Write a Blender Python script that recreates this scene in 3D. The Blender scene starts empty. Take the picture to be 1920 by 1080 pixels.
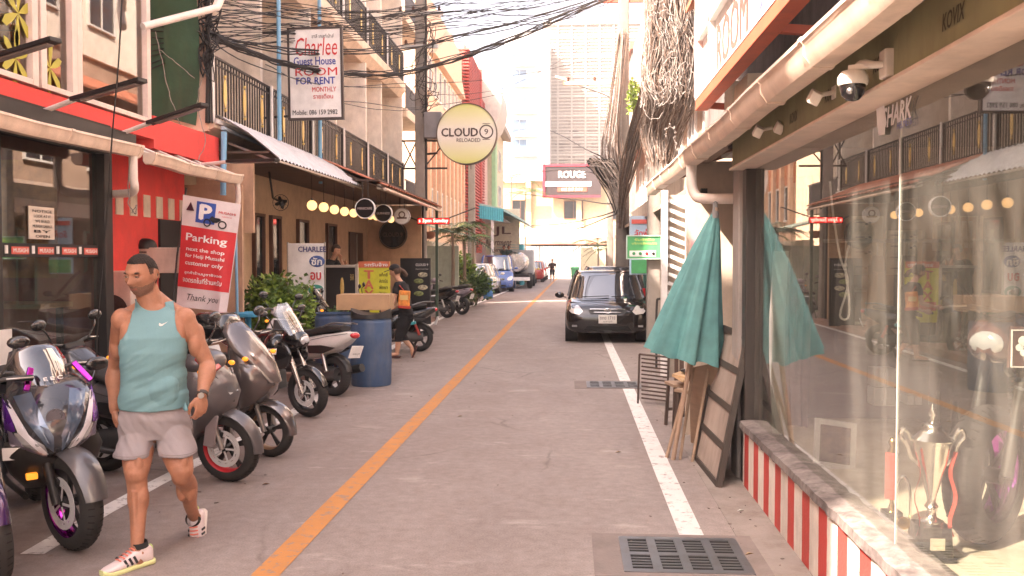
import bpy, bmesh, math, random
import numpy as np
from mathutils import Vector, Matrix, Euler, noise
PI = math.pi
R_ = math.radians
C = bpy.context.scene.collection
SC = bpy.context.scene
random.seed(7)

# ------------------------------------------------------------------ camera
F = 1700.0
EYE = Vector((0, 0, 1.7))
YAW = math.atan(108 / F)
PITCH = math.atan(56 / math.hypot(F, 108))
cd = bpy.data.cameras.new('camera')
cam = bpy.data.objects.new('camera', cd)
C.objects.link(cam)
cam.location = EYE
cam.rotation_euler = (PI / 2 - PITCH, 0, YAW)
cd.sensor_width = 36
cd.lens = F / 1920 * 36
cd.clip_end = 2000
cd.clip_start = 0.05
cd.dof.use_dof = True
cd.dof.focus_distance = 6.5
cd.dof.aperture_fstop = 11
SC.camera = cam
RM = Euler((PI / 2 - PITCH, 0, YAW)).to_matrix()

def ray(px, py):
    return RM @ Vector(((px - 960) / F, -(py - 540) / F, -1))
def aY(px, py, Y):
    d = ray(px, py); return EYE + d * (Y / d.y)
def aX(px, py, X):
    d = ray(px, py); return EYE + d * (X / d.x)
def aZ(px, py, Z=0.0):
    d = ray(px, py); return EYE + d * ((Z - 1.7) / d.z)

# ------------------------------------------------------------------ sky, sun, exposure
SUN_DIR = Vector((-0.55, -0.45, 0.75)).normalized()      # towards the sun: behind the camera and to the left
w = bpy.data.worlds.new('World'); SC.world = w; w.use_nodes = True
nt = w.node_tree; nt.nodes.clear()
sky = nt.nodes.new('ShaderNodeTexSky'); sky.sky_type = 'NISHITA'; sky.sun_disc = False
sky.sun_elevation = math.asin(SUN_DIR.z)
sky.sun_rotation = math.atan2(SUN_DIR.x, SUN_DIR.y)
sky.air_density = 1.0; sky.dust_density = 5.0; sky.ozone_density = 0.6; sky.altitude = 0
bg = nt.nodes.new('ShaderNodeBackground'); bg.inputs[1].default_value = 0.15
mixw = nt.nodes.new('ShaderNodeMix'); mixw.data_type = 'RGBA'; mixw.inputs[0].default_value = 0.45
bw = nt.nodes.new('ShaderNodeRGBToBW')
nt.links.new(sky.outputs[0], bw.inputs[0])
nt.links.new(sky.outputs[0], mixw.inputs[6]); nt.links.new(bw.outputs[0], mixw.inputs[7])   # thin white tropical haze
nt.links.new(mixw.outputs[2], bg.inputs[0])
wo = nt.nodes.new('ShaderNodeOutputWorld'); nt.links.new(bg.outputs[0], wo.inputs[0])
sl = bpy.data.lights.new('sun', 'SUN'); sl.energy = 4.6; sl.angle = R_(0.55); sl.color = (1, .93, .82)
so = bpy.data.objects.new('sun', sl); C.objects.link(so); so.location = (-20, -15, 30)
so.rotation_euler = SUN_DIR.to_track_quat('Z', 'Y').to_euler()
SC.view_settings.view_transform = 'Standard'; SC.view_settings.look = 'None'
SC.view_settings.gamma = 1; SC.view_settings.use_curve_mapping = False
SC.view_settings.exposure = 2.43
try:
    SC.view_settings.use_white_balance = True
    SC.view_settings.white_balance_temperature = 7450
    SC.view_settings.white_balance_tint = 23
except Exception:
    pass
SC.cycles.max_bounces = 8; SC.cycles.transparent_max_bounces = 14
SC.cycles.glossy_bounces = 4; SC.cycles.diffuse_bounces = 4
SC.cycles.sample_clamp_indirect = 6

# ------------------------------------------------------------------ materials
MATS = {}
def M(name, col=None, r=.6, me=0, var=.12, sc=5, bump=0, bs=60, dirt=0, dcol=(.10, .075, .055), coat=0, em=0, trans=0, spec=None, ecol=None, stretch=1, ior=1.45):
    if name in MATS: return MATS[name]
    m = bpy.data.materials.new(name); m.use_nodes = True; t = m.node_tree
    b = t.nodes['Principled BSDF']; L = t.links.new
    b.inputs['Roughness'].default_value = r; b.inputs['Metallic'].default_value = me
    b.inputs['Coat Weight'].default_value = coat
    if coat: b.inputs['Coat Roughness'].default_value = .04
    b.inputs['Transmission Weight'].default_value = trans; b.inputs['IOR'].default_value = ior
    if spec is not None: b.inputs['Specular IOR Level'].default_value = spec
    tc = t.nodes.new('ShaderNodeTexCoord')
    mp = t.nodes.new('ShaderNodeMapping'); L(tc.outputs['Object'], mp.inputs[0]); mp.inputs['Scale'].default_value = (1, 1, 1 / stretch)
    n = t.nodes.new('ShaderNodeTexNoise'); n.inputs['Scale'].default_value = sc; n.inputs['Detail'].default_value = 6; n.inputs['Roughness'].default_value = .62
    L(mp.outputs[0], n.inputs['Vector'])
    cr = t.nodes.new('ShaderNodeValToRGB'); L(n.outputs[0], cr.inputs[0])
    cr.color_ramp.elements[0].position = .3; cr.color_ramp.elements[1].position = .7
    cr.color_ramp.elements[0].color = (*[max(0, c * (1 - var)) for c in col], 1)
    cr.color_ramp.elements[1].color = (*[min(1, c * (1 + var)) for c in col], 1)
    out = cr.outputs[0]
    if dirt:
        n2 = t.nodes.new('ShaderNodeTexNoise'); n2.inputs['Scale'].default_value = 2.3; n2.inputs['Detail'].default_value = 9; n2.inputs['Roughness'].default_value = .7
        mp2 = t.nodes.new('ShaderNodeMapping'); L(tc.outputs['Object'], mp2.inputs[0]); mp2.inputs['Scale'].default_value = (1.6, 1.6, .45)
        L(mp2.outputs[0], n2.inputs['Vector'])
        c2 = t.nodes.new('ShaderNodeValToRGB'); L(n2.outputs[0], c2.inputs[0])
        c2.color_ramp.elements[0].position = .48; c2.color_ramp.elements[0].color = (0, 0, 0, 1)
        c2.color_ramp.elements[1].position = .72; c2.color_ramp.elements[1].color = (dirt, dirt, dirt, 1)
        mx = t.nodes.new('ShaderNodeMix'); mx.data_type = 'RGBA'; L(c2.outputs[0], mx.inputs[0]); L(out, mx.inputs[6]); mx.inputs[7].default_value = (*dcol, 1)
        out = mx.outputs[2]
    L(out, b.inputs['Base Color'])
    if em:
        b.inputs['Emission Strength'].default_value = em; b.inputs['Emission Color'].default_value = (*(ecol or col), 1)
    if bump:
        n3 = t.nodes.new('ShaderNodeTexNoise'); n3.inputs['Scale'].default_value = bs; n3.inputs['Detail'].default_value = 4; L(tc.outputs['Object'], n3.inputs['Vector'])
        bp = t.nodes.new('ShaderNodeBump'); bp.inputs['Strength'].default_value = bump; bp.inputs['Distance'].default_value = .01; L(n3.outputs[0], bp.inputs['Height']); L(bp.outputs[0], b.inputs['Normal'])
    rn = t.nodes.new('ShaderNodeMath'); rn.operation = 'MULTIPLY_ADD'; L(n.outputs[0], rn.inputs[0]); rn.inputs[1].default_value = .25 if r > .2 else .06; rn.inputs[2].default_value = max(0.01, r - (.12 if r > .2 else .02)); L(rn.outputs[0], b.inputs['Roughness'])
    MATS[name] = m; return m

def glassmat(name, tint=(.9, .95, .93), f0=.10, power=5, grime=.12, rough=.0, smear=None):
    """thin pane: Schlick reflection over see-through tint, with a film of grime"""
    m = bpy.data.materials.new(name); m.use_nodes = True; t = m.node_tree; t.nodes.clear(); L = t.links.new
    o = t.nodes.new('ShaderNodeOutputMaterial')
    tr = t.nodes.new('ShaderNodeBsdfTransparent'); tr.inputs[0].default_value = (*tint, 1)
    gl = t.nodes.new('ShaderNodeBsdfGlossy'); gl.inputs['Roughness'].default_value = rough; gl.inputs['Color'].default_value = (1, 1, 1, 1)
    df = t.nodes.new('ShaderNodeBsdfDiffuse'); df.inputs[0].default_value = (.55, .53, .48, 1)
    lw = t.nodes.new('ShaderNodeLayerWeight'); lw.inputs['Blend'].default_value = .5
    pw = t.nodes.new('ShaderNodeMath'); pw.operation = 'POWER'; L(lw.outputs['Facing'], pw.inputs[0]); pw.inputs[1].default_value = power
    ma = t.nodes.new('ShaderNodeMath'); ma.operation = 'MULTIPLY_ADD'; L(pw.outputs[0], ma.inputs[0]); ma.inputs[1].default_value = 1 - f0; ma.inputs[2].default_value = f0
    mx = t.nodes.new('ShaderNodeMixShader'); L(ma.outputs[0], mx.inputs[0]); L(tr.outputs[0], mx.inputs[1]); L(gl.outputs[0], mx.inputs[2])
    tc = t.nodes.new('ShaderNodeTexCoord'); mp = t.nodes.new('ShaderNodeMapping'); L(tc.outputs['Object'], mp.inputs[0]); mp.inputs['Scale'].default_value = (1, 1, .35)
    n = t.nodes.new('ShaderNodeTexNoise'); n.inputs['Scale'].default_value = 3.5; n.inputs['Detail'].default_value = 8; n.inputs['Distortion'].default_value = 1.2; L(mp.outputs[0], n.inputs['Vector'])
    cr = t.nodes.new('ShaderNodeValToRGB'); cr.color_ramp.elements[0].position = .42; cr.color_ramp.elements[0].color = (grime * .25,) * 3 + (1,); cr.color_ramp.elements[1].position = .75; cr.color_ramp.elements[1].color = (grime,) * 3 + (1,)
    L(n.outputs[0], cr.inputs[0])
    m2 = t.nodes.new('ShaderNodeMixShader'); L(cr.outputs[0], m2.inputs[0]); L(mx.outputs[0], m2.inputs[1]); L(df.outputs[0], m2.inputs[2]); L(m2.outputs[0], o.inputs[0])
    MATS[name] = m; return m

def roadmat():
    m = bpy.data.materials.new('road surface'); m.use_nodes = True; t = m.node_tree; b = t.nodes['Principled BSDF']; L = t.links.new
    tc = t.nodes.new('ShaderNodeTexCoord')
    def nz(s, d=6, mp=None, r=.6, dist=0):
        n = t.nodes.new('ShaderNodeTexNoise'); n.inputs['Scale'].default_value = s; n.inputs['Detail'].default_value = d; n.inputs['Roughness'].default_value = r; n.inputs['Distortion'].default_value = dist
        if mp:
            q = t.nodes.new('ShaderNodeMapping'); q.inputs['Scale'].default_value = mp; L(tc.outputs['Object'], q.inputs[0]); L(q.outputs[0], n.inputs['Vector'])
        else: L(tc.outputs['Object'], n.inputs['Vector'])
        return n.outputs[0]
    def ramp(i, p0, c0, p1, c1):
        c = t.nodes.new('ShaderNodeValToRGB'); L(i, c.inputs[0]); c.color_ramp.elements[0].position = p0; c.color_ramp.elements[1].position = p1
        c.color_ramp.elements[0].color = (*c0, 1); c.color_ramp.elements[1].color = (*c1, 1); return c.outputs[0]
    def mix(f, a, c, mode='MIX'):
        x = t.nodes.new('ShaderNodeMix'); x.data_type = 'RGBA'; x.blend_type = mode
        if isinstance(f, (int, float)): x.inputs[0].default_value = f
        else: L(f, x.inputs[0])
        for k, q in ((6, a), (7, c)):
            if isinstance(q, tuple): x.inputs[k].default_value = (*q, 1)
            else: L(q, x.inputs[k])
        return x.outputs[2]
    base = ramp(nz(.55, 7, (1, .35, 1)), .35, (.235, .197, .182), .68, (.315, .272, .252))
    fine = ramp(nz(90, 3), .3, (.78, .78, .78), .72, (1.18, 1.17, 1.15))
    c = mix(1.0, base, fine, 'MULTIPLY'); c = mix(1.0, c, ramp(nz(13, 5), .3, (.86, .85, .85), .7, (1.12, 1.12, 1.12)), 'MULTIPLY')
    st = ramp(nz(1.4, 8, (1, .5, 1), .72, .6), .60, (0, 0, 0), .74, (.55, .55, .55))       # dark stains
    c = mix(st, c, (.115, .092, .083))
    pale = ramp(nz(.8, 6, (1.4, 3.4, 1), .7), .60, (0, 0, 0), .68, (.42, .42, .42))         # worn pale smears across the lane
    c = mix(pale, c, (.48, .43, .39))
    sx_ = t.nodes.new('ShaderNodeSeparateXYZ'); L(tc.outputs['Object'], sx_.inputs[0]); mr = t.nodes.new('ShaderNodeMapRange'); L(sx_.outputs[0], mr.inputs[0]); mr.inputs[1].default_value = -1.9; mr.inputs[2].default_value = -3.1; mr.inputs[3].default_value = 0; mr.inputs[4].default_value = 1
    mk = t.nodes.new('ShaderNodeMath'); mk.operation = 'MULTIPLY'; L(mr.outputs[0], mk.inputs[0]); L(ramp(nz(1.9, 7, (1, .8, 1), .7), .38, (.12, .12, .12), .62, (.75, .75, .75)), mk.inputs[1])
    c = mix(mk.outputs[0], c, (.17, .118, .100))                                                  # oil, tyre grime and contact shadow under the bikes, darkened into the colour
    vo = t.nodes.new('ShaderNodeTexVoronoi'); vo.feature = 'DISTANCE_TO_EDGE'; vo.inputs['Scale'].default_value = .42
    nn = t.nodes.new('ShaderNodeTexNoise'); nn.inputs['Scale'].default_value = 2.2; nn.inputs['Detail'].default_value = 6; L(tc.outputs['Object'], nn.inputs['Vector'])
    ad = t.nodes.new('ShaderNodeMix'); ad.data_type = 'RGBA'; ad.inputs[0].default_value = .16; L(tc.outputs['Object'], ad.inputs[6]); L(nn.outputs['Color'], ad.inputs[7]); L(ad.outputs[2], vo.inputs['Vector'])
    cr = ramp(vo.outputs['Distance'], .0, (.55, .55, .55), .006, (0, 0, 0))
    ck = t.nodes.new('ShaderNodeMath'); ck.operation = 'MULTIPLY'; L(cr, ck.inputs[0]); L(ramp(nz(.5, 3), .5, (0, 0, 0), .6, (1, 1, 1)), ck.inputs[1])
    c = mix(ck.outputs[0], c, (.07, .06, .055))
    L(c, b.inputs['Base Color'])
    L(ramp(nz(2.5, 5), .3, (.62,) * 3, .7, (.85,) * 3), b.inputs['Roughness'])
    bp = t.nodes.new('ShaderNodeBump'); bp.inputs['Strength'].default_value = .35; bp.inputs['Distance'].default_value = .006; L(nz(130, 4), bp.inputs['Height']); L(bp.outputs[0], b.inputs['Normal'])
    b.inputs['Specular IOR Level'].default_value = .35
    return m

def stripemat(name, c1, c2, period, axis=1, duty=.5, off=0, dirt=.5):
    """paint stripes of real width along one axis of the object"""
    m = M(name, c1, .7, dirt=dirt, bump=.3); t = m.node_tree; L = t.links.new
    tc = t.nodes.new('ShaderNodeTexCoord'); sp = t.nodes.new('ShaderNodeSeparateXYZ'); L(tc.outputs['Object'], sp.inputs[0])
    nz = t.nodes.new('ShaderNodeTexNoise'); nz.inputs['Scale'].default_value = 9; L(tc.outputs['Object'], nz.inputs[0])
    a = t.nodes.new('ShaderNodeMath'); a.operation = 'MULTIPLY_ADD'; L(nz.outputs[0], a.inputs[0]); a.inputs[1].default_value = .018; L(sp.outputs[axis], a.inputs[2])
    d = t.nodes.new('ShaderNodeMath'); d.operation = 'MULTIPLY_ADD'; L(a.outputs[0], d.inputs[0]); d.inputs[1].default_value = 1 / period; d.inputs[2].default_value = off
    f = t.nodes.new('ShaderNodeMath'); f.operation = 'FRACT'; L(d.outputs[0], f.inputs[0])
    g = t.nodes.new('ShaderNodeMath'); g.operation = 'LESS_THAN'; L(f.outputs[0], g.inputs[0]); g.inputs[1].default_value = duty
    cr = [n for n in t.nodes if n.type == 'VALTORGB'][0]
    mx = t.nodes.new('ShaderNodeMix'); mx.data_type = 'RGBA'; L(g.outputs[0], mx.inputs[0]); mx.inputs[7].default_value = (*c2, 1)
    tgt = [l.to_socket for l in t.links if l.from_socket == cr.outputs[0]]
    for s in tgt: L(mx.outputs[2], s)
    L(cr.outputs[0], mx.inputs[6])
    return m

# ------------------------------------------------------------------ geometry collector
class G:
    def __init__(s): s.v = []; s.f = []; s.mi = []; s.m = 0; s.T = None
    def add(s, vs, fs):
        o = len(s.v)
        if s.T is not None: vs = [s.T @ Vector(v) for v in vs]
        s.v += [tuple(v) for v in vs]
        for f in fs: s.f.append([i + o for i in f]); s.mi.append(s.m)
        return s
    def box(s, a, b):
        x0, y0, z0 = [min(p, q) for p, q in zip(a, b)]; x1, y1, z1 = [max(p, q) for p, q in zip(a, b)]
        return s.add([(x0, y0, z0), (x1, y0, z0), (x1, y1, z0), (x0, y1, z0), (x0, y0, z1), (x1, y0, z1), (x1, y1, z1), (x0, y1, z1)],
                     [(0, 3, 2, 1), (4, 5, 6, 7), (0, 1, 5, 4), (1, 2, 6, 5), (2, 3, 7, 6), (3, 0, 4, 7)])
    def obox(s, c, size, rot=(0, 0, 0)):
        E = rot if isinstance(rot, Matrix) else Euler(rot).to_matrix()
        c = Vector(c); hx, hy, hz = [k / 2 for k in size]
        vs = [c + E @ Vector((x * hx, y * hy, z * hz)) for z in (-1, 1) for x, y in ((-1, -1), (1, -1), (1, 1), (-1, 1))]
        return s.add(vs, [(0, 3, 2, 1), (4, 5, 6, 7), (0, 1, 5, 4), (1, 2, 6, 5), (2, 3, 7, 6), (3, 0, 4, 7)])
    def beam(s, p, q, w=.05, h=.05, up=(0, 0, 1)):
        p = Vector(p); q = Vector(q); d = (q - p); l = d.length; d.normalize(); up = Vector(up)
        if abs(d.dot(up)) > .99: up = Vector((1, 0, 0))
        x = d.cross(up).normalized(); u = x.cross(d)
        E = Matrix((x, d, u)).transposed()
        return s.obox((p + q) / 2, (w, l, h), E)
    def cyl(s, p, q, r, r2=None, n=12, cap=True):
        return s.tube([p, q], [r, r if r2 is None else r2], n, cap)
    def tube(s, pts, r, n=8, cap=True, flat=1):
        pts = [Vector(p) for p in pts]; k = len(pts)
        rs = r if isinstance(r, (list, tuple)) else [r] * k
        u = None; vs = []
        for i, p in enumerate(pts):
            d = (pts[min(i + 1, k - 1)] - pts[max(i - 1, 0)]).normalized()
            if u is None:
                u = d.orthogonal().normalized()
                if abs(d.z) < .9: u = d.cross(Vector((0, 0, 1))).normalized()
            u = (u - d * u.dot(d)).normalized(); w_ = d.cross(u)
            for j in range(n):
                a = 2 * PI * j / n; vs.append(p + (u * math.cos(a) + w_ * math.sin(a) * flat) * rs[i])
        fs = [(i * n + j, i * n + (j + 1) % n, (i + 1) * n + (j + 1) % n, (i + 1) * n + j) for i in range(k - 1) for j in range(n)]
        if cap: fs += [tuple(range(n))[::-1], tuple((k - 1) * n + j for j in range(n))]
        return s.add(vs, fs)
    def loft(s, rings, cap=True, closed=True):
        n = len(rings[0]); k = len(rings); vs = [p for r in rings for p in r]
        fs = [(i * n + j, i * n + (j + 1) % n, (i + 1) * n + (j + 1) % n, (i + 1) * n + j) for i in range(k - 1) for j in range(n if closed else n - 1)]
        if cap and closed: fs += [tuple(range(n))[::-1], tuple((k - 1) * n + j for j in range(n))]
        return s.add(vs, fs)
    def sph(s, c, r, n=14, m=9, rot=None):
        c = Vector(c); r = r if isinstance(r, (list, tuple)) else (r, r, r); E = rot or Matrix.Identity(3)
        vs = [c + E @ Vector((0, 0, -r[2]))]
        for i in range(1, m):
            t = -PI / 2 + PI * i / m
            for j in range(n):
                a = 2 * PI * j / n; vs.append(c + E @ Vector((r[0] * math.cos(t) * math.cos(a), r[1] * math.cos(t) * math.sin(a), r[2] * math.sin(t))))
        vs.append(c + E @ Vector((0, 0, r[2]))); L = len(vs) - 1
        fs = [(0, 1 + (j + 1) % n, 1 + j) for j in range(n)]
        fs += [(1 + i * n + j, 1 + i * n + (j + 1) % n, 1 + (i + 1) * n + (j + 1) % n, 1 + (i + 1) * n + j) for i in range(m - 2) for j in range(n)]
        fs += [(L, 1 + (m - 2) * n + j, 1 + (m - 2) * n + (j + 1) % n) for j in range(n)]
        return s.add(vs, fs)
    def lathe(s, prof, c=(0, 0, 0), axis='z', n=24, cap=True):
        c = Vector(c); rings = []
        for r, h in prof:
            ring = []
            for j in range(n):
                a = 2 * PI * j / n; x, y = r * math.cos(a), r * math.sin(a)
                ring.append(c + Vector({'z': (x, y, h), 'y': (x, h, y), 'x': (h, x, y)}[axis]))
            rings.append(ring)
        return s.loft(rings, cap)
    def prism(s, poly, d):
        poly = [Vector(p) for p in poly]; d = Vector(d); n = len(poly)
        return s.add(poly + [p + d for p in poly], [tuple(range(n))[::-1], tuple(range(n, 2 * n))] + [(j, (j + 1) % n, n + (j + 1) % n, n + j) for j in range(n)])
    def quad(s, *p): return s.add(p, [tuple(range(len(p)))])
    def plate(s, c, xd, yd, w_, h, t=.01):
        """flat board centred on c, w_ wide along xd, h tall along yd"""
        xd = Vector(xd).normalized(); yd = Vector(yd).normalized(); z = xd.cross(yd)
        return s.obox(c, (w_, h, t), Matrix((xd, yd, z)).transposed())
    def text(s, body, c, xd, yd, w_, h, bold=.0, ext=.0015, shear=0):
        """lettering fitted to a w_ x h box centred on c"""
        cu = bpy.data.curves.new('t', 'FONT'); cu.body = body; cu.size = 1; cu.extrude = 0; cu.offset = 0; cu.resolution_u = 2; cu.shear = shear
        ob = bpy.data.objects.new('t', cu); C.objects.link(ob)
        dg = bpy.context.evaluated_depsgraph_get(); me = bpy.data.meshes.new_from_object(ob.evaluated_get(dg))
        vs = [v.co.copy() for v in me.vertices]; fs = [tuple(p.vertices) for p in me.polygons]
        bpy.data.objects.remove(ob); bpy.data.curves.remove(cu); bpy.data.meshes.remove(me)
        if not vs: return s
        x0 = min(v.x for v in vs); x1 = max(v.x for v in vs); y0 = min(v.y for v in vs); y1 = max(v.y for v in vs)
        xd = Vector(xd).normalized(); yd = Vector(yd).normalized(); z = xd.cross(yd).normalized(); c = Vector(c)
        sx = w_ / max(1e-4, x1 - x0); sy = h / max(1e-4, y1 - y0) if h else sx
        for k_, (dx, dy) in enumerate(((0, 0),) if not bold else ((0, 0), (bold, 0), (-bold, 0), (0, bold * .7), (0, -bold * .7))):
            s.add([c + xd * ((v.x + dx - (x0 + x1) / 2) * sx) + yd * ((v.y + dy - (y0 + y1) / 2) * sy) + z * (ext + .0003 * k_) for v in vs], fs)
        return s
    def jig(s, a=.004, sc=6):
        s.v = [tuple(Vector(v) + a * noise.noise_vector(Vector(v) * sc)) for v in s.v]; return s

def srect(c, u, v, hu, hv, n=24, p=3.0):
    """superellipse ring round c in the plane of u and v"""
    c = Vector(c); u = Vector(u); v = Vector(v); out = []
    for j in range(n):
        a = 2 * PI * j / n; ca, sa = math.cos(a), math.sin(a)
        out.append(c + u * (hu * math.copysign(abs(ca) ** (2 / p), ca)) + v * (hv * math.copysign(abs(sa) ** (2 / p), sa)))
    return out

WM = {}
def wm(o): return WM.get(o.name, Matrix.Identity(4)) if o else Matrix.Identity(4)
def tagit(o, label=None, cat=None, group=None, kind=None):
    if label: o['label'] = label
    if cat: o['category'] = cat
    if group: o['group'] = group
    if kind: o['kind'] = kind
    return o
def thing(name, label, cat, loc=(0, 0, 0), rz=0, group=None, rot=None, sc=1):
    o = bpy.data.objects.new(name, None); C.objects.link(o); o.empty_display_size = .2
    o.location = loc; o.rotation_euler = rot or (0, 0, rz); o.scale = (sc, sc, sc)
    WM[o.name] = Matrix.LocRotScale(Vector(loc), Euler(o.rotation_euler), Vector((sc, sc, sc)))
    return tagit(o, label, cat, group)
def put(name, g, mat, parent=None, label=None, cat=None, group=None, kind=None, bev=0, sm=40, loc=True, flip=False, seg=2):
    """links a collector as ONE mesh; loc=True: its points are in the thing's own frame; False: in world metres"""
    me = bpy.data.meshes.new(name)
    vs = g.v
    if parent is not None and not loc:
        iv = wm(parent).inverted(); vs = [tuple(iv @ Vector(v)) for v in vs]
    org = None
    if parent is None and kind != 'structure' and vs:            # the origin of a one-mesh thing sits at its base
        a = np.array(vs); org = Vector(((a[:, 0].min() + a[:, 0].max()) / 2, (a[:, 1].min() + a[:, 1].max()) / 2, a[:, 2].min()))
        vs = [(v[0] - org.x, v[1] - org.y, v[2] - org.z) for v in vs]
    me.from_pydata(vs, [], g.f); me.update()
    mats = mat if isinstance(mat, (list, tuple)) else [mat]
    for m in mats: me.materials.append(m)
    if len(mats) > 1: me.polygons.foreach_set('material_index', g.mi)
    bm = bmesh.new(); bm.from_mesh(me); bmesh.ops.recalc_face_normals(bm, faces=bm.faces)
    bm.to_mesh(me); bm.free()
    if sm:
        me.polygons.foreach_set('use_smooth', [True] * len(me.polygons)); me.set_sharp_from_angle(angle=R_(sm))
    o = bpy.data.objects.new(name, me); C.objects.link(o)
    if org is not None: o.location = org
    if parent is not None: o.parent = parent
    WM[o.name] = wm(parent) if parent is not None else Matrix.Translation(org or Vector((0, 0, 0)))
    if bev:
        b = o.modifiers.new('bevel', 'BEVEL'); b.width = bev; b.segments = seg; b.limit_method = 'ANGLE'; b.angle_limit = R_(35)
    return tagit(o, label, cat, group, kind)
def copy_tree(o, loc=None, rz=None, label=None, parent=None):
    c = o.copy(); C.objects.link(c); WM[c.name] = WM.get(o.name, Matrix.Identity(4)).copy()
    if parent is not None: c.parent = parent
    if loc is not None: c.location = loc
    if rz is not None: c.rotation_euler = (0, 0, rz)
    if label: c['label'] = label
    for ch in list(o.children): copy_tree(ch, parent=c)
    return c
X_, Y_, Z_ = Vector((1, 0, 0)), Vector((0, 1, 0)), Vector((0, 0, 1))
def cat_rom(P, k=6):
    P = [Vector(p) for p in P]; out = []
    for i in range(len(P) - 1):
        a, b, c, d = P[max(i - 1, 0)], P[i], P[i + 1], P[min(i + 2, len(P) - 1)]
        for j in range(k):
            t = j / k; out.append(.5 * ((2 * b) + (c - a) * t + (2 * a - 5 * b + 4 * c - d) * t * t + (3 * b - a - 3 * c + d) * t ** 3))
    return out + [P[-1]]

# palette
white = M('white paint', (.74, .72, .69), .45, dirt=.18)
cream = M('cream render', (.88, .80, .71), .8, bump=.25, dirt=.25, dcol=(.3, .2, .14))
peach = M('peach render', (.78, .58, .45), .8, bump=.25, dirt=.2, dcol=(.34, .2, .13))
black = M('black plastic', (.018, .017, .017), .42)
blackgloss = M('black gloss paint', (.012, .012, .013), .18, coat=1)
blackmetal = M('black painted metal', (.03, .028, .027), .5, dirt=.3)
rubber = M('tyre rubber', (.028, .026, .025), .8, bump=.3, bs=200)
chrome = M('chrome', (.75, .74, .72), .12, 1)
steel = M('steel', (.45, .44, .42), .38, 1, dirt=.3)
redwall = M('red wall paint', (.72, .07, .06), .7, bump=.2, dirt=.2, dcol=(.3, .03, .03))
rustred = M('red oxide steel', (.42, .09, .05), .6, dirt=.4)
gutterm = M('cream gutter pvc', (.74, .58, .47), .42, dirt=.4, dcol=(.3, .2, .14))
pvcw = M('white pvc pipe', (.78, .70, .64), .4, dirt=.25, dcol=(.35, .26, .2))
bluepipe = M('light blue pipe', (.18, .42, .62), .45, dirt=.2)
concrete = M('pole concrete', (.27, .245, .22), .85, bump=.4, dirt=.35)
teal = M('teal fabric', (.10, .285, .285), .85, bump=.2, bs=300, var=.25, sc=4, dirt=.3, dcol=(.16, .3, .28))
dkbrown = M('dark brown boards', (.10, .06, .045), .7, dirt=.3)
wood = M('weathered wood', (.33, .23, .16), .8, sc=3, stretch=.1, dirt=.4)
tile = M('terracotta tile', (.48, .17, .10), .75, dirt=.3)
signwhite = M('sign white', (.78, .76, .74), .4, dirt=.1)
inkblack = M('ink black', (.015, .015, .017), .5)
inkred = M('ink red', (.62, .035, .035), .5)
inkblue = M('ink blue', (.03, .05, .30), .5)
inkwhite = M('ink white', (.8, .79, .77), .5)
inkgreen = M('ink green', (.05, .33, .14), .5)
inkyellow = M('ink yellow', (.75, .65, .06), .5)
gold = M('gold ornament', (.75, .55, .2), .4, .3)
leafm = M('leaf green', (.075, .14, .028), .55, var=.5, sc=3)
leafd = M('leaf dark', (.035, .075, .022), .5, var=.5, sc=4)
leafy = M('leaf yellow green', (.18, .27, .04), .55, var=.4, sc=3)
bark = M('bark', (.2, .15, .11), .9, bump=.6, bs=30)
dark = M('dark interior', (.045, .036, .030), .85)
winpane = glassmat('window pane', (.25, .28, .30), .10, 4, .06)
def fpx(px, Y): return (px - 1068) / F * Y
def fpX(px, Y): return (px - 1068) / F * Y
def fpz(py, Y): return 1.7 + (484 - py) / F * Y
# ================================================================== SETTING
g = G(); g.quad((-300, -60, -.03), (300, -60, -.03), (300, 500, -.03), (-300, 500, -.03))
put('ground', g, M('ground dust', (.26, .22, .19), .9), kind='structure')
g = G()
ys = [-8 + i * 2.0 for i in range(48)]
g.loft([[(-8.5, y, 0), (1.25, y, 0), (9, y, 0)] for y in ys], cap=False, closed=False)
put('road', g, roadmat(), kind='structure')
g = G(); g.box((1.02, -3, -.01), (1.5, 12, .004)); put('pavement', g, M('pavement concrete', (.27, .235, .21), .85, sc=3, var=.18, bump=.4, dirt=.5), kind='structure')

def line(name, pts, w_, mat, z=.004):
    P = [aZ(px, py) for px, py in pts]; L_ = []
    for i, p in enumerate(P):
        d = (P[min(i + 1, len(P) - 1)] - P[max(i - 1, 0)]); d.z = 0; d.normalize(); nrm = Vector((d.y, -d.x, 0))
        L_.append([(p - nrm * w_ / 2) + Z_ * z, (p + nrm * w_ / 2) + Z_ * z])
    g = G(); g.loft(L_, cap=False, closed=False); return put(name, g, mat, kind='structure')
def wornpaint(name, col, thr=.62):
    m = M(name, col, .75, var=.1, bump=.3, bs=120); t = m.node_tree; L = t.links.new
    tc = t.nodes['Texture Coordinate']; n = t.nodes.new('ShaderNodeTexNoise'); n.inputs['Scale'].default_value = 11; n.inputs['Detail'].default_value = 9; n.inputs['Roughness'].default_value = .75; L(tc.outputs['Object'], n.inputs[0])
    c = t.nodes.new('ShaderNodeValToRGB'); c.color_ramp.elements[0].position = thr; c.color_ramp.elements[0].color = (0, 0, 0, 1); c.color_ramp.elements[1].position = thr + .06; c.color_ramp.elements[1].color = (.85,) * 3 + (1,); L(n.outputs[0], c.inputs[0])
    cr = [q for q in t.nodes if q.type == 'VALTORGB'][0]; mx = t.nodes.new('ShaderNodeMix'); mx.data_type = 'RGBA'; L(c.outputs[0], mx.inputs[0]); L(cr.outputs[0], mx.inputs[6]); mx.inputs[7].default_value = (.24, .2, .185, 1)
    L(mx.outputs[2], t.nodes['Principled BSDF'].inputs['Base Color']); return m
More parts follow.
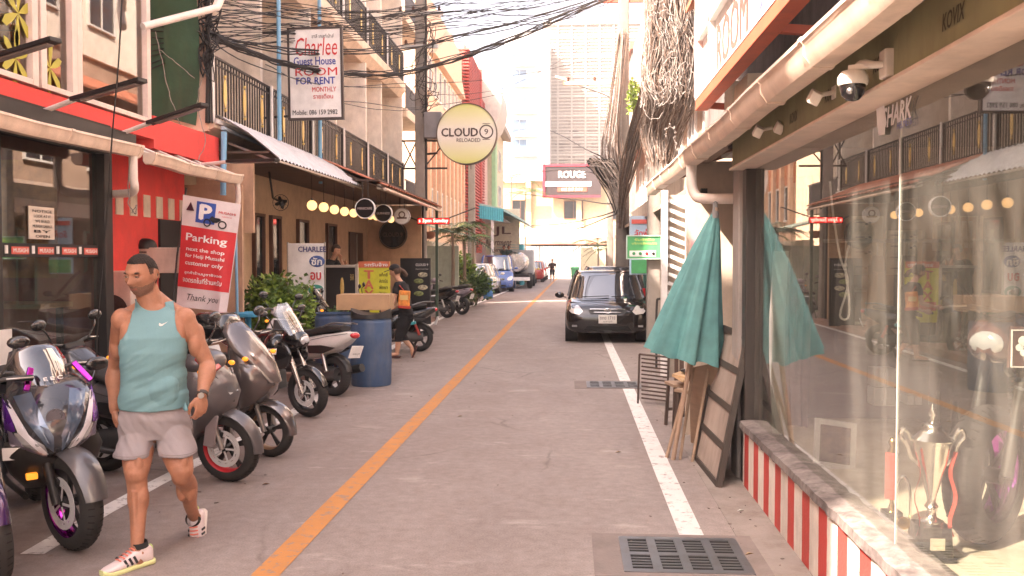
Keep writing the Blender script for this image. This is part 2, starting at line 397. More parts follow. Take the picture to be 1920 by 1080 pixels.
line('centre_line_paint', [(440, 1135), (497, 1080), (620, 954), (745, 826), (868, 700), (965, 600), (1003, 563), (1031, 535), (1046, 520)], .155, wornpaint('orange road paint', (.50, .22, .07), .54))
wp = wornpaint('white road paint', (.66, .63, .60), .55)
line('edge_line_paint', [(60, 1040), (185, 965), (290, 908), (540, 780), (640, 718), (730, 655), (820, 600), (915, 560), (985, 532)], .14, wp)
line('edge_line_paint', [(1297, 1005), (1234, 860), (1166, 700), (1143, 650), (1110, 570)], .15, wp)
line('edge_line_paint', [(1340, 1105), (1322, 1073)], .15, wp)

def grate(c, w_, h, cols, rows, slots, label):
    t = thing('drain_grate', label, 'drain grate', c, group='drain grates by the white line')
    g = G(); fr = .05
    put('drain_pit', G().box((-w_ / 2 + .02, -h / 2 + .02, .0035), (w_ / 2 - .02, h / 2 - .02, .004)), M('grate pit', (.012, .012, .012), .9), t, sm=0)
    cw = (w_ - fr * (cols + 1)) / cols; ch = (h - fr * (rows + 1)) / rows; z0, z1 = .005, .012
    for i in range(cols + 1): x = -w_ / 2 + i * (cw + fr); g.box((x, -h / 2, z0), (x + fr, h / 2, z1))
    for j in range(rows + 1):
        y = -h / 2 + j * (ch + fr)
        for i in range(cols): x = -w_ / 2 + fr + i * (cw + fr); g.box((x, y, z0), (x + cw, y + fr, z1 - .001))
    n = slots
    for j in range(rows):
        for i in range(cols):
            x = -w_ / 2 + fr + i * (cw + fr); y = -h / 2 + fr + j * (ch + fr)
            for k in range(1, n): yy = y + ch * k / n; g.box((x, yy - .006, z0), (x + cw, yy + .006, z1 - .002))
    put('grate_plate', g, M('worn cast iron', (.17, .175, .185), .42, .55, dirt=.5), t, sm=0)
    s = G(); s.box((-w_ / 2 - .16, -h / 2 - .06, .001), (w_ / 2 + .05, -h / 2, .006)); s.box((-w_ / 2 - .16, h / 2, .001), (w_ / 2 + .1, h / 2 + .07, .006)); s.box((-w_ / 2 - .16, -h / 2, .001), (-w_ / 2, h / 2, .006)); s.box((w_ / 2, -h / 2, .001), (w_ / 2 + .1, h / 2, .006))
    put('grate_surround', s, M('grate concrete', (.21, .175, .16), .9, bump=.5, dirt=.4), t, sm=0)
p1 = aZ(1280, 1042); grate((p1.x, p1.y, 0), .70, .62, 4, 2, 5, 'near cast iron drain grate with eight groups of slots ending the white line')
p2 = aZ(1150, 722); grate((p2.x, p2.y, 0), .72, .6, 4, 2, 5, 'small distant drain grate in the road behind the near one')

# ------------------------------------------------------------------ window helper
def win(par, c, w_, h, face='+X', n=2, fm=white, pane=None, rows=1, label=None, fr=.05):
    x, y, z = c; g = G(); q = G()
    def bx(G_, a0, a1, z0, z1, d0, d1):
        if face == '+X': G_.box((x + d0, y + a0, z + z0), (x + d1, y + a1, z + z1))
        elif face == '-X': G_.box((x - d0, y + a0, z + z0), (x - d1, y + a1, z + z1))
        else: G_.box((x + a0, y - d0, z + z0), (x + a1, y - d1, z + z1))
    W2, H2 = w_ / 2, h / 2
    bx(g, -W2 - fr, W2 + fr, H2, H2 + fr, 0, .07); bx(g, -W2 - fr, W2 + fr, -H2 - fr, -H2, 0, .09)
    bx(g, -W2 - fr, -W2, -H2, H2, 0, .066); bx(g, W2, W2 + fr, -H2, H2, 0, .066)
    for i in range(1, n): a = -W2 + w_ * i / n; bx(g, a - .018, a + .018, -H2, H2, .01, .05)
    for i in range(1, rows): a = -H2 + h * i / rows; bx(g, -W2, W2, a - .018, a + .018, .012, .048)
    o = put('window', g, fm, par, loc=False, sm=0)
    bx(q, -W2, W2, -H2, H2, .004, .02)
    put('pane', q, pane or darkpane, o, loc=False, sm=0); return o
darkpane = M('dark window glass', (.03, .035, .04), .08, spec=.7, var=.4, sc=2)
skypane = M('blue window glass', (.07, .13, .20), .1, spec=.8, var=.3, sc=.6)

# ================================================================== LEFT: black-framed custom bike shop
bx0 = -4.7
shop = thing('bike_shop', 'two storey motorcycle shop with black framed glass front and red walls, nearest on the left', 'shop', (-6, 7, 0))
blackframe = M('black frame', (.022, .02, .02), .45, dirt=.2)
g = G()
for yy, ww in ((2.6, .1), (5.2, .08), (7.15, .06), (8.87, .16)): g.box((bx0 - .1, yy, .0), (bx0 + .03, yy + ww, 2.75))
g.box((bx0 - .1, 0, 2.75), (bx0 + .02, 9.03, 2.95)); g.box((bx0 - .1, 0, .0), (bx0 + .02, 8.87, .55))
put('shopfront_frame', g, blackframe, shop, loc=False, bev=.006)
shopglass = glassmat('shop glass left', (.66, .66, .64), .08, 4, .08)
for y0, y1 in ((0, 2.6), (2.7, 5.2), (5.28, 7.15), (7.21, 8.87)):
    put('shop_window', G().box((bx0 - .06, y0, .55), (bx0 - .05, y1, 2.75)), shopglass, shop, loc=False, sm=0)
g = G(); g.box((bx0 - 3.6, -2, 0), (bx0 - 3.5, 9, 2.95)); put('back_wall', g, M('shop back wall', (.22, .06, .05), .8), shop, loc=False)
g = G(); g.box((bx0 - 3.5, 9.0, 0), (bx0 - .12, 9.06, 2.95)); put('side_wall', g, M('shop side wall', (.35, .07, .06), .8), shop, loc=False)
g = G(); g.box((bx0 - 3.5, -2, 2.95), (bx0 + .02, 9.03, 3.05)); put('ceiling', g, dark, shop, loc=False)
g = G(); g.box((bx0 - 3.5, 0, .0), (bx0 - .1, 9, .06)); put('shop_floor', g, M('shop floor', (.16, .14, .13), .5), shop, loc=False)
# hi-level red strip, upper glazing
redup = G(); redup.box((bx0 - .3, 0, 3.05), (bx0 - .02, 10.08, 3.2)); redup.box((bx0 - .3, 8.0, 3.2), (bx0 - .1, 10.0, 3.22))
put('upper_wall', redup, redwall, shop, loc=False)
g = G(); g.box((-5.26, 9.06, 0), (-5.16, 11.9, 3.3)); g.box((-5.16, 10.08, 2.95), (-4.72, 12.0, 3.32)); put('wall', g, redwall, shop, loc=False)
for k in range(8):
    y = 9.35 + k * .34; put('painted_stripe', G().box((-5.16, y, 2.20), (-5.148, y + .17, 2.47)), M('cream stripe paint', (.66, .56, .44), .7, dirt=.3), shop, loc=False, sm=0)
g = G(); g.box((-5.16, 11.1, 0), (-5.13, 11.95, 2.19)); put('door', g, M('dark door', (.02, .02, .021), .5), shop, loc=False)
upf = M('pink white frame', (.70, .56, .50), .45, dirt=.15)
for y0, y1 in ((3.0, 5.6), (5.68, 7.78), (7.9, 8.42), (8.5, 9.95)):
    g = G(); z0, z1 = 3.22, 5.9; t_ = .05
    g.box((bx0 - .12, y0 - .04, z0), (bx0, y0 + t_, z1)); g.box((bx0 - .12, y1 - t_, z0), (bx0, y1 + .04, z1))
    g.box((bx0 - .12, y0 + t_, z0), (bx0, y1 - t_, z0 + t_)); g.box((bx0 - .12, y0 + t_, z1 - t_), (bx0, y1 - t_, z1))
    fo = put('window_frame', g, upf, shop, loc=False, bev=.004)
    put('pane', G().box((bx0 - .07, y0 + t_, z0 + t_), (bx0 - .06, y1 - t_, z1 - t_)), glassmat('upper glass', (.62, .58, .52), .07, 4.2, .05) if 'upper glass' not in MATS else MATS['upper glass'], fo, loc=False, sm=0)
g = G(); g.box((bx0 - 2.2, 2, 3.05), (bx0 - 2.1, 10, 6)); put('upper_room_wall', g, M('orange brown room', (.42, .17, .09), .8, sc=1.2, var=.5), shop, loc=False)
g = G(); g.box((bx0 - 2.1, 2, 6), (bx0, 10.08, 6.3)); put('upper_room_wall', G().box((bx0 - 2.1, 9.96, 3.2), (bx0 - .13, 10.08, 6)), M('orange brown room'), shop, loc=False); put('upper_storey_wall', g, peach, shop, loc=False)
g = G(); g.box((bx0 - 6, 3.05, 6.3), (bx0, 12.0, 9.9)); g.box((bx0 - 6, 9.1, .0), (-5.3, 11.9, 3.3)); put('upper_wall_block', g, peach, shop, loc=False, sm=0)
for (px_, py_, s_) in ((34, 25, .72), (30, 110, .6), (94, 128, .6)):
    q_ = aX(px_, py_, bx0 - .04); y0, z0 = q_.y, q_.z
    g = G()
    for k in range(6):
        a = k * PI / 3 + .4; ca, sa = math.cos(a), math.sin(a); q = .34 * s_
        pts = [(0, 0), (.4, .12), (.8, .16), (1, 0), (.75, -.13), (.4, -.1)]
        g.prism([(bx0 - .045, y0 + (u * ca - v * sa) * q, z0 + (u * sa + v * ca) * q * 1.3) for u, v in pts], (.006, 0, 0))
    put('flower_decal', g, M('yellow decal', (.42, .38, .06), .6), shop, loc=False, sm=0)
# stickers, notice
g = G(); g.box((bx0 - .045, 5.3, 1.71), (bx0 - .035, 8.85, 1.83)); st = put('sticker_band', g, inkblack, shop, loc=False, sm=0)
for k in range(9):
    y = 5.5 + k * .385; q = G()
    q.box((bx0 - .034, y, 1.735), (bx0 - .031, y + .25, 1.80)); put('sticker', q, M('red sticker', (.65, .12, .09), .5), st, loc=False, sm=0)
    q = G(); q.text('MUSASHI', (bx0 - .029, y + .125, 1.768), Y_, Z_, .21, .035, .02); q.cyl((bx0 - .033, y + .31, 1.74), (bx0 - .033, y + .31, 1.81), .016, n=8); put('sticker_print', q, inkwhite, st, loc=False, sm=0)
g = G(); g.box((bx0 - .04, 7.68, 1.87), (bx0 - .03, 8.07, 2.16)); nb = put('notice_sheet', g, M('notice paper', (.62, .55, .48), .7), shop, loc=False, sm=0)
q = G()
for i, s_ in enumerate(('NOTICE', 'LOOK AT IT', 'WE BUILD', "MUSASHI GARAGE", 'BY', 'OPEN')): q.text(s_, (bx0 - .027, 7.875, 2.12 - i * .045), Y_, Z_, .30 - .04 * (i % 3), .024, .01)
put('notice_print', q, inkblack, nb, loc=False, sm=0)
g = G(); g.obox((bx0 - .03 + .05, 7.05, .85), (.01, .45, .52), (0, 0, R_(-8))); tagit(put('paper_sheet', g, signwhite), 'white paper sheet propped at the bottom of the left shop glass', 'paper')

# ---- gutters + canopy
def gutter(name, X0, y0, y1, z, side, label, step=1.1, w_=.13, h=.12, ends=True, mat=None):
    """open eaves gutter running along the street, side=+1 opens to the right wall"""
    t = thing(name, label, 'gutter', (X0, y0, z))
    n = max(6, int((y1 - y0) / .9)); prof = [(0, h), (-.012, h), (-.016, h - .02), (-.002, h - .035), (.0, .05), (.03, .0), (w_ - .02, .0), (w_, .03), (w_, h)]
    rings = []
    for i in range(n + 1):
        y = y0 + (y1 - y0) * i / n; sg = -.02 * math.sin(PI * i / n) + .008 * math.sin(i * 2.1)
        rings.append([(X0 + side * u, y, z - h + v + sg) for u, v in prof] + [(X0 + side * (w_ - .012), y, z + sg), (X0 + side * .014, y, z - .012 + sg)])
    g = G(); g.loft(rings, True); put('gutter_channel', g, mat or gutterm, t, loc=False, sm=50)
    k = int((y1 - y0) / step)
    for i in range(k + 1):
        y = y0 + .05 + (y1 - y0 - .1) * i / max(1, k); q = G(); sg = -.02 * math.sin(PI * i / max(1, k))
        q.loft([[(X0 + side * (u - (.006 if u < .02 else -.004)), y + dy, z - h + v + sg - (.005 if v < .02 else 0)) for u, v in prof] for dy in (-.025, .025)])
        put('gutter_joint', q, mat or gutterm, t, loc=False, sm=50)
    return t
gt = gutter('roof_gutter', -4.3, 2.5, 8.95, 2.83, -1, 'cream roof gutter over the left glass shop front')
put('fascia', G().box((-4.45, 2.5, 2.84), (-4.40, 9.0, 2.95)), blackframe, gt, loc=False, label='black fascia strip')
put('eave_roof', G().add([(-4.42, 2, 2.86), (-4.42, 9.03, 2.86), (-4.72, 9.03, 3.02), (-4.72, 2, 3.02), (-4.42, 2, 2.83), (-4.42, 9.03, 2.83), (-4.72, 9.03, 2.99), (-4.72, 2, 2.99)], [(0, 1, 2, 3), (7, 6, 5, 4), (0, 4, 5, 1), (1, 5, 6, 2), (3, 2, 6, 7)]), dkbrown, gt, loc=False, sm=0)
q = G(); q.tube(cat_rom([(-4.36, 8.85, 2.72), (-4.36, 8.85, 2.5), (-4.36, 8.87, 2.42), (-4.42, 8.95, 2.37), (-4.6, 9.05, 2.36), (-5.12, 9.3, 2.36)], 5), .042, 14)
tagit(put('downpipe', q, pvcw), 'white downpipe elbow turning under the left gutter to the red wall', 'pipe')
gt2 = gutter('roof_gutter', -4.3, 9.2, 11.75, 2.80, -1, 'short cream gutter in front of the curved clear canopy', .7)
cn = thing('polycarbonate_canopy', 'curved translucent canopy sheet with pale ribs between shop and guest house', 'canopy', (-4.7, 10.4, 2.8))
arc = [(-4.42 - .74 * math.sin(a * PI / 2 / 8), 2.80 + .34 * (1 - math.cos(a * PI / 2 / 8)) * 1.0 + .12 * math.sin(a * PI / 8)) for a in range(9)]
g = G(); g.loft([[(x, y, z) for x, z in arc] for y in (9.15, 11.85)], False, False); put('canopy_sheet', g, glassmat('polycarbonate', (.55, .52, .48), .08, 3, .45), cn, loc=False)
for k in range(6):
    y = 9.2 + k * .52; put('canopy_rib', G().tube([(x, y, z + .012) for x, z in arc], .011, 6), pvcw, cn, loc=False)
q = G(); q.tube(cat_rom([(-4.36, 11.7, 2.7), (-4.36, 11.72, 2.45), (-4.42, 11.72, 2.38), (-4.6, 11.6, 2.36), (-4.9, 11.5, 2.36)], 5), .035, 12)
tagit(put('downpipe', q, pvcw), 'bent white downpipe at the far end of the short gutter above the parking banner', 'pipe')

# LED bar lights on white arms
def armlight(px0, px1, px2, Y, label):
    a, b, c = [aY(x, y, Y + d) for (x, y), d in zip((px0, px1, px2), (0, -.25, -.5))]
    t = thing('arm_light', label, 'lamp', a, group='black bar lamps on white arms over the left shop')
    put('arm', G().tube([a, b], .022, 10), pvcw, t, loc=False)
    d = (c - b).normalized(); put('lamp_bar', G().beam(b - d * .02, c, .10, .035), black, t, loc=False, bev=.004)
    put('lamp_lens', G().beam(b + d * .08 - Z_ * .024, c - d * .06 - Z_ * .024, .06, .012), M('lamp lens', (.25, .2, .18), .2), t, loc=False)
armlight((-80, 160), (-20, 112), (105, 74), 6.9, 'leftmost black bar lamp crossing the upper left windows')
armlight((62, 216), (142, 186), (268, 150), 7.6, 'middle black bar lamp on a white arm above the left gutter')
armlight((212, 256), (283, 230), (384, 196), 8.9, 'black bar lamp on a white arm against the green netting')
armlight((372, 309), (430, 303), (520, 300), 11.3, 'small bar lamp on a white arm above the parking banner')
q = G(); q.tube([aY(268, 50, 9.7), aY(408, 14, 10.6)], .042, 12); q.tube([aY(405, 15, 10.6), aY(418, -12, 10.7)], .05, 12)
tagit(put('vent_pipe', q, pvcw), 'thick white pipe slanting up across the top of the green netting', 'pipe')

# netting between buildings
nm = M('green shade netting', (.035, .085, .05), .9, sc=1.2, var=.35, bump=.5, bs=18, dirt=.35, dcol=(.09, .07, .04))
g = G(); a = []
for j in range(13):
    z = 3.45 + j * .42; a.append([(-6.3 + i * .155 + .03 * math.sin(i * 1.3 + j), 11.74 + .05 * math.sin(i * 2.1 + j * .8) + .03 * math.sin(j * 2.), z + (.12 * math.sin(i * .35) if j == 0 else 0)) for i in range(10)])
g.loft(a, False, False); tagit(put('shade_netting', g, nm), 'dark green shade netting hung between shop and guest house', 'netting')
g = G(); g.obox((-4.75, 12.3, 2.55), (.8, .06, 1.0)); g.box((-5.6, 12.1, 0), (-4.45, 12.16, 2.7)); tagit(put('plywood_hoarding', g, M('peach board', (.52, .33, .22), .8, dirt=.35)), 'peach coloured board wall behind the parking banner', 'wall')

# ================================================================== LEFT: guest house
GX = -4.8; Ys = [11.95, 14.37, 16.72, 19.05, 21.35, 23.7, 26.0]
gh = thing('guest_house', 'cream guest house with black and gold balcony railings and fins between rooms', 'building', (-7.5, 19, 0))
slab = M('slab render', (.70, .57, .45), .8, bump=.2, dirt=.35, dcol=(.28, .2, .15))
for z0, z1 in ((3.38, 3.52), (6.32, 6.72), (9.55, 9.9)):
    put('balcony_slab', G().add([(-10, 11.9, z0), (GX - .1, 11.9, z0), (GX + .06, 11.9, (z0 + z1) / 2), (GX + .06, 11.9, z1), (-10, 11.9, z1)] + [(-10, 26.1, z0), (GX - .1, 26.1, z0), (GX + .06, 26.1, (z0 + z1) / 2), (GX + .06, 26.1, z1), (-10, 26.1, z1)],
        [(0, 1, 2, 3, 4), (9, 8, 7, 6, 5), (0, 5, 6, 1), (1, 6, 7, 2), (2, 7, 8, 3), (3, 8, 9, 4), (4, 9, 5, 0)]), slab, gh, loc=False, sm=0)
put('moulding', G().box((GX + .06, 11.9, 3.5), (GX + .1, 26.1, 3.56)), white, gh, loc=False, bev=.01)
put('back_wall', G().box((-10, 12, 3.5), (-6.1, 26.05, 12.5)), cream, gh, loc=False)
put('side_wall', G().box((-10, 11.88, 3.4), (GX - .02, 11.96, 12.5)), peach, gh, loc=False)
for zf, zt in ((3.52, 6.32), (6.72, 9.55), (9.9, 12.4)):
    for i, y in enumerate(Ys):
        put('partition_wall', G().box((-6.12, y - .05, zf), (GX - .02 - (.0 if i % 2 == 0 else .12), y + .05, zt)), cream, gh, loc=False, sm=0)
        if i < 6:
            yc = (y + Ys[i + 1]) / 2
            dr = win(gh, (-6.1, yc - .45, zf + 1.05), .8, 2.0, '+X', 1, wood); win(gh, (-6.1, yc + .55, zf + 1.35), .8, 1.1, '+X', 2, white)
put('roof_slab', G().box((-10.2, 11.7, 12.4), (GX + .3, 26.2, 12.6)), slab, gh, loc=False)
# railings: one per bay
rb = M('railing black iron', (.025, .022, .022), .5, dirt=.15)
def railing(y0, y1, z, h=.88, ornaments=3):
    g = G(); x = GX
    g.box((x - .015, y0, z + h - .03), (x + .015, y1, z + h)); g.box((x - .012, y0, z + .06), (x + .012, y1, z + .085)); g.box((x - .012, y0, z + h - .12), (x + .012, y1, z + h - .1))
    n = int((y1 - y0) / .105)
    for i in range(n + 1): y = y0 + (y1 - y0) * i / n; g.box((x - .008, y - .009, z + .05), (x + .008, y + .009, z + h - .02))
    g.box((x - .02, y0 - .01, z), (x + .02, y0 + .02, z + h)); g.box((x - .02, y1 - .02, z), (x + .02, y1 + .01, z + h))
    o = put('railing', g, rb, gh, loc=False, sm=0)
    for k in range(ornaments):
        y = y0 + (y1 - y0) * (k + .5) / ornaments; q = G()
        q.prism([(x + .012, y + .055 * math.cos(a) * (1 if abs(math.sin(a)) < .9 else .6), z + h * .48 + .2 * math.sin(a)) for a in [PI * 2 * j / 12 for j in range(12)]], (.012, 0, 0))
        q.sph((x + .02, y, z + h * .48 + .23), .025, 6, 4); q.sph((x + .02, y, z + h * .48 - .23), .025, 6, 4)
        put('ornament', q, gold, o, loc=False)
    # backing sheet on the farther bays reads darker
for i in range(6):
    railing(Ys[i] + .07, Ys[i + 1] - .07, 3.56, ornaments=3 if i == 0 else 2)
    railing(Ys[i] + .07, Ys[i + 1] - .07, 6.74, .85, 2)
    railing(Ys[i] + .07, Ys[i + 1] - .07, 9.92, .85, 2)
for y in Ys: put('railing_post', G().box((GX - .04, y - .035, 3.52), (GX + .04, y + .035, 4.46)), white, gh, loc=False, bev=.005); put('railing_post', G().box((GX - .04, y - .035, 6.72), (GX + .04, y + .035, 7.62)), white, gh, loc=False)
def pipe(pts, r, mat, label, cat='pipe', name='pipe', n=10, group=None): return tagit(put(name, G().tube(pts, r, n), mat), label, cat, group)
pipe([(GX + .12, 14.45, 3.6), (GX + .12, 14.45, 9.5)], .035, bluepipe, 'blue drain pipe rising past the guest house sign, nearer one')
pipe([(GX + .12, 16.85, 3.1), (GX + .12, 16.85, 9.5)], .035, bluepipe, 'blue drain pipe behind the guest house sign, farther one')
pipe([(GX + .14, 11.98, 3.45), (GX + .14, 16.8, 3.36)], .028, M('pale blue pipe', (.45, .55, .62), .45, dirt=.3), 'pale blue pipe running along the first balcony edge')
pipe([(GX + .16, 11.98, 3.40), (GX + .13, 12.0, 2.55)], .04, bluepipe, 'short blue downpipe at the near corner of the guest house')
pipe([aY(441, 385, 11.4), aY(446, 640, 11.4)], .018, bluepipe, 'slim blue post beside the parking banner', 'post', 'post')
# gray awning
aw = thing('sheet_awning', 'grey corrugated sheet awning sloping down from the guest house balcony', 'awning', (-4.4, 15, 3.1))
n = 60; g = G(); top = []; bot = []
for i in range(n + 1):
    t_ = i / n; w_ = .018 * math.sin(i * PI / 1.0 + PI / 2)
    top.append((GX + .07, 12.0 + 6.2 * t_, 3.62 + w_ - .03 * t_)); bot.append((-4.0 + .06 * t_, 12.3 + 4.9 * t_, 3.07 + w_))
g.loft([top, [((a[0] + b[0]) / 2, (a[1] + b[1]) / 2, (a[2] + b[2]) / 2 + .05) for a, b in zip(top, bot)], bot], False, False)
put('awning_sheet', g, M('grey sheet', (.62, .62, .64), .5, dirt=.25), aw, loc=False)
put('awning_beam', G().beam((-4.02, 12.3, 3.04), (-3.96, 17.2, 3.04), .03, .03), steel, aw, loc=False)
for y in (12.4, 14.6, 16.9): put('awning_bracket', G().beam((GX + .06, y, 3.3), (-4.05, y, 3.03), .02, .03), steel, aw, loc=False)

# ---- terrace bar under it
bar = thing('terrace_bar', 'open fronted bar with peach walls under a dark soffit and tiled eaves', 'bar', (-5, 19, 0))
put('floor', G().box((-6.2, 12.2, 0), (-3.62, 24.3, .12)), M('terrace floor', (.30, .17, .13), .6, dirt=.3), bar, loc=False, bev=.01)
put('back_wall', G().box((-6.3, 12.2, .12), (-5.4, 24.4, 3.2)), M('bar wall', (.50, .36, .24), .8, dirt=.2), bar, loc=False)
put('end_wall', G().box((-5.4, 24.0, .12), (-3.95, 24.12, 3.1)), M('bar end wall', (.55, .37, .24), .8, dirt=.15), bar, loc=False)
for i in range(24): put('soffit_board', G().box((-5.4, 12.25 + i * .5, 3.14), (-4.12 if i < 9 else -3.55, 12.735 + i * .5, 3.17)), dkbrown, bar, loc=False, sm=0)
put('eave_beam', G().box((-3.62, 16.9, 3.0), (-3.54, 24.3, 3.09)), M('painted beam', (.45, .38, .30), .7, dirt=.5), bar, loc=False)
put('corner_post', G().box((-3.98, 24.12, 0), (-3.9, 24.22, 3.1)), blackmetal, bar, loc=False)
put('corner_post', G().box((-3.6, 24.2, 0), (-3.53, 24.28, 3.05)), M('green post', (.06, .10, .07), .6), bar, loc=False)
for y, w_ in ((15.4, .42), (16.3, .45), (18.0, .6), (20.2, .7)): win(bar, (-5.4, y, 1.75), w_, 1.35, '+X', 1, M('dark door frame', (.10, .05, .035), .6), rows=1)
put('door', G().box((-5.4, 21.9, .12), (-5.36, 23.3, 2.35)), M('brown door', (.07, .04, .03), .5), bar, loc=False)
put('door_gap', G().box((-5.36, 22.55, .12), (-5.34, 22.62, 2.3)), steel, bar, loc=False, label='pale edge strip')
# tiles along the eave : rows of single tiles
tg = G(); tg.loft([[(.13 * u, y, .02 * math.cos(u * PI / 2) * 1.4) for u in (-1, -.6, -.2, .2, .6, 1)] for y in (0, .40)], False, False)
tg.loft([[(.13 * u, y, .02 * math.cos(u * PI / 2) * 1.4 - .012) for u in (-1, -.6, -.2, .2, .6, 1)] for y in (0, .40)], False, False)
tme = None; sl_ = math.atan2(.5, 1.35)
for r_ in range(4):
    for i in range(38):
        y = 14.45 + i * .26
        if y < 16.9: continue
        d_ = r_ * .34; x = -3.42 - d_ * math.cos(sl_); z = 3.06 + d_ * math.sin(sl_) + .012 * r_
        E = Matrix.Translation((x, y, z)) @ Matrix.Rotation(PI / 2, 4, 'Z') @ Matrix.Rotation(sl_, 4, 'X')
        if tme is None:
            o = put('roof_tile', tg, tile, bar); tme = o
        else:
            o = tme.copy(); C.objects.link(o)
        o.matrix_local = wm(bar).inverted() @ E
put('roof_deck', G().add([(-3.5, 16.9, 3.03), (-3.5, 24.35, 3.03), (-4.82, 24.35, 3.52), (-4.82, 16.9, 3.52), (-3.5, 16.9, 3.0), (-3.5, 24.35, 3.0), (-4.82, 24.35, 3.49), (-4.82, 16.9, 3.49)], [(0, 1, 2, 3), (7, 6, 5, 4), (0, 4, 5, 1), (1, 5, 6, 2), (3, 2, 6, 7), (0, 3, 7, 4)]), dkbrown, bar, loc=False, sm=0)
pipe([(-3.46, 16.9, 3.0), (-3.46, 24.3, 2.97)], .03, gutterm, 'thin pale pipe under the tiled eave edge')

# shophouse after the guest house
sh = thing('narrow_shophouse', 'narrow pale shophouse with grey railings just before the left pole', 'building', (-6, 27.5, 0))
put('wall', G().box((-9, 26.1, 0), (-5.4, 29.2, 11)), M('pale grey render', (.52, .46, .40), .8, dirt=.3), sh, loc=False)
for z in (3.3, 6.05, 8.8):
    put('balcony_slab', G().box((-5.4, 26.12, z - .25), (-4.72, 29.2, z)), slab, sh, loc=False)
    g = G(); g.box((-4.78, 26.15, z + .65), (-4.74, 29.2, z + .7))
    for k in range(30): g.box((-4.77, 26.2 + k * .1, z), (-4.75, 26.23 + k * .1, z + .66))
    put('railing', g, M('grey railing', (.13, .13, .14), .5), sh, loc=False, sm=0)
    win(sh, (-5.4, 27.6, z + 1.3), 1.2, 1.6, '+X', 2)
# orange building
ob = thing('orange_apartment', 'peach and orange apartment block with white framed windows beyond the bar', 'building', (-8, 39, 0))
put('wall', G().box((-12, 33, 0), (-5.3, 44.6, 11.6)), M('peach wall', (.70, .50, .36), .8, dirt=.1), ob, loc=False)
put('panel_band', G().box((-5.3, 33.1, 4.4), (-5.26, 44.5, 6.3)), M('orange brown panels', (.50, .20, .10), .8), ob, loc=False)
for k in range(9):
    y = 33.4 + k * 1.35; put('column', G().box((-5.3, y - .14, 2.6), (-5.12, y + .14, 6.4)), M('pale column', (.68, .48, .34), .8), ob, loc=False)
    if k < 8: win(ob, (-5.27, y + .67, 3.7), .62, 1.2, '+X', 1); win(ob, (-5.3, y + .67, 8.6), .6, 1.2, '+X', 1)
put('cornice', G().box((-5.3, 33, 6.4), (-5.0, 44.6, 6.62)), white, ob, loc=False)
put('gable', G().prism([(-5.3, 34, 9.4), (-5.3, 44, 9.4), (-5.3, 39, 11.4)], (.25, 0, 0)), M('pale column'), ob, loc=False)
# red louvred building
rl = thing('red_louvre_building', 'tall building screened with stacked red horizontal louvres', 'building', (-7, 52, 0))
put('wall', G().box((-11, 45.1, 0), (-5.25, 58, 12.4)), M('pale pink render', (.62, .42, .36), .8), rl, loc=False)
redl = M('red louvre', (.52, .10, .08), .6, dirt=.15)
for k in range(58):
    z = 2.6 + k * .165; g = G()
    g.box((-6.1, 44.93, z), (-4.98, 45.08, z + .075)); g.box((-5.2, 45.1, z), (-4.98, 50.5, z + .075)); g.box((-5.2, 51.5, z), (-4.98, 53.5, z + .075)) if k < 50 else None
    put('louvre', g, redl, rl, loc=False, sm=0)
put('screen_frame', G().box((-5.2, 50.5, 2), (-4.9, 50.8, 12.2)), redl, rl, loc=False)
put('arched_roof', G().lathe([(.01, 58.5), (2.6, 58.5), (2.6, 53.6), (.01, 53.6)], (-6.6, 0, 11.0), 'y', 24), M('grey arched sheet', (.55, .50, .44), .6), rl, loc=False)
gb = thing('green_trim_building', 'narrow cream building with pale green edge and pitched roof down the lane', 'building', (-7, 62, 0))
put('wall', G().box((-11, 58.2, 0), (-4.9, 67, 11.5)), M('cream wall far', (.66, .58, .42), .8), gb, loc=False)
put('green_pilaster', G().box((-5.0, 58.1, 0), (-4.75, 59.6, 9.5)), M('pale green paint', (.34, .55, .32), .7), gb, loc=False)
put('roof', G().prism([(-11, 58, 11.5), (-4.3, 58, 10.2), (-4.3, 58, 10.6), (-8, 58, 13)], (0, 9, 0)), M('grey brown roof', (.36, .30, .25), .8), gb, loc=False)
for z in (3.4, 6.0, 8.4): win(gb, (-4.9, 63, z), 1.4, 1.3, '+X', 2)
# JL apartment
jl = thing('apartment_annexe', 'low cream sided building with brown script lettering under a teal canopy', 'building', (-5, 57, 0))
JY = 57.0
put('wall', G().box((-6.6, JY, 0), (-3.15, JY + .2, 4.8)), M('cream siding', (.80, .72, .56), .8), jl, loc=False)
g = G()
for k in range(28): g.box((-6.4, JY - .07, .6 + k * .15), (-3.17, JY - .01, .6 + k * .15 + .12))
put('siding', g, M('cream siding'), jl, loc=False, sm=0, kind='stuff')
jbr = M('brown lettering', (.16, .07, .05), .6)
jt = lambda s_, px, py, w_, h, sh: put('lettering', G().text(s_, (fpX(px, JY), JY - .09, fpz(py, JY)), X_, Z_, w_, h, .01, shear=sh), jbr, jl, loc=False, sm=0)
jt('JL', 942, 434, 1.05, .62, 0); jt('Apartment', 934, 456, 1.7, .5, .3); jt('Services', 938, 468, .9, .26, .3)
g = G(); n = 44; CY = 50.0
g.loft([[(fpX(870, CY) + (fpX(944, CY) - fpX(870, CY)) * i / n, CY + (.035 if i % 2 else 0), z - .35 * i / n) for i in range(n + 1)] for z in (4.75, 4.05)], False, False)
put('canopy_fascia', g, M('teal sheet', (.08, .48, .56), .5), jl, loc=False, sm=0)
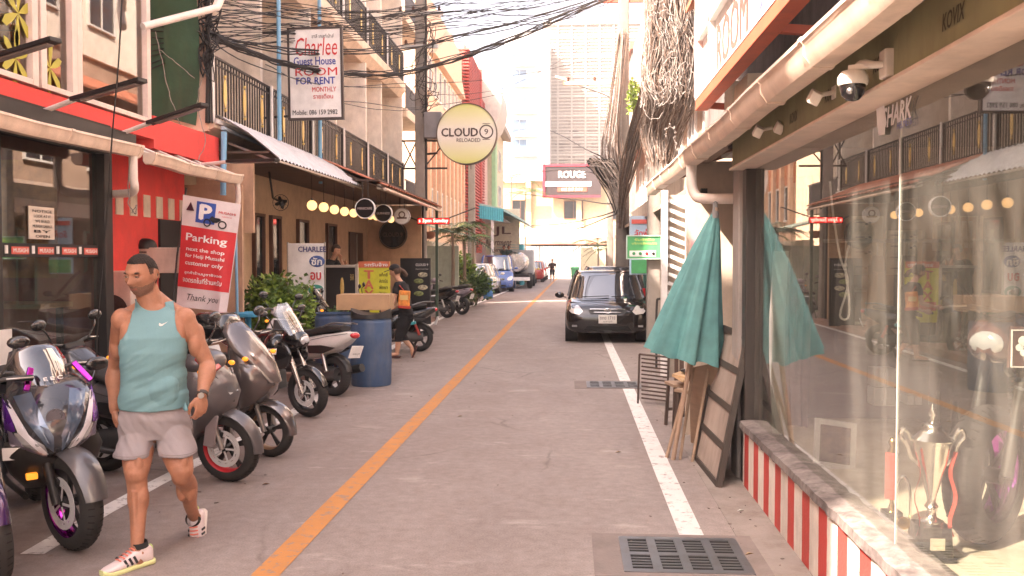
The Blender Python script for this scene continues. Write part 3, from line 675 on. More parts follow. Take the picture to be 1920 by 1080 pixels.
put('canopy_roof', G().prism([(-6.0, CY + .04, 4.95), (fpX(944, CY), CY + .04, 4.45), (fpX(985, CY), CY + .04, 3.75), (fpX(985, CY), CY + .04, 3.66), (fpX(944, CY), CY + .04, 4.3), (-6, CY + .04, 4.85)], (0, 9, 0)), M('pale teal sheet', (.36, .58, .55), .5), jl, loc=False)
put('post', G().box((-4.35, CY + .1, 0), (-4.2, CY + .25, 4.2)), white, jl, loc=False)
put('canopy_soffit', G().box((-5.9, CY + .3, 3.9), (-3.7, JY, 3.94)), white, jl, loc=False)
lw_ = thing('garden_wall', 'low pale wall and grey green gate behind the palm trees', 'wall', (-4.8, 34, 0))
put('wall', G().box((-5.2, 30.2, 0), (-4.9, 39.9, 2.3)), M('pale garden wall', (.50, .46, .38), .8, dirt=.3), lw_, loc=False)
put('gate', G().box((-5.3, 29.3, 0), (-3.6, 29.4, 2.1)), M('greenish panel', (.36, .40, .32), .7, dirt=.3), lw_, loc=False)
put('awning', G().prism([(-5.2, 29.0, 2.95), (-3.7, 29.0, 2.55), (-3.7, 29.0, 2.5), (-5.2, 29.0, 2.9)], (0, 3, 0)), M('pale green awning', (.42, .58, .48), .6), lw_, loc=False)

# ================================================================== FAR END
fe = thing('corrugated_fence', 'white corrugated metal fence closing the far end of the lane', 'fence', (-1, 80, 0))
a = []
for i in range(120): a.append((-4.5 + i * .062, 80 + (.06 if (i // 2) % 2 else 0)))
for k in range(6):
    seg = a[k * 20:(k + 1) * 20 + 1]; put('fence_sheet', G().loft([[(x, y, z) for x, y in seg] for z in (.2, 2.75)], False, False), M('white sheet', (.42, .42, .40), .5, sc=.8, var=.15, dirt=.15), fe, loc=False, sm=0)
put('fence_base', G().box((-4.6, 79.9, 0), (3.2, 80.2, .2)), concrete, fe, loc=False)
yb = thing('yellow_house', 'yellow two storey house with brown windows and white balcony beyond the fence', 'building', (-1, 88, 0))
yel = M('yellow render', (.50, .40, .25), .8, dirt=.1)
put('wall', G().box((-9, 85, 3.6), (6.5, 92, 8.9)), yel, yb, loc=False)
put('ground_floor_back', G().box((-9, 88, 0), (6.5, 88.3, 3.6)), dkbrown, yb, loc=False)
for x in (-8.8, -4.1, .6, 5.2): put('column', G().box((x, 84.6, 0), (x + .5, 85, 8.9)), yel, yb, loc=False)
put('balcony', G().box((-9, 83.4, 3.6), (6.5, 85, 4.4)), white, yb, loc=False)
put('awning', G().prism([(-9, 83.4, 3.55), (-9, 81.9, 3.0), (-9, 81.9, 2.94), (-9, 83.4, 3.45)], (15, 0, 0)), M('brown awning', (.48, .24, .16), .8), yb, loc=False)
for x, w_, h in ((-4.6, 1.5, 1.8), (.35, 1.7, 1.6), (4.3, 1.2, 1.8)): win(yb, (x, 85, 6.2), w_, h, '-Y', 2, M('brown frame', (.25, .12, .08), .6))
put('balcony_rail', G().box((-.6, 84.4, 4.9), (1.3, 84.46, 4.96)).box((-.6, 84.4, 4.65), (1.3, 84.46, 4.7)), white, yb, loc=False)
put('parapet', G().box((-9, 84.6, 8.9), (-2.3, 85.2, 10.0)), white, yb, loc=False)
g = G()
for k in range(26): g.box((-8.9 + k * .25, 84.5, 9.9), (-8.8 + k * .25, 84.6, 10.3))
put('finial_row', g, white, yb, loc=False, sm=0)
# billboard ROUGE
rs = thing('billboard', 'dark room for lease billboard with a red frame on the yellow house', 'billboard', (0, 84, 8))
x0, x1, z0, z1 = fpx(1022, 84), fpx(1126, 84), fpz(367, 84), fpz(313, 84)
put('board', G().box((x0, 84, z0), (x1, 84.2, z1)), M('billboard black', (.05, .035, .035), .4), rs, loc=False, sm=0)
put('frame', G().box((x0 - .1, 83.9, z1), (x1, 84.2, z1 + .2)).box((x0 - .1, 83.9, z0 - .2), (x1, 84.2, z0)).box((x0 - .25, 83.9, z0 - .2), (x0, 84.2, z1 + .2)), M('dark red frame', (.38, .03, .05), .5), rs, loc=False, sm=0)
put('white_band', G().box((x0, 83.95, fpz(350, 84)), (x1 - .9, 84, fpz(341, 84))), inkwhite, rs, loc=False, sm=0)
put('red_band', G().box((fpx(1045, 84), 83.95, fpz(360, 84)), (fpx(1100, 84), 84, fpz(352, 84))), M('band red', (.62, .10, .06), .5), rs, loc=False, sm=0)
cx_ = fpx(1072, 84)
put('lettering', G().text('ROUGE', (cx_, 83.93, fpz(328, 84)), X_, Z_, 2.45, .62, .03), inkwhite, rs, loc=False, sm=0)
put('lettering', G().text('ROOM FOR LEASE', (cx_, 83.93, fpz(345.5, 84)), X_, Z_, 2.9, .3, .02), inkblack, rs, loc=False, sm=0)
put('lettering', G().text('093 517 5499', (cx_, 83.93, fpz(356, 84)), X_, Z_, 1.9, .27, .02), inkwhite, rs, loc=False, sm=0)
sb = thing('small_sign_board', 'small white notice board beside the palm on the parapet', 'sign', (-5, 80, 8)); put('board', G().box((fpx(947, 83), 83, fpz(342, 83)), (fpx(984, 83), 83.1, fpz(319, 83))), signwhite, sb, loc=False)
put('lettering', G().text('RENT\n095 44', (fpx(968, 83), 82.97, fpz(331, 83)), X_, Z_, 1.2, .7), M('faded red', (.6, .25, .25), .6), sb, loc=False, sm=0)
# white tower
wt = thing('white_tower', 'white apartment tower with blue tinted windows in the haze', 'building', (-6, 122, 0))
put('wall', G().box((fpx(946, 120), 120, 0), (fpx(1030, 120), 134, fpz(60, 120))), M('tower white', (.46, .46, .46), .8), wt, loc=False)
put('wing', G().box((-16, 126, 0), (fpx(946, 126), 134, fpz(120, 126))), M('tower white'), wt, loc=False)
for zc in (148, 198, 240, 277, 110):
    win(wt, (fpx(974, 120), 120, fpz(zc, 120)), 1.9, 2.1, '-Y', 2, pane=skypane, rows=2); put('balcony', G().box((fpx(962, 120), 119.3, fpz(zc + 17, 120)), (fpx(1006, 120), 120, fpz(zc + 14, 120))), white, wt, loc=False)
    win(wt, (fpx(948, 126), 126, fpz(zc + 12, 126)), 1.2, 2.0, '-Y', 1, pane=skypane)
    win(wt, (fpx(1012, 120), 120, fpz(zc, 120)), .7, 1.6, '-Y', 1, pane=M('pale pane', (.35, .33, .3), .3))
# beige tower
bt = thing('beige_tower', 'wide pale beige high rise with a fine grid of ledges behind the lane', 'building', (5, 135, 0))
bz = fpz(52, 130); bx1 = fpx(1225, 130); bxx0 = fpx(1020, 130)
put('wall', G().box((bxx0, 130, 0), (bx1, 145, bz)), M('tower beige', (.33, .28, .24), .8), bt, loc=False)
pale = M('tower ledge', (.47, .42, .37), .8)
for k in range(9): x = bxx0 + (bx1 - bxx0) * k / 8; put('pilaster', G().box((x - .12, 129.75, 0), (x + .12, 130, bz)), pale, bt, loc=False, sm=0)
for k in range(60): z = 8 + k * .46; put('ledge', G().box((bxx0, 129.86, z), (bx1, 130, z + (.14 if k % 6 else .3))), pale, bt, loc=False, sm=0)
random.seed(5)
for k in range(90):
    x = bxx0 + random.random() * (bx1 - bxx0 - 2); z = 8.2 + int(random.random() * 26) * .46
    put('louvre_gap', G().box((x, 129.9, z), (x + .5 + random.random(), 129.99, z + .1)), M('shadow gap', (.16, .12, .10), .8), bt, loc=False, sm=0)
put('parapet', G().box((bxx0 - .2, 129.6, bz), (bx1 + .2, 145, bz + .5)), pale, bt, loc=False)
rh = thing('red_roof_house', 'grey brown house with red tiled roof edge half hidden by the right pole', 'building', (5, 60, 0))
put('wall', G().box((fpx(1183, 60), 60, 0), (8, 66, fpz(100, 60))), M('grey brown wall', (.26, .21, .18), .8, dirt=.3), rh, loc=False)
put('roof', G().prism([(fpx(1178, 60), 59.5, fpz(100, 60)), (9, 59.5, fpz(84, 60)), (9, 59.5, fpz(70, 60)), (fpx(1178, 60), 59.5, fpz(88, 60))], (0, 6, 0)), tile, rh, loc=False)
# right far: wall + bin + low buildings
rw = thing('boundary_wall', 'cream rendered wall with rounded corner at the far right of the lane', 'wall', (2, 70, 0))
put('wall', G().box((fpx(1088, 68), 68, 0), (6, 68.3, fpz(462, 68))), M('cream wall far'), rw, loc=False, bev=.15)
bn = thing('green_bin', 'green wheelie bin in front of the far fence', 'bin', (fpx(1078, 66), 66, 0)); put('bin_body', G().loft([srect((0, 0, z), X_, Y_, h_, h_, 12, 5) for z, h_ in ((.05, .22), (.95, .3))]), M('bin green', (.10, .42, .20), .5), bn); put('bin_lid', G().loft([srect((0, 0, z), X_, Y_, h_, h_, 12, 5) for z, h_ in ((.95, .32), (1.0, .32), (1.08, .24))]), M('bin green'), bn)
# ================================================================== behind the camera, left: unseen blocks added and sized to shade the lane
nb_ = thing('shade_block', 'unseen tall peach block added beside the camera on the left to shade the lane', 'building', (-8, 1, 0))
put('wall', G().box((-12, -.4, 0), (-4.72, 2.95, 11.2)), peach, nb_, loc=False, sm=0)
lb_ = thing('low_shade_block', 'unseen lower cream block added behind the camera on the left to shape the shade', 'building', (-8, -10, 0))
put('wall', G().box((-12, -30, 0), (-4.7, -.42, 8.25)), cream, lb_, loc=False, sm=0)

# ================================================================== RIGHT: glass fronted shop
RX = 1.32
rsp = thing('glass_shop', 'glass fronted gear shop on the right with red and white striped plinth', 'shop', (3, 3, 0))
pl = stripemat('striped plinth paint', (.66, .60, .54), (.50, .06, .05), .335, 1, .47, .12, .35)
put('plinth', G().box((RX - .02, -2, 0), (RX + .16, 6.86, .43)), pl, rsp, loc=False, bev=.008)
g = G(); n = 120
rings = []
for i in range(n + 1):
    y = -2 + 8.9 * i / n; k = .012 * noise.noise(Vector((y * 9, 0, 0))); m_ = .01 * noise.noise(Vector((y * 14, 3, 0)))
    rings.append([(RX - .045 + k, y, .43 + m_), (RX - .04 + k, y, .475 + m_), (RX + .03, y, .49 + k), (RX + .17, y, .485), (RX + .17, y, .43)])
g.loft(rings); put('sill', g, M('grimy sill', (.12, .10, .095), .85, bump=.8, bs=30, var=.5, sc=14, dirt=.6, dcol=(.4, .36, .33)), rsp, loc=False)
shg = glassmat('shop glass right', (.88, .90, .87), .10, 4.6, .085)
for y0, y1 in ((-2, 1.2), (1.21, 3.895), (3.903, 6.84)): put('window_pane', G().box((RX + .057, y0, .48), (RX + .062, y1, 2.37)), shg, rsp, loc=False, sm=0)
put('pane_joint', G().box((RX + .056, 3.8965, .48), (RX + .0635, 3.9015, 2.37)), M('silicone', (.4, .4, .38), .3), rsp, loc=False)
put('corner_post', G().box((RX - .01, 6.86, 0), (RX + .1, 7.0, 2.7)), M('black post', (.04, .035, .032), .5, dirt=.3), rsp, loc=False, bev=.008)
put('grey_post', G().box((RX - .03, 7.05, 0), (RX + .16, 7.3, 2.6)), M('worn grey post', (.30, .27, .25), .85, dirt=.5), rsp, loc=False, bev=.01)
olive = M('olive beam paint', (.30, .29, .16), .6, dirt=.45, dcol=(.12, .09, .05))
bm_ = put('fascia_beam', G().box((RX - .09, -2, 2.385), (RX + .06, 7.0, 2.598)), olive, rsp, loc=False, bev=.006)
put('fascia_lip', G().box((RX - .115, -2, 2.365), (RX + .06, 7.0, 2.383)), gutterm, rsp, loc=False, bev=.004)
for k, y in enumerate((2.3, 2.62, 3.02, 3.7, 4.4, 5.1)):
    put('stencil', G().text('KOVIX', (RX - .0915, y, 2.475), -Y_, Z_, .17, .058, .01, shear=.15), M('stencil ink', (.10, .085, .05), .7), bm_, loc=False, sm=0)
put('rust_channel', G().box((RX - .17, -2, 2.60), (RX + .0, 9.6, 2.67)), M('brown channel', (.24, .17, .13), .7, dirt=.5), rsp, loc=False, bev=.004)
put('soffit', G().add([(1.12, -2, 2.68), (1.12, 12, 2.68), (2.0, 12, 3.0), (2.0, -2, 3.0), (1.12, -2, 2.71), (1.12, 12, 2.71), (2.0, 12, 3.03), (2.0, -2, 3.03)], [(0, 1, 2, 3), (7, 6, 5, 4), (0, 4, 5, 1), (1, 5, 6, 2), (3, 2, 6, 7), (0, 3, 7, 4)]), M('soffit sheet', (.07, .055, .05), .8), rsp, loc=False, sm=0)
for k in range(14):
    y = 1.9 + k * .72; put('rafter_end', G().beam((1.14, y, 2.655), (1.6, y, 2.80), .05, .09), M('rafter timber', (.23, .12, .09), .8, dirt=.4), rsp, loc=False, bev=.003)
put('upper_wall', G().box((1.75, -2, 3.0), (6, 12, 5.0)), M('grey upper wall', (.16, .14, .135), .8, sc=2, var=.5, dirt=.4, dcol=(.35, .33, .3)), rsp, loc=False)
put('unseen_bounce_storey', G().box((2.3, -6, 5.0), (6, 12, 9.0)), M('pale bounce wall', (.80, .74, .66), .8), rsp, loc=False)  # added out of frame; its pale face bounces sun onto the left facades
for k in range(9):
    for z_ in (5.9, 7.9): win(rsp, (2.3, -4.6 + k * 1.9, z_), 1.0, 1.2, '-X', 2, M('brown frame', (.25, .12, .08), .6))
put('balcony', G().box((1.9, -6, 6.9), (2.3, 12, 7.05)), peach, rsp, loc=False); put('tiled_eave', G().prism([(1.5, -6, 4.95), (2.3, -6, 5.35), (2.3, -6, 5.28), (1.5, -6, 4.88)], (0, 18, 0)), tile, rsp, loc=False); put('wall_panel', G().box((2.27, -6, 5.36), (2.3, 4, 6.85)), M('orange wall panel', (.62, .30, .17), .8), rsp, loc=False)  # trim on the added storey, there for the left windows to reflect
put('unseen_bounce_storey', G().box((2.3, -14, 0), (6, -2.1, 9.0)), M('pale bounce wall'), rsp, loc=False)
# room
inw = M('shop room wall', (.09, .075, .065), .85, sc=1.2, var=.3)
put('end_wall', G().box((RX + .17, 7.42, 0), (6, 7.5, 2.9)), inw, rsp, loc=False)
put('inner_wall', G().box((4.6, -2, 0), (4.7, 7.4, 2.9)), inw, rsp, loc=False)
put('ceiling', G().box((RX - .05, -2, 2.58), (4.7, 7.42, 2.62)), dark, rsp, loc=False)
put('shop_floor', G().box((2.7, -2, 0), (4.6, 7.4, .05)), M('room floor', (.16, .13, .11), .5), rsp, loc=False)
put('display_platform', G().box((RX + .17, -2, .37), (2.7, 7.2, .45)), M('pale platform', (.60, .52, .42), .6, dirt=.4), rsp, loc=False, bev=.005)
put('platform_front', G().box((2.66, -2, .0), (2.7, 7.2, .37)), inw, rsp, loc=False)

put('roof_gutter', G(), white) if 0 else None
gr_ = gutter('roof_gutter', 1.0, 1.3, 12.0, 2.66, 1, 'long cream roof gutter running over the right shop front', .85, .14, .13)
q = G(); q.tube(cat_rom([(1.07, 8.1, 2.54), (1.07, 8.1, 2.36), (1.10, 8.08, 2.26), (1.16, 8.0, 2.22), (1.45, 7.7, 2.20), (1.75, 7.5, 2.2)], 5), .045, 14)
tagit(put('downpipe', q, pvcw), 'fat white elbow pipe under the right gutter above the folded parasol', 'pipe')

# cream partition wall past the shop, notices on it
cw_ = thing('end_partition', 'cream painted wall stub behind the folded teal parasol', 'wall', (1.4, 8.8, 0))
put('wall', G().box((1.12, 8.75, 0), (2.6, 8.85, 2.62)), M('cream paint worn', (.55, .45, .36), .8, dirt=.3), cw_, loc=False)
put('notice', G().box((1.15, 8.735, 1.72), (1.32, 8.748, 1.93)), M('pink notice', (.66, .42, .42), .7), cw_, loc=False)
put('notice', G().box((1.16, 8.735, 1.50), (1.32, 8.748, 1.68)), M('aqua notice', (.38, .58, .52), .7), cw_, loc=False)
put('junction_box', G().box((1.24, 8.70, 2.3), (1.3, 8.75, 2.36)), black, cw_, loc=False)

# roof sign overhead
sg_ = thing('roof_sign', 'big white roof sign with red frame overhanging the right gutter', 'sign', (1.3, 7, 3.2))
RS = 1.28; y0, y1, z0, z1 = 5.0, 9.15, 3.22, 5.4
put('sign_face', G().box((RS + .03, y0, z0 + .05), (RS + .06, y1, z1)), signwhite, sg_, loc=False, sm=0)
g = G(); g.box((RS - .03, 3.2, z0 - .05), (RS + .09, y1 + .05, z0 + .05)); put('frame_rail', g, M('orange red steel', (.55, .13, .07), .55, dirt=.3), sg_, loc=False, bev=.004)
put('frame_rail', G().box((RS - .035, 3.2, z0 + .052), (RS + .03, y1 + .05, z0 + .075)), white, sg_, loc=False)
put('frame_post', G().box((RS - .04, y1 - .03, z0 + .08), (RS + .1, y1 + .08, z1 + .3)), M('pale frame post', (.62, .42, .40), .6), sg_, loc=False)
put('frame_post', G().box((RS - .03, 8.35, z0 + .08), (RS + .028, 8.41, z1)), white, sg_, loc=False)
put('frame_rail', G().box((RS - .03, y0, z0 + .62), (RS + .028, y1, z0 + .67)), white, sg_, loc=False)
for y in (9.1, 6.1, 5.0, 3.9): put('bracket_arm', G().beam((RS + .03, y, z0 - .01), (1.8, y, z0 - .05), .05, .06), rustred, sg_, loc=False, bev=.003)
put('lettering', G().text('ROOM', (RS + .028, 7.55, z0 + .34), -Y_, Z_, 1.4, .40, .02).text('FOR RENT', (RS + .028, 7.2, z0 + .95), -Y_, Z_, 1.9, .45, .02), M('faded sign red', (.55, .12, .10), .6), sg_, loc=False, sm=0)
put('lettering', G().text('MONTHLY', (RS + .028, 6.1, z0 + .34), -Y_, Z_, 1.1, .3, .01), M('faded sign blue', (.15, .2, .5), .6), sg_, loc=False, sm=0)
# cream boxes behind it (water heater / cartons on the roof)
for k, (a, b) in enumerate((((1.5, 8.6, 3.0), (1.75, 9.0, 3.35)), ((1.45, 7.6, 2.95), (1.7, 8.2, 3.22)))):
    tagit(put('meter_box', G().box(a, b), M('cream box', (.66, .55, .42), .6, dirt=.3), bev=.01), ('upper', 'lower')[k] + ' cream meter box on the roof edge under the red framed sign', 'box')

# dome camera, floodlights under the gutter
dc = thing('dome_camera', 'white dome security camera with black globe hanging from the beam', 'camera', (1.2, 3.8, 2.5))
c_ = aY(1599, 160, 3.75); wp_ = white
put('dome', G().lathe([(.005, -.052), (.025, -.047), (.043, -.028), (.05, 0), (.05, .012)], c_ + Z_ * -.012, 'z', 24), M('smoked dome', (.012, .012, .013), .08, coat=1), dc, loc=False, sm=60)
put('lens', G().sph(c_ + Vector((-.022, -.036, -.028)), .014, 10, 6), M('lens ring', (.5, .5, .5), .2, .8), dc, loc=False)
put('housing', G().lathe([(.056, 0), (.060, .012), (.058, .035), (.045, .055), (.02, .062), (.005, .062)], c_, 'z', 24), M('camera white', (.74, .68, .60), .4, dirt=.2), dc, loc=False, sm=60)
b_ = aY(1672, 120, 3.6)
put('bracket', G().tube(cat_rom([c_ + Z_ * .05, c_ + Vector((.03, -.01, .085)), b_ + Vector((-.06, .01, 0)), b_], 4), .014, 10).beam(c_ + Vector((-.01, 0, .07)), b_, .03, .018), M('camera white'), dc, loc=False)
put('junction_box', G().obox(b_ + Vector((.0, 0, 0)), (.075, .075, .11)), M('camera white'), dc, loc=False, bev=.008)
put('cable', G().tube(cat_rom([b_ + Vector((0, -.02, .05)), b_ + Vector((.0, -.08, .11)), b_ + Vector((.02, -.03, .15)), b_ + Vector((.04, .05, .13))], 5), .004, 6), black, dc, loc=False)
def spot(px, py, Y, lab, s=1):
    c = aY(px, py, Y); t = thing('flood_lamp', lab, 'lamp', c, group=None)
    put('lamp_head', G().obox((0, 0, 0), (.05 * s, .085 * s, .06 * s), (R_(20), R_(25), 0)), M('camera white'), t, bev=.006)
    put('arm', G().tube([(0, 0, 0), (.05 * s, .03, .02), (.1 * s, .04, .03)], .011, 8), M('camera white'), t)
    put('mount', G().obox((.11 * s, .04, .03), (.03, .06, .06)), M('camera white'), t, bev=.004)
spot(1527, 183, 4.3, 'cream floodlamp on an arm left of the dome camera')
spot(1421, 247, 5.6, 'small cream lamp under the beam nearest the parasol'); spot(1461, 240, 5.4, 'small cream square lamp right of its twin under the beam')

# SHARK sticker on glass
sk = tagit(put('glass_sticker', G().text('SHARK', aX(1682, 212, RX + .045), -Y_, Z_, .33, .085, .03, shear=.2).prism([aX(a, b, RX + .045) for a, b in ((1644, 202), (1658, 196), (1661, 218), (1659, 252), (1648, 254), (1645, 232))], (-.002, 0, 0)), M('sticker white', (.9, .9, .92), .5), sm=0), 'white lettered sticker with fin emblem on the right shop glass', 'sticker')
sk2 = tagit(put('glass_sticker', G().text('HELMETS', aX(1696, 231, RX + .045), -Y_, Z_, .16, .03, .0), M('sticker blue', (.12, .16, .5), .5), sm=0), 'small blue sticker just below the white lettered fin sticker', 'sticker')

# ------------------------------------------------------------------ things in the right window
tr = thing('trophy', 'tall lidded silver trophy cup with ribbons on a black base in the window', 'trophy', (1.51, 3.86, .45), sc=1.0)
sil = M('trophy silver', (.88, .85, .80), .17, 1)
put('base', G().loft([srect((0, 0, z), X_, Y_, h_, h_, 16, 8) for z, h_ in ((0, .085), (.015, .085), (.018, .072), (.14, .066))]), blackgloss, tr)
put('cup', G().lathe([(.005, .14), (.048, .142), (.05, .155), (.022, .17), (.016, .2), (.028, .215), (.016, .235), (.02, .26), (.04, .33), (.06, .40), (.073, .47), (.078, .485), (.078, .49)], n=32), sil, tr, sm=60)
put('lid', G().lathe([(.082, .49), (.084, .497), (.055, .525), (.038, .54), (.04, .55), (.03, .562), (.01, .57), (.008, .585), (.017, .60), (.012, .62), (.003, .645)], n=32), sil, tr, sm=60)
for s in (-1, 1):
    put('handle', G().tube(cat_rom([(s * .045, 0, .38), (s * .085, 0, .42), (s * .105, 0, .475), (s * .13, 0, .51), (s * .118, 0, .54), (s * .1, 0, .525), (s * .085, 0, .49)], 4), .008, 8), sil, tr)
    put('ribbon', G().loft([[(s * (.066 + .012 * math.sin(z * 30)), -.03, z), (s * (.076 + .012 * math.sin(z * 30)), -.045, z)] for z in [.45 - k * .035 for k in range(11)]], False, False), M('red ribbon', (.6, .08, .06), .6), tr)
put('plate', G().box((-.03, -.072, .05), (.03, -.068, .10)), sil, tr)
mt = thing('small_trophy', 'small slender gold trophy left of the tall silver cup', 'trophy', (1.52, 4.35, .45))
put('base', G().box((-.04, -.04, 0), (.04, .04, .06)), blackgloss, mt, bev=.004)
put('figure', G().lathe([(.02, .06), (.008, .1), (.01, .2), (.025, .28), (.03, .33), (.012, .36), (.02, .385), (.005, .41)], n=16), M('trophy gold', (.75, .48, .16), .2, 1), mt, sm=60)
put('ribbon', G().loft([[(-.04, -.02, z), (.0, -.045, z)] for z in (.34, .25, .12)], False, False), M('red ribbon'), mt)
mt2 = thing('small_trophy', 'red ribboned medal stand beside the tall silver cup', 'trophy', (1.50, 4.15, .45))
put('stand', G().tube(cat_rom([(-.03, 0, 0), (-.03, 0, .2), (0, 0, .27), (.03, 0, .2), (.03, 0, 0)], 5), .006, 8), sil, mt2)
put('medal', G().lathe([(.001, -.004), (.028, -.004), (.028, .004), (.001, .004)], (0, -.01, .06), 'y', 16), M('trophy gold'), mt2)
pf = thing('photo_frame', 'white photo frame with dark picture leaning on the window platform', 'picture', (1.57, 5.45, .45), rot=(R_(-16), R_(9), R_(8)))
put('frame', G().box((-.13, 0, 0), (.13, .015, .035)).box((-.13, 0, .255), (.13, .015, .29)).box((-.13, 0, .035), (-.095, .015, .255)).box((.095, 0, .035), (.13, .015, .255)), white, pf, bev=.002)
put('picture', G().box((-.095, .004, .035), (.095, .012, .255)), M('brown picture', (.14, .09, .06), .5, sc=14, var=.9), pf)
# posters of sunglasses on the end wall
def shades(g, c, s):
    for k in (-1, 1): g.prism([Vector(c) + Vector(((k * .5 + .42 * math.cos(a)) * s, 0, (.2 * k + .3 * math.sin(a)) * s)) for a in [PI * 2 * j / 10 for j in range(10)]], (0, -.004, 0))
for (pxa, pya, pxb, pyb, sxx), lab in zip(((1595, 405, 1655, 515, 1626), (1660, 432, 1728, 515, 1710)), ('cream sunglasses poster left of the glass joint', 'cream sunglasses poster right of the glass joint')):
    t = thing('poster', lab, 'poster', (2.5, 7.4, 1.8)); a = aY(pxa, pyb, 7.4); b = aY(pxb, pya, 7.4)
    put('sheet', G().box((a.x, 7.38, a.z), (b.x, 7.4, b.z)), M('cream sheet', (.58, .50, .38), .6), t, loc=False)
    for k in range(4):
        g = G(); z = b.z - (b.z - a.z) * (k + .5) / 4; shades(g, (aY(sxx, 400, 7.4).x, 7.378, z), .028); put('print', g, inkblack, t, loc=False, sm=0)
        put('caption', G().box((a.x + .03, 7.375, z + .0), (a.x + .10, 7.379, z + .012)), M('grey print', (.25, .22, .2), .6), t, loc=False, sm=0)
t = thing('poster', 'framed orange poster of riders on the end wall, right of the sunglasses posters', 'poster', (3.2, 7.4, 1.9)); a = aY(1748, 470, 7.4); b = aY(1842, 405, 7.4)
put('sheet', G().box((a.x, 7.38, a.z), (b.x, 7.4, b.z)), M('cream sheet'), t, loc=False)
put('print', G().box((a.x + .06, 7.37, a.z), (b.x - .06, 7.38, b.z - .01)), M('orange brown print', (.42, .17, .08), .6, sc=8, var=.8), t, loc=False)
put('print', G().box((b.x - .17, 7.365, a.z + .02), (b.x - .09, 7.37, b.z - .04)), M('pale print', (.7, .7, .66), .6, em=0), t, loc=False)
cbm = M('pale appliance', (.50, .46, .42), .6)
for px0, py0, px1, py1, Y, nm_, lab, cat in ((1596, 540, 1655, 610, 7.0, 'wall_cabinet', 'pale cabinet on the end wall below the posters', 'cabinet'), (1637, 690, 1682, 762, 6.6, 'carton_stack', 'stack of pale boxes low inside the window', 'boxes'), (1700, 742, 1730, 760, 6.6, 'small_carton', 'pair of small white cartons on the window floor', 'boxes')):
    a = aY(px0, py1, Y); b = aY(px1, py0, Y); t = thing(nm_, lab, cat, (a.x, Y, a.z)); k = 2 if 'cart' in nm_ else 1
    for i in range(k):
        for j in range(k if nm_ == 'carton_stack' else 1):
            dx = (b.x - a.x) / k; dz = (b.z - a.z) / (k if nm_ == 'carton_stack' else 1)
            put('box' if k > 1 else 'cabinet_body', G().box((a.x + i * dx + .004, Y, a.z + j * dz + .004), (a.x + (i + 1) * dx - .004, Y + .15, a.z + (j + 1) * dz - .004)), cbm if k == 1 else M('pale carton', (.45, .47, .48), .6), t, loc=False, bev=.004)
    if k == 1: put('door', G().box((a.x + .02, Y - .01, a.z + .03), ((a.x + b.x) / 2 - .01, Y, b.z - .03)), M('grey print'), t, loc=False); put('paper', G().box((b.x - .13, Y - .01, a.z + .08), (b.x - .03, Y, a.z + .18)), M('aqua notice'), t, loc=False)
q = G(); q.tube(cat_rom([aY(x, y, 5.2) for x, y in ((1556, 340), (1562, 400), (1575, 480), (1590, 530), (1575, 590), (1590, 596), (1592, 560), (1585, 500), (1592, 460))], 5), .006, 6)
tagit(put('hanging_cable', q, inkwhite), 'looped white cable hanging inside the right window', 'cable')
# plastic curtain + banner at the far end of the window
g = G(); a = []
for i in range(26):
    u = i / 25; a.append((RX + .14 + .30 * u, 6.95 - .15 * u + .03 * math.sin(i * 1.7), 0))
g.loft([[(x + .01 * math.sin(z * 5 + x * 30), y, z) for x, y, _ in a] for z in (.42, .8, 1.2, 1.6, 2.0, 2.3)], False, False)
tagit(put('plastic_curtain', g, M('mauve plastic', (.20, .13, .14), .35, sc=9, var=.6)), 'mauve plastic curtain bunched at the far corner of the window', 'curtain')
g = G(); p_ = [aY(x, 500, 6.3) for x in (1447, 1477)]
g.loft([[(p.x + .015 * math.sin(z * 4), 6.3 + .01 * i, z) for i, p in enumerate(p_)] for z in (.42, .7, 1.0, 1.3, 1.75)], False, False)
tagit(put('roll_banner', g, M('pale banner', (.50, .52, .50), .5, sc=4, var=.3)), 'narrow pale banner standing inside the far end of the window', 'banner')
g = G(); a = []
for i in range(30): u = i / 29; a.append((2.35 + .55 * u, 6.0 + .06 * math.sin(i * 1.9) - .2 * u))
g.loft([[(x + .03 * math.sin(z * 3 + x * 9), y + .04 * math.sin(z * 4 + x * 20), z) for x, y in a] for z in (.5, .8, 1.1, 1.4, 1.7, 2.0, 2.2)], False, False)
tagit(put('dust_sheet', g, glassmat('milky plastic', (.72, .78, .74), .1, 3, .5)), 'milky green plastic dust sheet hanging deep inside the right window', 'plastic sheet')
for k in range(5):
    x = 2.05 + k * .23; t = thing('hanging_jacket', 'dark jacket on the rail inside the right window, %s' % ('nearest the glass', 'second from the glass', 'in the middle of the rail', 'second from the inner wall', 'nearest the inner wall')[k], 'jacket', (x, 6.9, 1.1), group='jackets on the rail')
    put('jacket_body', G().loft([srect((x, 6.9, z), Vector((.3, 1, 0)).normalized(), Vector((1, -.3, 0)).normalized(), a_, b_, 18, 2.4) for z, a_, b_ in ((1.0, .2, .07), (1.3, .19, .07), (1.6, .23, .06), (1.68, .1, .05), (1.72, .05, .04))]), M('jacket cloth %d' % (k % 3), ((.05, .05, .06), (.22, .2, .17), (.12, .05, .04))[k % 3], .8), t, loc=False)
    put('hanger', G().tube([(x, 6.9, 1.72), (x, 6.9, 1.82)], .006, 6), steel, t, loc=False)
tagit(put('clothes_rail', G().tube([(1.9, 6.95, 1.83), (3.3, 6.9, 1.83)], .014, 8), steel), 'steel clothes rail inside the right window', 'rail')
pn = thing('number_plate_sign', 'brown plate sign with pale border at the right edge of the window', 'sign', (1.75, 3.55, 1.35))
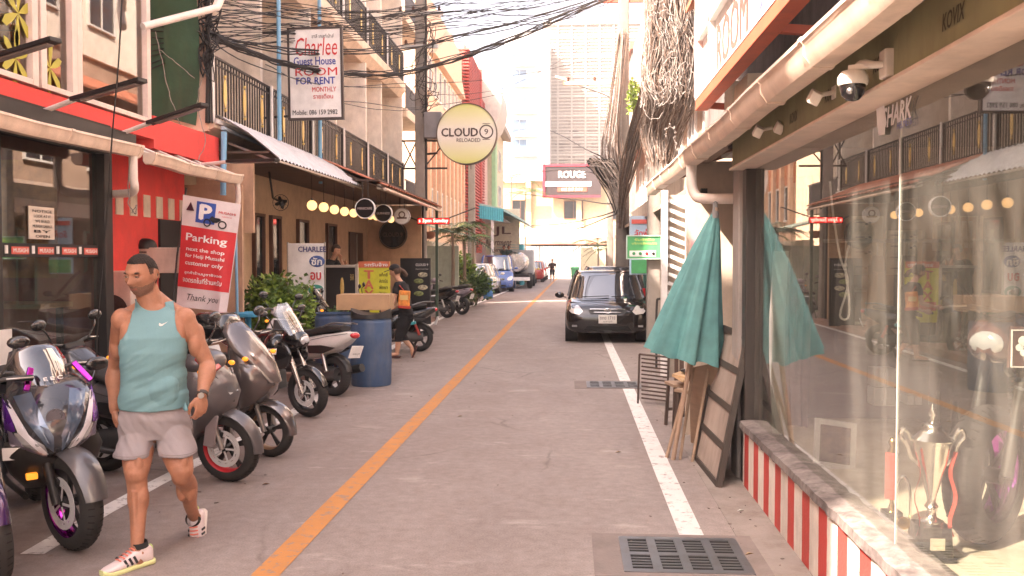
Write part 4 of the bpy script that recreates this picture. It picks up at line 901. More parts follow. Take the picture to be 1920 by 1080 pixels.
a = aY(1893, 668, 3.6); put('plate', G().obox(a + Vector((.09, 0, .03)), (.19, .012, .16), (0, R_(4), 0)), M('plate brown', (.10, .04, .03), .4), pn, loc=False, bev=.004)
g = G()
for x0_, x1_, z0_, z1_ in ((0, .18, .1, .104), (0, .18, -.042, -.038), (0, .005, -.04, .1), (.175, .18, -.04, .1)): g.box((a.x + x0_, 3.588, a.z + z0_), (a.x + x1_, 3.592, a.z + z1_))
for s_, dx, dz in ((.02, 0, .03), (.014, -.015, .005), (.014, .015, .005), (.013, 0, -.015)): g.prism([(a.x + .045 + dx + s_ * math.cos(t_), 3.589, a.z + .03 + dz + s_ * math.sin(t_)) for t_ in [PI * 2 * j / 10 for j in range(10)]], (0, -.003, 0))
put('print', g, inkwhite, pn, loc=False, sm=0)
g = G(); g.obox((2.0, 3.3, .62), (.3, .02, .45), (R_(-10), R_(6), 0)); tagit(put('price_card', g, signwhite, bev=.003), 'white card propped beside the tyre in the right window', 'card')

# ================================================================== stuff leaning outside the right shop
ps = thing('folded_parasol', 'large folded teal market parasol leaning against the shop corner', 'parasol', (.95, 7.9, .1))
top = aY(1341, 400, 7.55); cen = aY(1284, 668, 7.7); foot = aZ(1262, 862)
ax_ = (top - cen).normalized(); uu = ax_.cross(Y_).normalized(); vv = ax_.cross(uu)
g = G(); rings = []; n = 72
for k in range(13):
    t_ = k / 12; c = top.lerp(cen, t_); R0 = .025 + .255 * t_ ** .82; rg = []
    for j in range(n):
        an = 2 * PI * j / n; fo = 1 + (.24 * math.cos(an * 8 + .9 * math.sin(an * 2)) + .09 * math.cos(an * 17 + 1 + t_)) * (.25 + .75 * t_) * (.45 + .55 * (math.cos(an - .2) > -.35)) + .03 * math.sin(t_ * 5 + an)
        rg.append(c + (uu * math.cos(an) * (1.05) + vv * math.sin(an) * .72) * R0 * fo + ax_ * (.012 * math.cos(an * 9)) * t_)
    rings.append(rg)
g.loft(rings, False); put('canopy', g, teal, ps, loc=False, sm=80)
put('pole', G().tube([top + ax_ * .05, foot], .02, 10), M('parasol pole', (.36, .25, .18), .6), ps, loc=False)
put('finial', G().lathe([(.004, .1), (.02, .09), (.022, .03), (.03, 0), (.03, -.04)], top, 'z', 14), M('finial grey', (.2, .2, .2), .5), ps, loc=False)
for a_, b_ in (((1300, 690), (1275, 862)), ((1330, 680), (1298, 866))):
    put('strut', G().tube([aY(a_[0], a_[1], 7.75), aZ(*b_)], .013, 8), wood, ps, loc=False)
tagit(put('broom_pole', G().tube([aY(1330, 560, 7.9), aZ(1250, 858)], .016, 8), wood), 'bamboo pole leaning under the folded parasol', 'pole')
# frame board
bt0 = aZ(1304, 860); bt1 = aZ(1348, 915); tp0 = aY(1353, 605, 8.0); tp1 = aY(1404, 629, 6.92)
fb = thing('framed_board', 'tall weathered board with black frame and three rails leaning on the corner', 'board', bt1)
ex = (bt1 - bt0); ez = (tp1 - bt1); exn = ex.normalized(); ezn = ez.normalized(); nn = exn.cross(ezn).normalized()
W_, H_ = ex.length, ez.length
def bp_(u, v, d=0): return bt0 + exn * (W_ * u) + ez * v + nn * d
bf = M('board frame', (.055, .045, .038), .7, dirt=.4)
for k in range(4):
    put('panel', G().obox(bp_(.5, (k + .5) / 4), (W_ - .06, H_ / 4 - .05, .012), Matrix((exn, ezn, nn)).transposed()), M('dusty board', (.34, .28, .24), .85, sc=2, var=.2, dirt=.5), fb, loc=False)
for k in (1, 2, 3): put('rail', G().beam(bp_(.04, k / 4, 0), bp_(.96, k / 4, 0), .05, .035, nn), bf, fb, loc=False, bev=.003)
for u in (.02, .98): put('stile', G().beam(bp_(u, 0), bp_(u, 1), .055, .045, nn), bf, fb, loc=False, bev=.003)
for v in (.012, .988): put('rail', G().beam(bp_(.05, v), bp_(.95, v), .05, .04, nn), bf, fb, loc=False, bev=.003)
# folded slatted chair, stools, boards
fc = thing('folded_chair', 'folded slatted brown chair standing behind the parasol', 'chair', aZ(1200, 755))
c0 = aZ(1198, 757); Yc = c0.y
for k in range(11): put('slat', G().beam(aY(1203, 672 + k * 7.4, Yc), aY(1252, 678 + k * 7.4, Yc - .2), .012, .018), M('dark slat', (.08, .055, .045), .6), fc, loc=False)
for a_, b_ in (((1199, 664), (1196, 757)), ((1254, 670), (1250, 764)), ((1199, 664), (1254, 670))): put('frame_bar', G().tube([aY(*a_, Yc if a_[0] < 1220 else Yc - .2), aY(*b_, Yc if b_[0] < 1220 else Yc - .2)], .012, 8), M('dark slat'), fc, loc=False)
for i, (px, py, h_) in enumerate(((1262, 800, .42), (1285, 812, .40))):
    b = aZ(px, py); t = thing('wooden_stool', ('farther', 'nearer')[i] + ' small dark stool piled with scraps beside the parasol poles', 'stool', (b.x + .1, b.y, 0), rz=.2 + i * .5)
    for sx in (-1, 1):
        for sy in (-1, 1): put('leg', G().beam((sx * .14, sy * .13, 0), (sx * .12, sy * .11, h_), .03, .03), M('dark slat'), t)
    put('seat', G().box((-.15, -.15, h_), (.15, .15, h_ + .03)), wood, t, bev=.004); put('stretcher', G().box((-.13, -.12, .15), (.13, -.10, .18)).box((-.13, .10, .15), (.13, .12, .18)), M('dark slat'), t)
b = aZ(1275, 806); g = G(); g.obox((b.x + .12, b.y, .49), (.3, .22, .02), (.1, .15, .3)); g.obox((b.x + .1, b.y + .05, .53), (.2, .28, .03), (.1, -.12, .8)); tagit(put('scrap_boards', g, M('buff board', (.55, .38, .22), .7, dirt=.4)), 'buff board offcuts heaped on the stools', 'scrap wood')
g = G(); g.obox((b.x + .12, b.y + .1, .56), (.22, .12, .05), (.2, .2, .6)); tagit(put('black_bag', g.jig(.02, 12), blackgloss, bev=.02), 'shiny black bag on top of the scrap boards', 'bag')
tagit(put('plywood_sheet', G().add([aY(1292, 690, 7.95), aY(1345, 680, 7.6), aZ(1340, 848), aZ(1295, 830)] + [v + Vector((.012, .012, 0)) for v in (aY(1292, 690, 7.95), aY(1345, 680, 7.6), aZ(1340, 848), aZ(1295, 830))], [(0, 1, 2, 3), (7, 6, 5, 4), (0, 4, 5, 1), (1, 5, 6, 2), (2, 6, 7, 3), (3, 7, 4, 0)]), wood), 'brown plywood sheet behind the parasol poles', 'board')

# ================================================================== RIGHT beyond the shop
lt = thing('lattice_screen', 'white trellis screen with post beyond the teal parasol', 'trellis', (1.5, 13, 0))
a = aY(1243, 570, 13.0); b = aY(1270, 360, 13.0)
put('post', G().box((a.x - .03, 12.95, 0), (a.x + .06, 13.05, 2.66)), white, lt, loc=False, bev=.006)
for k in range(15): put('slat', G().beam((a.x + .07, 13.0, .7 + k * .13), (a.x + .32, 13.0, .60 + k * .13), .02, .05), white, lt, loc=False)
put('back_panel', G().box((a.x + .06, 13.06, 0), (a.x + .36, 13.1, 2.6)), M('grey cream wall', (.40, .34, .28), .8, dirt=.4), lt, loc=False)
put('side_rail', G().box((a.x + .31, 12.97, 0), (a.x + .34, 13.03, 2.6)), white, lt, loc=False)
rl2 = thing('right_shophouses', 'low cream and grey shophouses along the right side past the trellis', 'building', (3, 25, 0))
put('wall', G().box((2.15, 13.5, 0), (7, 45, 3.3)), M('grey cream wall', (.40, .34, .28), .8, dirt=.4), rl2, loc=False)
put('eave', G().prism([(1.55, 13.2, 2.62), (3, 13.2, 3.5), (3, 13.2, 3.42), (1.55, 13.2, 2.55)], (0, 14, 0)), M('old roof sheet', (.36, .27, .22), .7, dirt=.4), rl2, loc=False)
for k in range(7): win(rl2, (2.15, 15 + k * 3.4, 1.5), 1.3, 1.6, '-X', 2, M('teal frame', (.12, .32, .28), .6))
put('upper_wall', G().box((3.2, 14, 3.3), (7, 45, 9.5)), M('brown pink upper wall', (.42, .30, .23), .8, sc=1, var=.3), rl2, loc=False)
for k in range(10):
    for z_, X0_ in ((4.8, 3.2), (8.6, 3.1)): win(rl2, (X0_, 15.5 + k * 2.8, z_), 1.3, 1.5, '-X', 2, white)
put('added_top_storey', G().box((3.1, 14, 7.0), (7, 45, 12)), M('pale bounce wall'), rl2, loc=False)  # added out of view as more pale area to bounce sun leftward
put('tiled_eave', G().prism([(2.4, 14, 6.0), (3.2, 14, 6.5), (3.2, 14, 6.42), (2.4, 14, 5.93)], (0, 30, 0)), tile, rl2, loc=False)
gs = thing('green_sign', 'green and white framed hanging sign over the parked car', 'sign', aY(1206, 463, 17))
a = aY(1176, 484, 17); b = aY(1240, 443, 17)
put('board', G().box((a.x, 16.98, a.z), (b.x, 17.02, b.z)), M('sign green', (.07, .42, .16), .5), gs, loc=False)
fg = G(); 
for u0, u1, w0, w1 in ((-.01, 1.01, 1, 1.05), (-.01, 1.01, -.05, 0), (-.03, .0, -.05, 1.05), (1.0, 1.03, -.05, 1.05)): fg.box((a.x + (b.x - a.x) * u0, 16.96, a.z + (b.z - a.z) * w0), (a.x + (b.x - a.x) * u1, 17.03, a.z + (b.z - a.z) * w1))
put('frame', fg, M('pale green frame', (.5, .68, .6), .5), gs, loc=False, sm=0)
put('white_band', G().box((a.x + .04, 16.97, a.z + .03), (b.x - .1, 16.98, a.z + .14)), inkwhite, gs, loc=False)
for k, m_ in enumerate((inkgreen, inkgreen, inkred, inkblack)): put('emblem', G().sph((a.x + .12 + k * .12, 16.96, a.z + .085), (.03, .006, .03), 10, 6), m_, gs, loc=False)
put('lettering', G().text('รับซักรีด', ((a.x + b.x) / 2, 16.97, b.z - .06), X_, Z_, .36, .05).text('บริการซักอบรีด', ((a.x + b.x) / 2, 16.97, b.z - .13), X_, Z_, .46, .045), M('sign yellow', (.7, .75, .2), .5), gs, loc=False, sm=0)
bs_ = thing('blue_poster_board', 'pale blue poster board with red Thai lettering behind the green sign', 'sign', aY(1205, 430, 19))
a = aY(1180, 515, 19); b = aY(1228, 405, 19)
put('board', G().box((a.x, 19, a.z), (b.x, 19.05, b.z)), M('pale blue sheet', (.36, .52, .66), .5, sc=2, var=.2), bs_, loc=False)
put('lettering', G().text('ลัดฟ้า', (a.x + .27, 18.98, fpz(437, 19)), X_, Z_, .34, .16, .015), inkred, bs_, loc=False, sm=0)
put('label', G().box((a.x + .04, 18.98, fpz(420, 19)), (a.x + .36, 19, fpz(412, 19))), M('red label', (.6, .12, .1), .5), bs_, loc=False)
put('green_print', G().box((a.x + .04, 18.98, fpz(512, 19)), (b.x, 19, fpz(487, 19))), M('sign green'), bs_, loc=False)
tagit(put('sign_post', G().box((fpX(1240, 16), 15.97, 0), (fpX(1247, 16), 16.03, 2.7)), M('pale blue post', (.42, .52, .58), .5)), 'pale blue steel post beside the green hanging sign', 'post')
tagit(put('sign_post', G().tube(cat_rom([(fpX(1230, 14), 14, 0), (fpX(1230, 14), 14, .95), (fpX(1236, 14), 14, 1.08), (fpX(1262, 14), 14, 1.1)], 5), .018, 8), blackmetal), 'thin bent black rail between the car and the parasol', 'rail')
t = thing('street_shrine_table', 'dark clutter table with blue crate beyond the parasol', 'table', (1.75, 12.2, 0))
put('top', G().box((1.42, 11.9, .72), (2.1, 12.6, .76)), dkbrown, t, loc=False); [put('leg', G().box((x, y, 0), (x + .05, y + .05, .72)), dkbrown, t, loc=False) for x in (1.44, 2.0) for y in (11.92, 12.5)]
tagit(put('plastic_crate', G().box((1.45, 11.95, .765), (1.75, 12.25, .98)), M('blue crate', (.10, .28, .38), .5), bev=.02), 'blue green crate on the clutter table beyond the parasol', 'crate')
# ================================================================== poles and cables
def pole(name, x, y, h, r0, r1, label, square=False, mat=None, tilt=0):
    t = thing(name, label, 'utility pole', (x, y, 0))
    if square: put('shaft', G().loft([srect((tilt * z / h, 0, z), X_, Y_, r0 + (r1 - r0) * z / h, r0 + (r1 - r0) * z / h, 20, 7) for z in np.linspace(0, h, 8)]), mat or concrete, t)
    else: put('shaft', G().tube([(tilt * z / h, 0, z) for z in np.linspace(0, h, 8)], list(np.linspace(r0, r1, 8)), 16), mat or concrete, t)
    return t
def insul(g, c): g.lathe([(.01, 0), (.05, .0), (.03, .04), (.055, .05), (.03, .09), (.05, .1), (.01, .15)], c, 'z', 10)
insm = M('insulator brown', (.12, .05, .03), .3)
lp = pole('utility_pole', -4.08, 24.75, 9.8, .16, .12, 'concrete pole carrying the bracket and round sign on the left', True)
for z, w_ in ((8.3, 1.3), (7.4, 1.0)):
    put('crossarm', G().box((-w_ / 2, -.14, z), (w_ / 2, -.04, z + .1)), steel, lp)
    for k in range(4): g = G(); insul(g, (-w_ / 2 + .12 + k * (w_ - .24) / 3, -.09, z + .1)); put('insulator', g, insm, lp)
for z in (4.15, 4.9): put('bracket_bar', G().beam((-.5, -.1, z), (.75, -.1, z), .05, .05), blackmetal, lp)
put('bracket_brace', G().tube([(-.45, -.1, 4.18), (-.1, -.1, 4.88)], .02).tube([(-.45, -.1, 4.88), (-.1, -.1, 4.18)], .02).tube([(.12, -.1, 4.18), (.7, -.1, 4.88)], .02), blackmetal, lp)
put('control_box', G().box((.14, -.35, 4.95), (.62, .05, 5.65)), M('grey cabinet', (.20, .20, .21), .5, dirt=.3), lp, bev=.02)
put('drain_conduit', G().tube([(.17, -.1, 3), (.17, -.1, 9)], .03, 8), blackmetal, lp)
# cloud 9 sign
cs = thing('round_sign', 'big round yellow white light box hung high on the left of the lane', 'sign', (-2.77, 24.5, 5.04))
c = aY(876, 252, 24.5); RR = 57 / F * 24.5
def signface(name, col1, col2):
    m = M(name, col1, .35, em=.0); t_ = m.node_tree; L = t_.links.new
    tc = t_.nodes['Texture Coordinate']; sp = t_.nodes.new('ShaderNodeSeparateXYZ'); L(tc.outputs['Object'], sp.inputs[0])
    ab = t_.nodes.new('ShaderNodeMath'); ab.operation = 'ABSOLUTE'; L(sp.outputs[2], ab.inputs[0])
    r = t_.nodes.new('ShaderNodeValToRGB'); r.color_ramp.elements[0].position = .1; r.color_ramp.elements[0].color = (*col1, 1); r.color_ramp.elements[1].position = .8; r.color_ramp.elements[1].color = (*col2, 1)
    L(ab.outputs[0], r.inputs[0]); L(r.outputs[0], t_.nodes['Principled BSDF'].inputs['Base Color']); return m
cs.location = c; WM[cs.name] = Matrix.Translation(c)
put('face', G().lathe([(.001, -.13), (RR * .97, -.13), (RR * .97, .1), (.001, .1)], axis='y', n=64), signface('cloud face', (.74, .72, .66), (.62, .66, .22)), cs)
put('rim', G().lathe([(RR * .97, -.15), (RR, -.15), (RR, .12), (RR * .97, .12)], axis='y', n=64, cap=False), M('bronze rim', (.12, .09, .06), .5), cs)
put('lettering', G().text('CLOUD', (-.19, -.135, .04), X_, Z_, .98, .22, .03).text('RELOADED', (.05, -.135, -.17), X_, Z_, .64, .10, .01), M('sign brown', (.07, .05, .045), .5), cs, sm=0)
g = G(); g.lathe([(.19, -.138), (.155, -.138), (.155, -.134), (.19, -.134), (.19, -.138)], (.53, 0, .05), 'y', 32, False); g.text('9', (.53, -.135, .05), X_, Z_, .1, .15, .01)
g.box((.43, -.138, .26), (.63, -.134, .275)); g.box((.43, -.138, -.165), (.63, -.134, -.15))
put('emblem', g, M('sign brown'), cs, sm=0)
put('support_arm', G().tube([(-RR, .0, -.5), (-1.3, .25, -.5)], .03).tube([(-RR * .9, .0, .35), (-1.3, .25, .35)], .03), blackmetal, cs)
put('hanger', G().tube([(-.05, .0, -RR), (-.05, .0, -RR - .12)], .012).tube([(.1, 0, -RR), (.1, 0, -RR - .12)], .012), blackmetal, cs)
p2_ = pole('utility_pole', fpX(884, 35), 35, 5.4, .15, .13, 'slim concrete pole directly under the round light box', True)
p3_ = pole('utility_pole', fpX(1166, 26), 26, 9.8, .2, .15, 'concrete pole rising behind the parked car among cable bunches', True, M('pale pole concrete', (.20, .175, .155), .85, bump=.3, dirt=.3))
put('crossarm', G().box((-1.7, -.1, 6.6), (.9, .0, 6.7)), M('pale beam', (.6, .48, .36), .7), p3_)
for k in range(4): g = G(); insul(g, (-1.55 + k * .75, -.05, 6.7)); put('insulator', g, insm, p3_)
put('crossarm', G().box((-.7, -.1, 8.9), (.7, .0, 9.0)), rustred, p3_)
p4_ = pole('utility_pole', fpX(1226, 17), 17.2, 9.5, .13, .11, 'right hand pole wrapped in hanging cables behind the gutter', True)
p5_ = pole('utility_pole', fpX(1143, 45), 45, 7.5, .16, .13, 'farther concrete pole seen left of the cable wrapped one', True, M('pale pole concrete'))
lamp = thing('street_lamp', 'thin curved street lamp arm reaching left from the right pole', 'street lamp', aY(1145, 230, 30))
q = G(); q.tube(cat_rom([aY(1146, 235, 30), aY(1146, 195, 30), aY(1140, 180, 30), aY(1085, 160, 30), aY(1060, 150, 30)], 4), .03, 8); put('arm', q, steel, lamp, loc=False)
put('lamp_head', G().obox(aY(1055, 148, 30), (.5, .15, .08), (0, .3, 0)), M('lamp pale', (.5, .42, .35), .5), lamp, loc=False)

cblk = M('cable black', (.02, .018, .017), .6)
cgry = M('cable grey', (.27, .24, .22), .8, var=.4, sc=12)
wn = [0]
def wire(pts, r, label, group=None, mat=cblk, k=8, wob=0, n=5, name='overhead_wire', cat='wire'):
    P = cat_rom([aY(x, y, Y) for x, y, Y in pts], k); sd = wn[0]; wn[0] += 1
    if wob: P = [p + wob * noise.noise_vector(Vector((sd * 7.1, i * .45, 0))) for i, p in enumerate(P)]
    return tagit(put(name, G().tube(P, r, n), mat), label, cat, group)
# thick bundle from the guest house corner across to the upper right
BM = [(384, 62, 12), (450, 92, 13), (520, 117, 14), (600, 134, 15), (680, 141, 16.5), (750, 138, 17.5), (830, 118, 18.5), (910, 92, 19.5), (990, 62, 20.5), (1060, 32, 21.5), (1160, -12, 23)]
for k in range(7):
    wire([(x + 2 * math.sin(i + k), y + (k - 4) * 1.4 + 3 * math.sin(i * .9 + k * 1.7), Y) for i, (x, y, Y) in enumerate(BM)], .009 + .004 * (k % 3), 'black cable of the thick bundle sagging across the lane from the guest house corner', 'cables of the thick overhead bundle', wob=.03)
B2 = [(384, 55, 12), (440, 75, 13), (520, 90, 14), (600, 96, 15), (700, 95, 16.5), (780, 86, 18), (860, 66, 19), (960, 44, 20), (1080, 10, 21.5), (1120, -5, 22)]
for k in range(4):
    wire([(x, y + (k - 1) * 3 + 2 * math.sin(i * 1.1 + k * 2), Y) for i, (x, y, Y) in enumerate(B2)], .012, 'black cable of the upper bundle passing over the guest house sign', 'cables of the upper overhead bundle', wob=.03)
thin = 'thin black wire crossing high above the lane among many others'; tg_ = 'thin overhead wires'
random.seed(11)
for k in range(30):
    y0_ = -35 + k * 3.6 + random.uniform(-3, 3); y2 = random.uniform(-60, 70) - 10; dip = random.uniform(8, 45)
    ye = 40 - k * 2.5 + random.uniform(-25, 35)
    wire([(386, y0_ + 22, 12), (520, (y0_ * .8 + ye * .2) + dip * .6 + 15, 14.5), (700, (y0_ + ye) / 2 + dip + 10, 17), (850, y0_ * .3 + ye * .7 + dip * .7, 19.5), (1030, ye, 22), (1160, ye - 45, 24)], .0065, thin, tg_, wob=.05)
for k in range(9):
    a_ = 20 + k * 14
    wire([(-30, a_ - 40 + 5 * k, 9.5), (120, a_ - 10, 10.5), (250, a_ + 8, 11.5), (384, 60 + k * 3, 12)], .008, 'black wire running from the upper left windows to the guest house corner', 'wires in front of the upper left windows', wob=.03)
for k, (a1, a2, a3) in enumerate((((384, 70, 12), (560, 150, 14), (790, 165, 24)), ((500, 120, 14), (640, 195, 18), (785, 208, 24)), ((640, 190, 17), (800, 200, 22), (960, 172, 26)), ((560, 20, 14), (700, 60, 18), (1000, 90, 25)), ((384, 30, 12), (600, 15, 16), (800, -20, 22)), ((384, 8, 12), (620, 40, 16), (860, 20, 22)), ((640, 160, 17), (900, 150, 24), (1130, 110, 30)), ((800, 180, 24), (960, 160, 30), (1140, 60, 40)))):
    wire([a1, a2, a3], .008, thin, tg_, wob=.05)
for k in range(10):
    wire([(790 + k * 3, 20 + k * 4, 24.6), (800 + 9 * math.sin(k), 60 + k * 6, 24.5), (780 + 14 * math.cos(k * 2), 110 + k * 9, 24.5), (812 + 12 * math.sin(k * 3), 150 + 5 * k, 24.5), (792, 190 + k * 3, 24.5)], .009, 'looping slack cable hanging off the left pole', 'slack cables on the left pole', wob=.12)
for (a, b, c) in (((1160, 395, 26), (1050, 420, 50), (940, 425, 80)), ((1160, 385, 26), (1080, 375, 40), (950, 360, 70)), ((1130, 330, 26), (1050, 318, 45), (950, 330, 80)), ((1140, 300, 26), (1010, 240, 60), (940, 250, 90)), ((1160, 400, 26), (1020, 440, 60), (940, 395, 80))):
    wire([a, b, c], .02, 'sagging wire leading down the lane from the right pole', 'wires leading down the lane', wob=.05)
# knot at guest house corner
g = G(); random.seed(3)
for k in range(26):
    z = random.uniform(4.4, 6.0); P = [Vector((-4.78, 11.9, z))]
    for j in range(5): P.append(Vector((-4.78 + random.gauss(0, .09), 11.86 - random.random() * .15, z + (j - 2) * random.uniform(.05, .25))))
    g.tube(cat_rom(P, 3), random.choice((.006, .009, .012)), 4)
for k in range(12):
    z = 4.2 + k * .03; g.tube([(-4.79 + random.gauss(0, .03), 11.85 + random.gauss(0, .02), 3.5), (-4.79 + random.gauss(0, .03), 11.85, 6.5)], .01, 5)
tagit(put('cable_tangle', g, cblk, kind='stuff'), 'black tangle of cables knotted at the near corner of the guest house', 'cables')
# pale dangling wires in front of the netting and red wall
for pts in ([(290, 60, 11.5), (305, 120, 11.4), (322, 190, 11.3), (345, 255, 11.2)], [(300, 92, 11.5), (330, 118, 11.4), (365, 148, 11.3)], [(376, 150, 11.5), (370, 200, 11.5), (385, 260, 11.4), (372, 300, 11.3)], [(243, 290, 8.8), (241, 370, 8.8), (252, 400, 8.8), (256, 385, 8.8), (248, 400, 8.8)]):
    wire(pts, .005, 'pale slack wire dangling in front of netting and red wall', 'pale dangling wires on the left', mat=cgry, wob=.02)
wire([(229, -10, 6.6), (222, 120, 6.6), (210, 260, 6.6), (199, 420, 6.6), (184, 600, 6.6), (180, 700, 6.55)], .006, 'long black wire hanging straight down past the left shop corner', None, mat=cblk)

# cable + root mass on the right pole
def mass(name, path, n, spread, rr, label, mats, seed, wild=.5, kk=3):
    random.seed(seed); t = thing(name, label, 'cables', path[0][0]); 
    gs_ = [G() for _ in mats]
    for k in range(n):
        ang = random.random() * 2 * PI; rad = random.random() ** .6; P = []
        for i, (p, s) in enumerate(path):
            ang += random.uniform(-wild, wild); P.append(Vector(p) + Vector((math.cos(ang) * rad * s * spread, math.sin(ang) * rad * s * spread * .6, random.gauss(0, .08))))
        gs_[k % len(mats)].tube(cat_rom(P, kk), random.choice(rr), 4, False)
    for g_, m_ in zip(gs_, mats): put('strands', g_, m_, t, loc=False, kind='stuff', sm=60)
cwht = M('cable pale', (.34, .29, .25), .7, var=.3, sc=10); cbrn = M('vine brown', (.16, .11, .085), .9, var=.4, sc=10)
pt = lambda x, y, Y: aY(x, y, Y)
mass('cable_bundle', [(pt(1262, -40, 14), 1.15), (pt(1258, 40, 14), 1.1), (pt(1262, 90, 14), 1.2), (pt(1252, 150, 14), 1.15), (pt(1256, 190, 14), 1.0), (pt(1240, 240, 14.5), .9), (pt(1238, 300, 14.5), .55)], 430, .40, (.0035, .005, .008), 'thick tangled curtain of cables and roots left of the roof sign', [cgry, cbrn, cbrn, cgry, cwht], 4, .55, 3)
mass('cable_bundle', [(pt(1236, -20, 15), .5), (pt(1228, 80, 16), .6), (pt(1215, 170, 18), .7), (pt(1198, 240, 20), .8), (pt(1180, 310, 23), .9), (pt(1168, 370, 25), .5), (pt(1164, 420, 25.6), .35)], 70, .24, (.008, .011, .014), 'dark slanting rope of cables running down to the far right pole', [cgry, cbrn, cgry], 6, .5)
mass('cable_bundle', [(pt(1112, 304, 25.6), .5), (pt(1128, 306, 25.6), .8), (pt(1142, 330, 25.6), .9), (pt(1155, 355, 25.6), .6), (pt(1163, 392, 25.6), .3)], 90, .45, (.012, .016, .02), 'fan of grey cables flaring left from the concrete pole', [cgry, cwht, cblk], 8, .5)
mass('cable_bundle', [(pt(1168, 60, 25.7), .4), (pt(1150, 220, 25.7), .6), (pt(1146, 290, 25.7), .9), (pt(1158, 340, 25.7), .8), (pt(1166, 400, 25.7), .4)], 50, .4, (.01, .015), 'grey cables hugging the concrete pole above the parked car', [cgry, cbrn], 9, .6)
for k in range(16):
    random.seed(40 + k); x = 1205 + random.random() * 28
    wire([(x - 2 + k * .6, -20, 17), (x + 3, 60, 16.5), (x - 2, 130, 16.2), (x + random.uniform(-12, 12), 200, 16)], .009, 'thin drop cable hanging beside the tangled cable curtain', 'drop cables by the cable curtain', mat=cgry, wob=.05)
for k in range(14):
    random.seed(80 + k); cx, cy = random.uniform(1222, 1292), random.uniform(10, 290); r_ = random.uniform(10, 34); a0 = random.random() * 6
    wire([(cx + r_ * math.cos(a0 + j * .8) * .7, cy + r_ * math.sin(a0 + j * .8) * 1.3, 13.6) for j in range(6)], .006, 'pale coiled cable loop on the tangled cable curtain', 'coiled loops on the cable curtain', mat=cgry, wob=.05)

# ------------------------------------------------------------------ leaves
def leaves(g, c, rad, n, size, seed=0, up=.3, shell=.35):
    rnd = random.Random(seed); c = Vector(c)
    for i in range(n):
        d = Vector((rnd.gauss(0, 1), rnd.gauss(0, 1), rnd.gauss(0, 1))).normalized(); q = (shell + (1 - shell) * rnd.random()) * (1 + .25 * noise.noise(d * 2.3 + Vector((seed, 0, 0))))
        p = c + Vector((d.x * rad[0], d.y * rad[1], d.z * rad[2])) * q
        a = Vector((rnd.gauss(0, 1), rnd.gauss(0, 1), rnd.gauss(0, .6) + up)).normalized(); b = a.orthogonal().normalized(); b = (b + rnd.uniform(-1, 1) * a.cross(b)).normalized()
        s = size * rnd.uniform(.6, 1.3); nrm = a.cross(b)
        g.add([p, p + a * s * .45 + b * s * .26 + nrm * s * .06, p + a * s, p + a * s * .45 - b * s * .26 + nrm * s * .06], [(0, 1, 2), (0, 2, 3)])
def frond(g, base, dirn, L_, droop, nl=16, w_=.28, seed=0):
    rnd = random.Random(seed); d = Vector(dirn).normalized(); P = []
    for i in range(nl + 1):
        t_ = i / nl; P.append(Vector(base) + d * L_ * t_ + Z_ * (L_ * .35 * t_ - droop * t_ * t_))
    g.tube(P, [.012 * (1 - .7 * i / nl) for i in range(nl + 1)], 4)
    sd = d.cross(Z_).normalized()
    for i in range(2, nl + 1):
        for s in (-1, 1):
            p = P[i]; l = w_ * math.sin(PI * (.12 + .8 * i / nl)) * rnd.uniform(.8, 1.1); q = p + sd * s * l + d * l * .55 - Z_ * l * rnd.uniform(.3, .6); wv = d * .022
            g.add([p - wv, p + wv, q], [(0, 1, 2)])
def palm(px, py_top, Y, h, n, L_, label, seed):
    x = fpX(px, Y); t = thing('palm_tree', label, 'palm tree', (x, Y, 0))
    put('trunk', G().tube([(0.05 * math.sin(z), 0, z) for z in np.linspace(0, h, 8)], list(np.linspace(.07, .045, 8)), 8), bark, t); rnd = random.Random(seed)
    for k in range(n):
        g = G(); a = 2 * PI * k / n + rnd.uniform(-.2, .2); frond(g, (0.05 * math.sin(h), 0, h), (math.cos(a), math.sin(a), rnd.uniform(-.1, .5)), L_ * rnd.uniform(.8, 1.1), L_ * rnd.uniform(.5, 1.0), 14, .3 * L_, k); put('frond', g, leafd if k % 3 else leafm, t, sm=0)
palm(846, 430, 29, 2.5, 13, 1.1, 'slim palm with drooping fronds beside the LED sign', 1)
palm(868, 440, 31, 2.3, 12, 1.2, 'leaning palm by the concrete pole past the bar', 2)
palm(884, 420, 33, 2.9, 9, .9, 'short palm in front of the teal canopy', 3)
palm(958, 300, 78, 8.6, 13, 2.6, 'tall palm rising behind the small notice board', 4)
palm(985, 320, 79, 7.4, 11, 2.2, 'lower palm by the yellow house parapet', 5)
palm(1120, 440, 60, 2.6, 12, 1.8, 'bushy palm left of the concrete pole at the lane end', 6)
palm(1135, 440, 52, 2.2, 12, 1.4, 'low palm beside the cream boundary wall', 7)
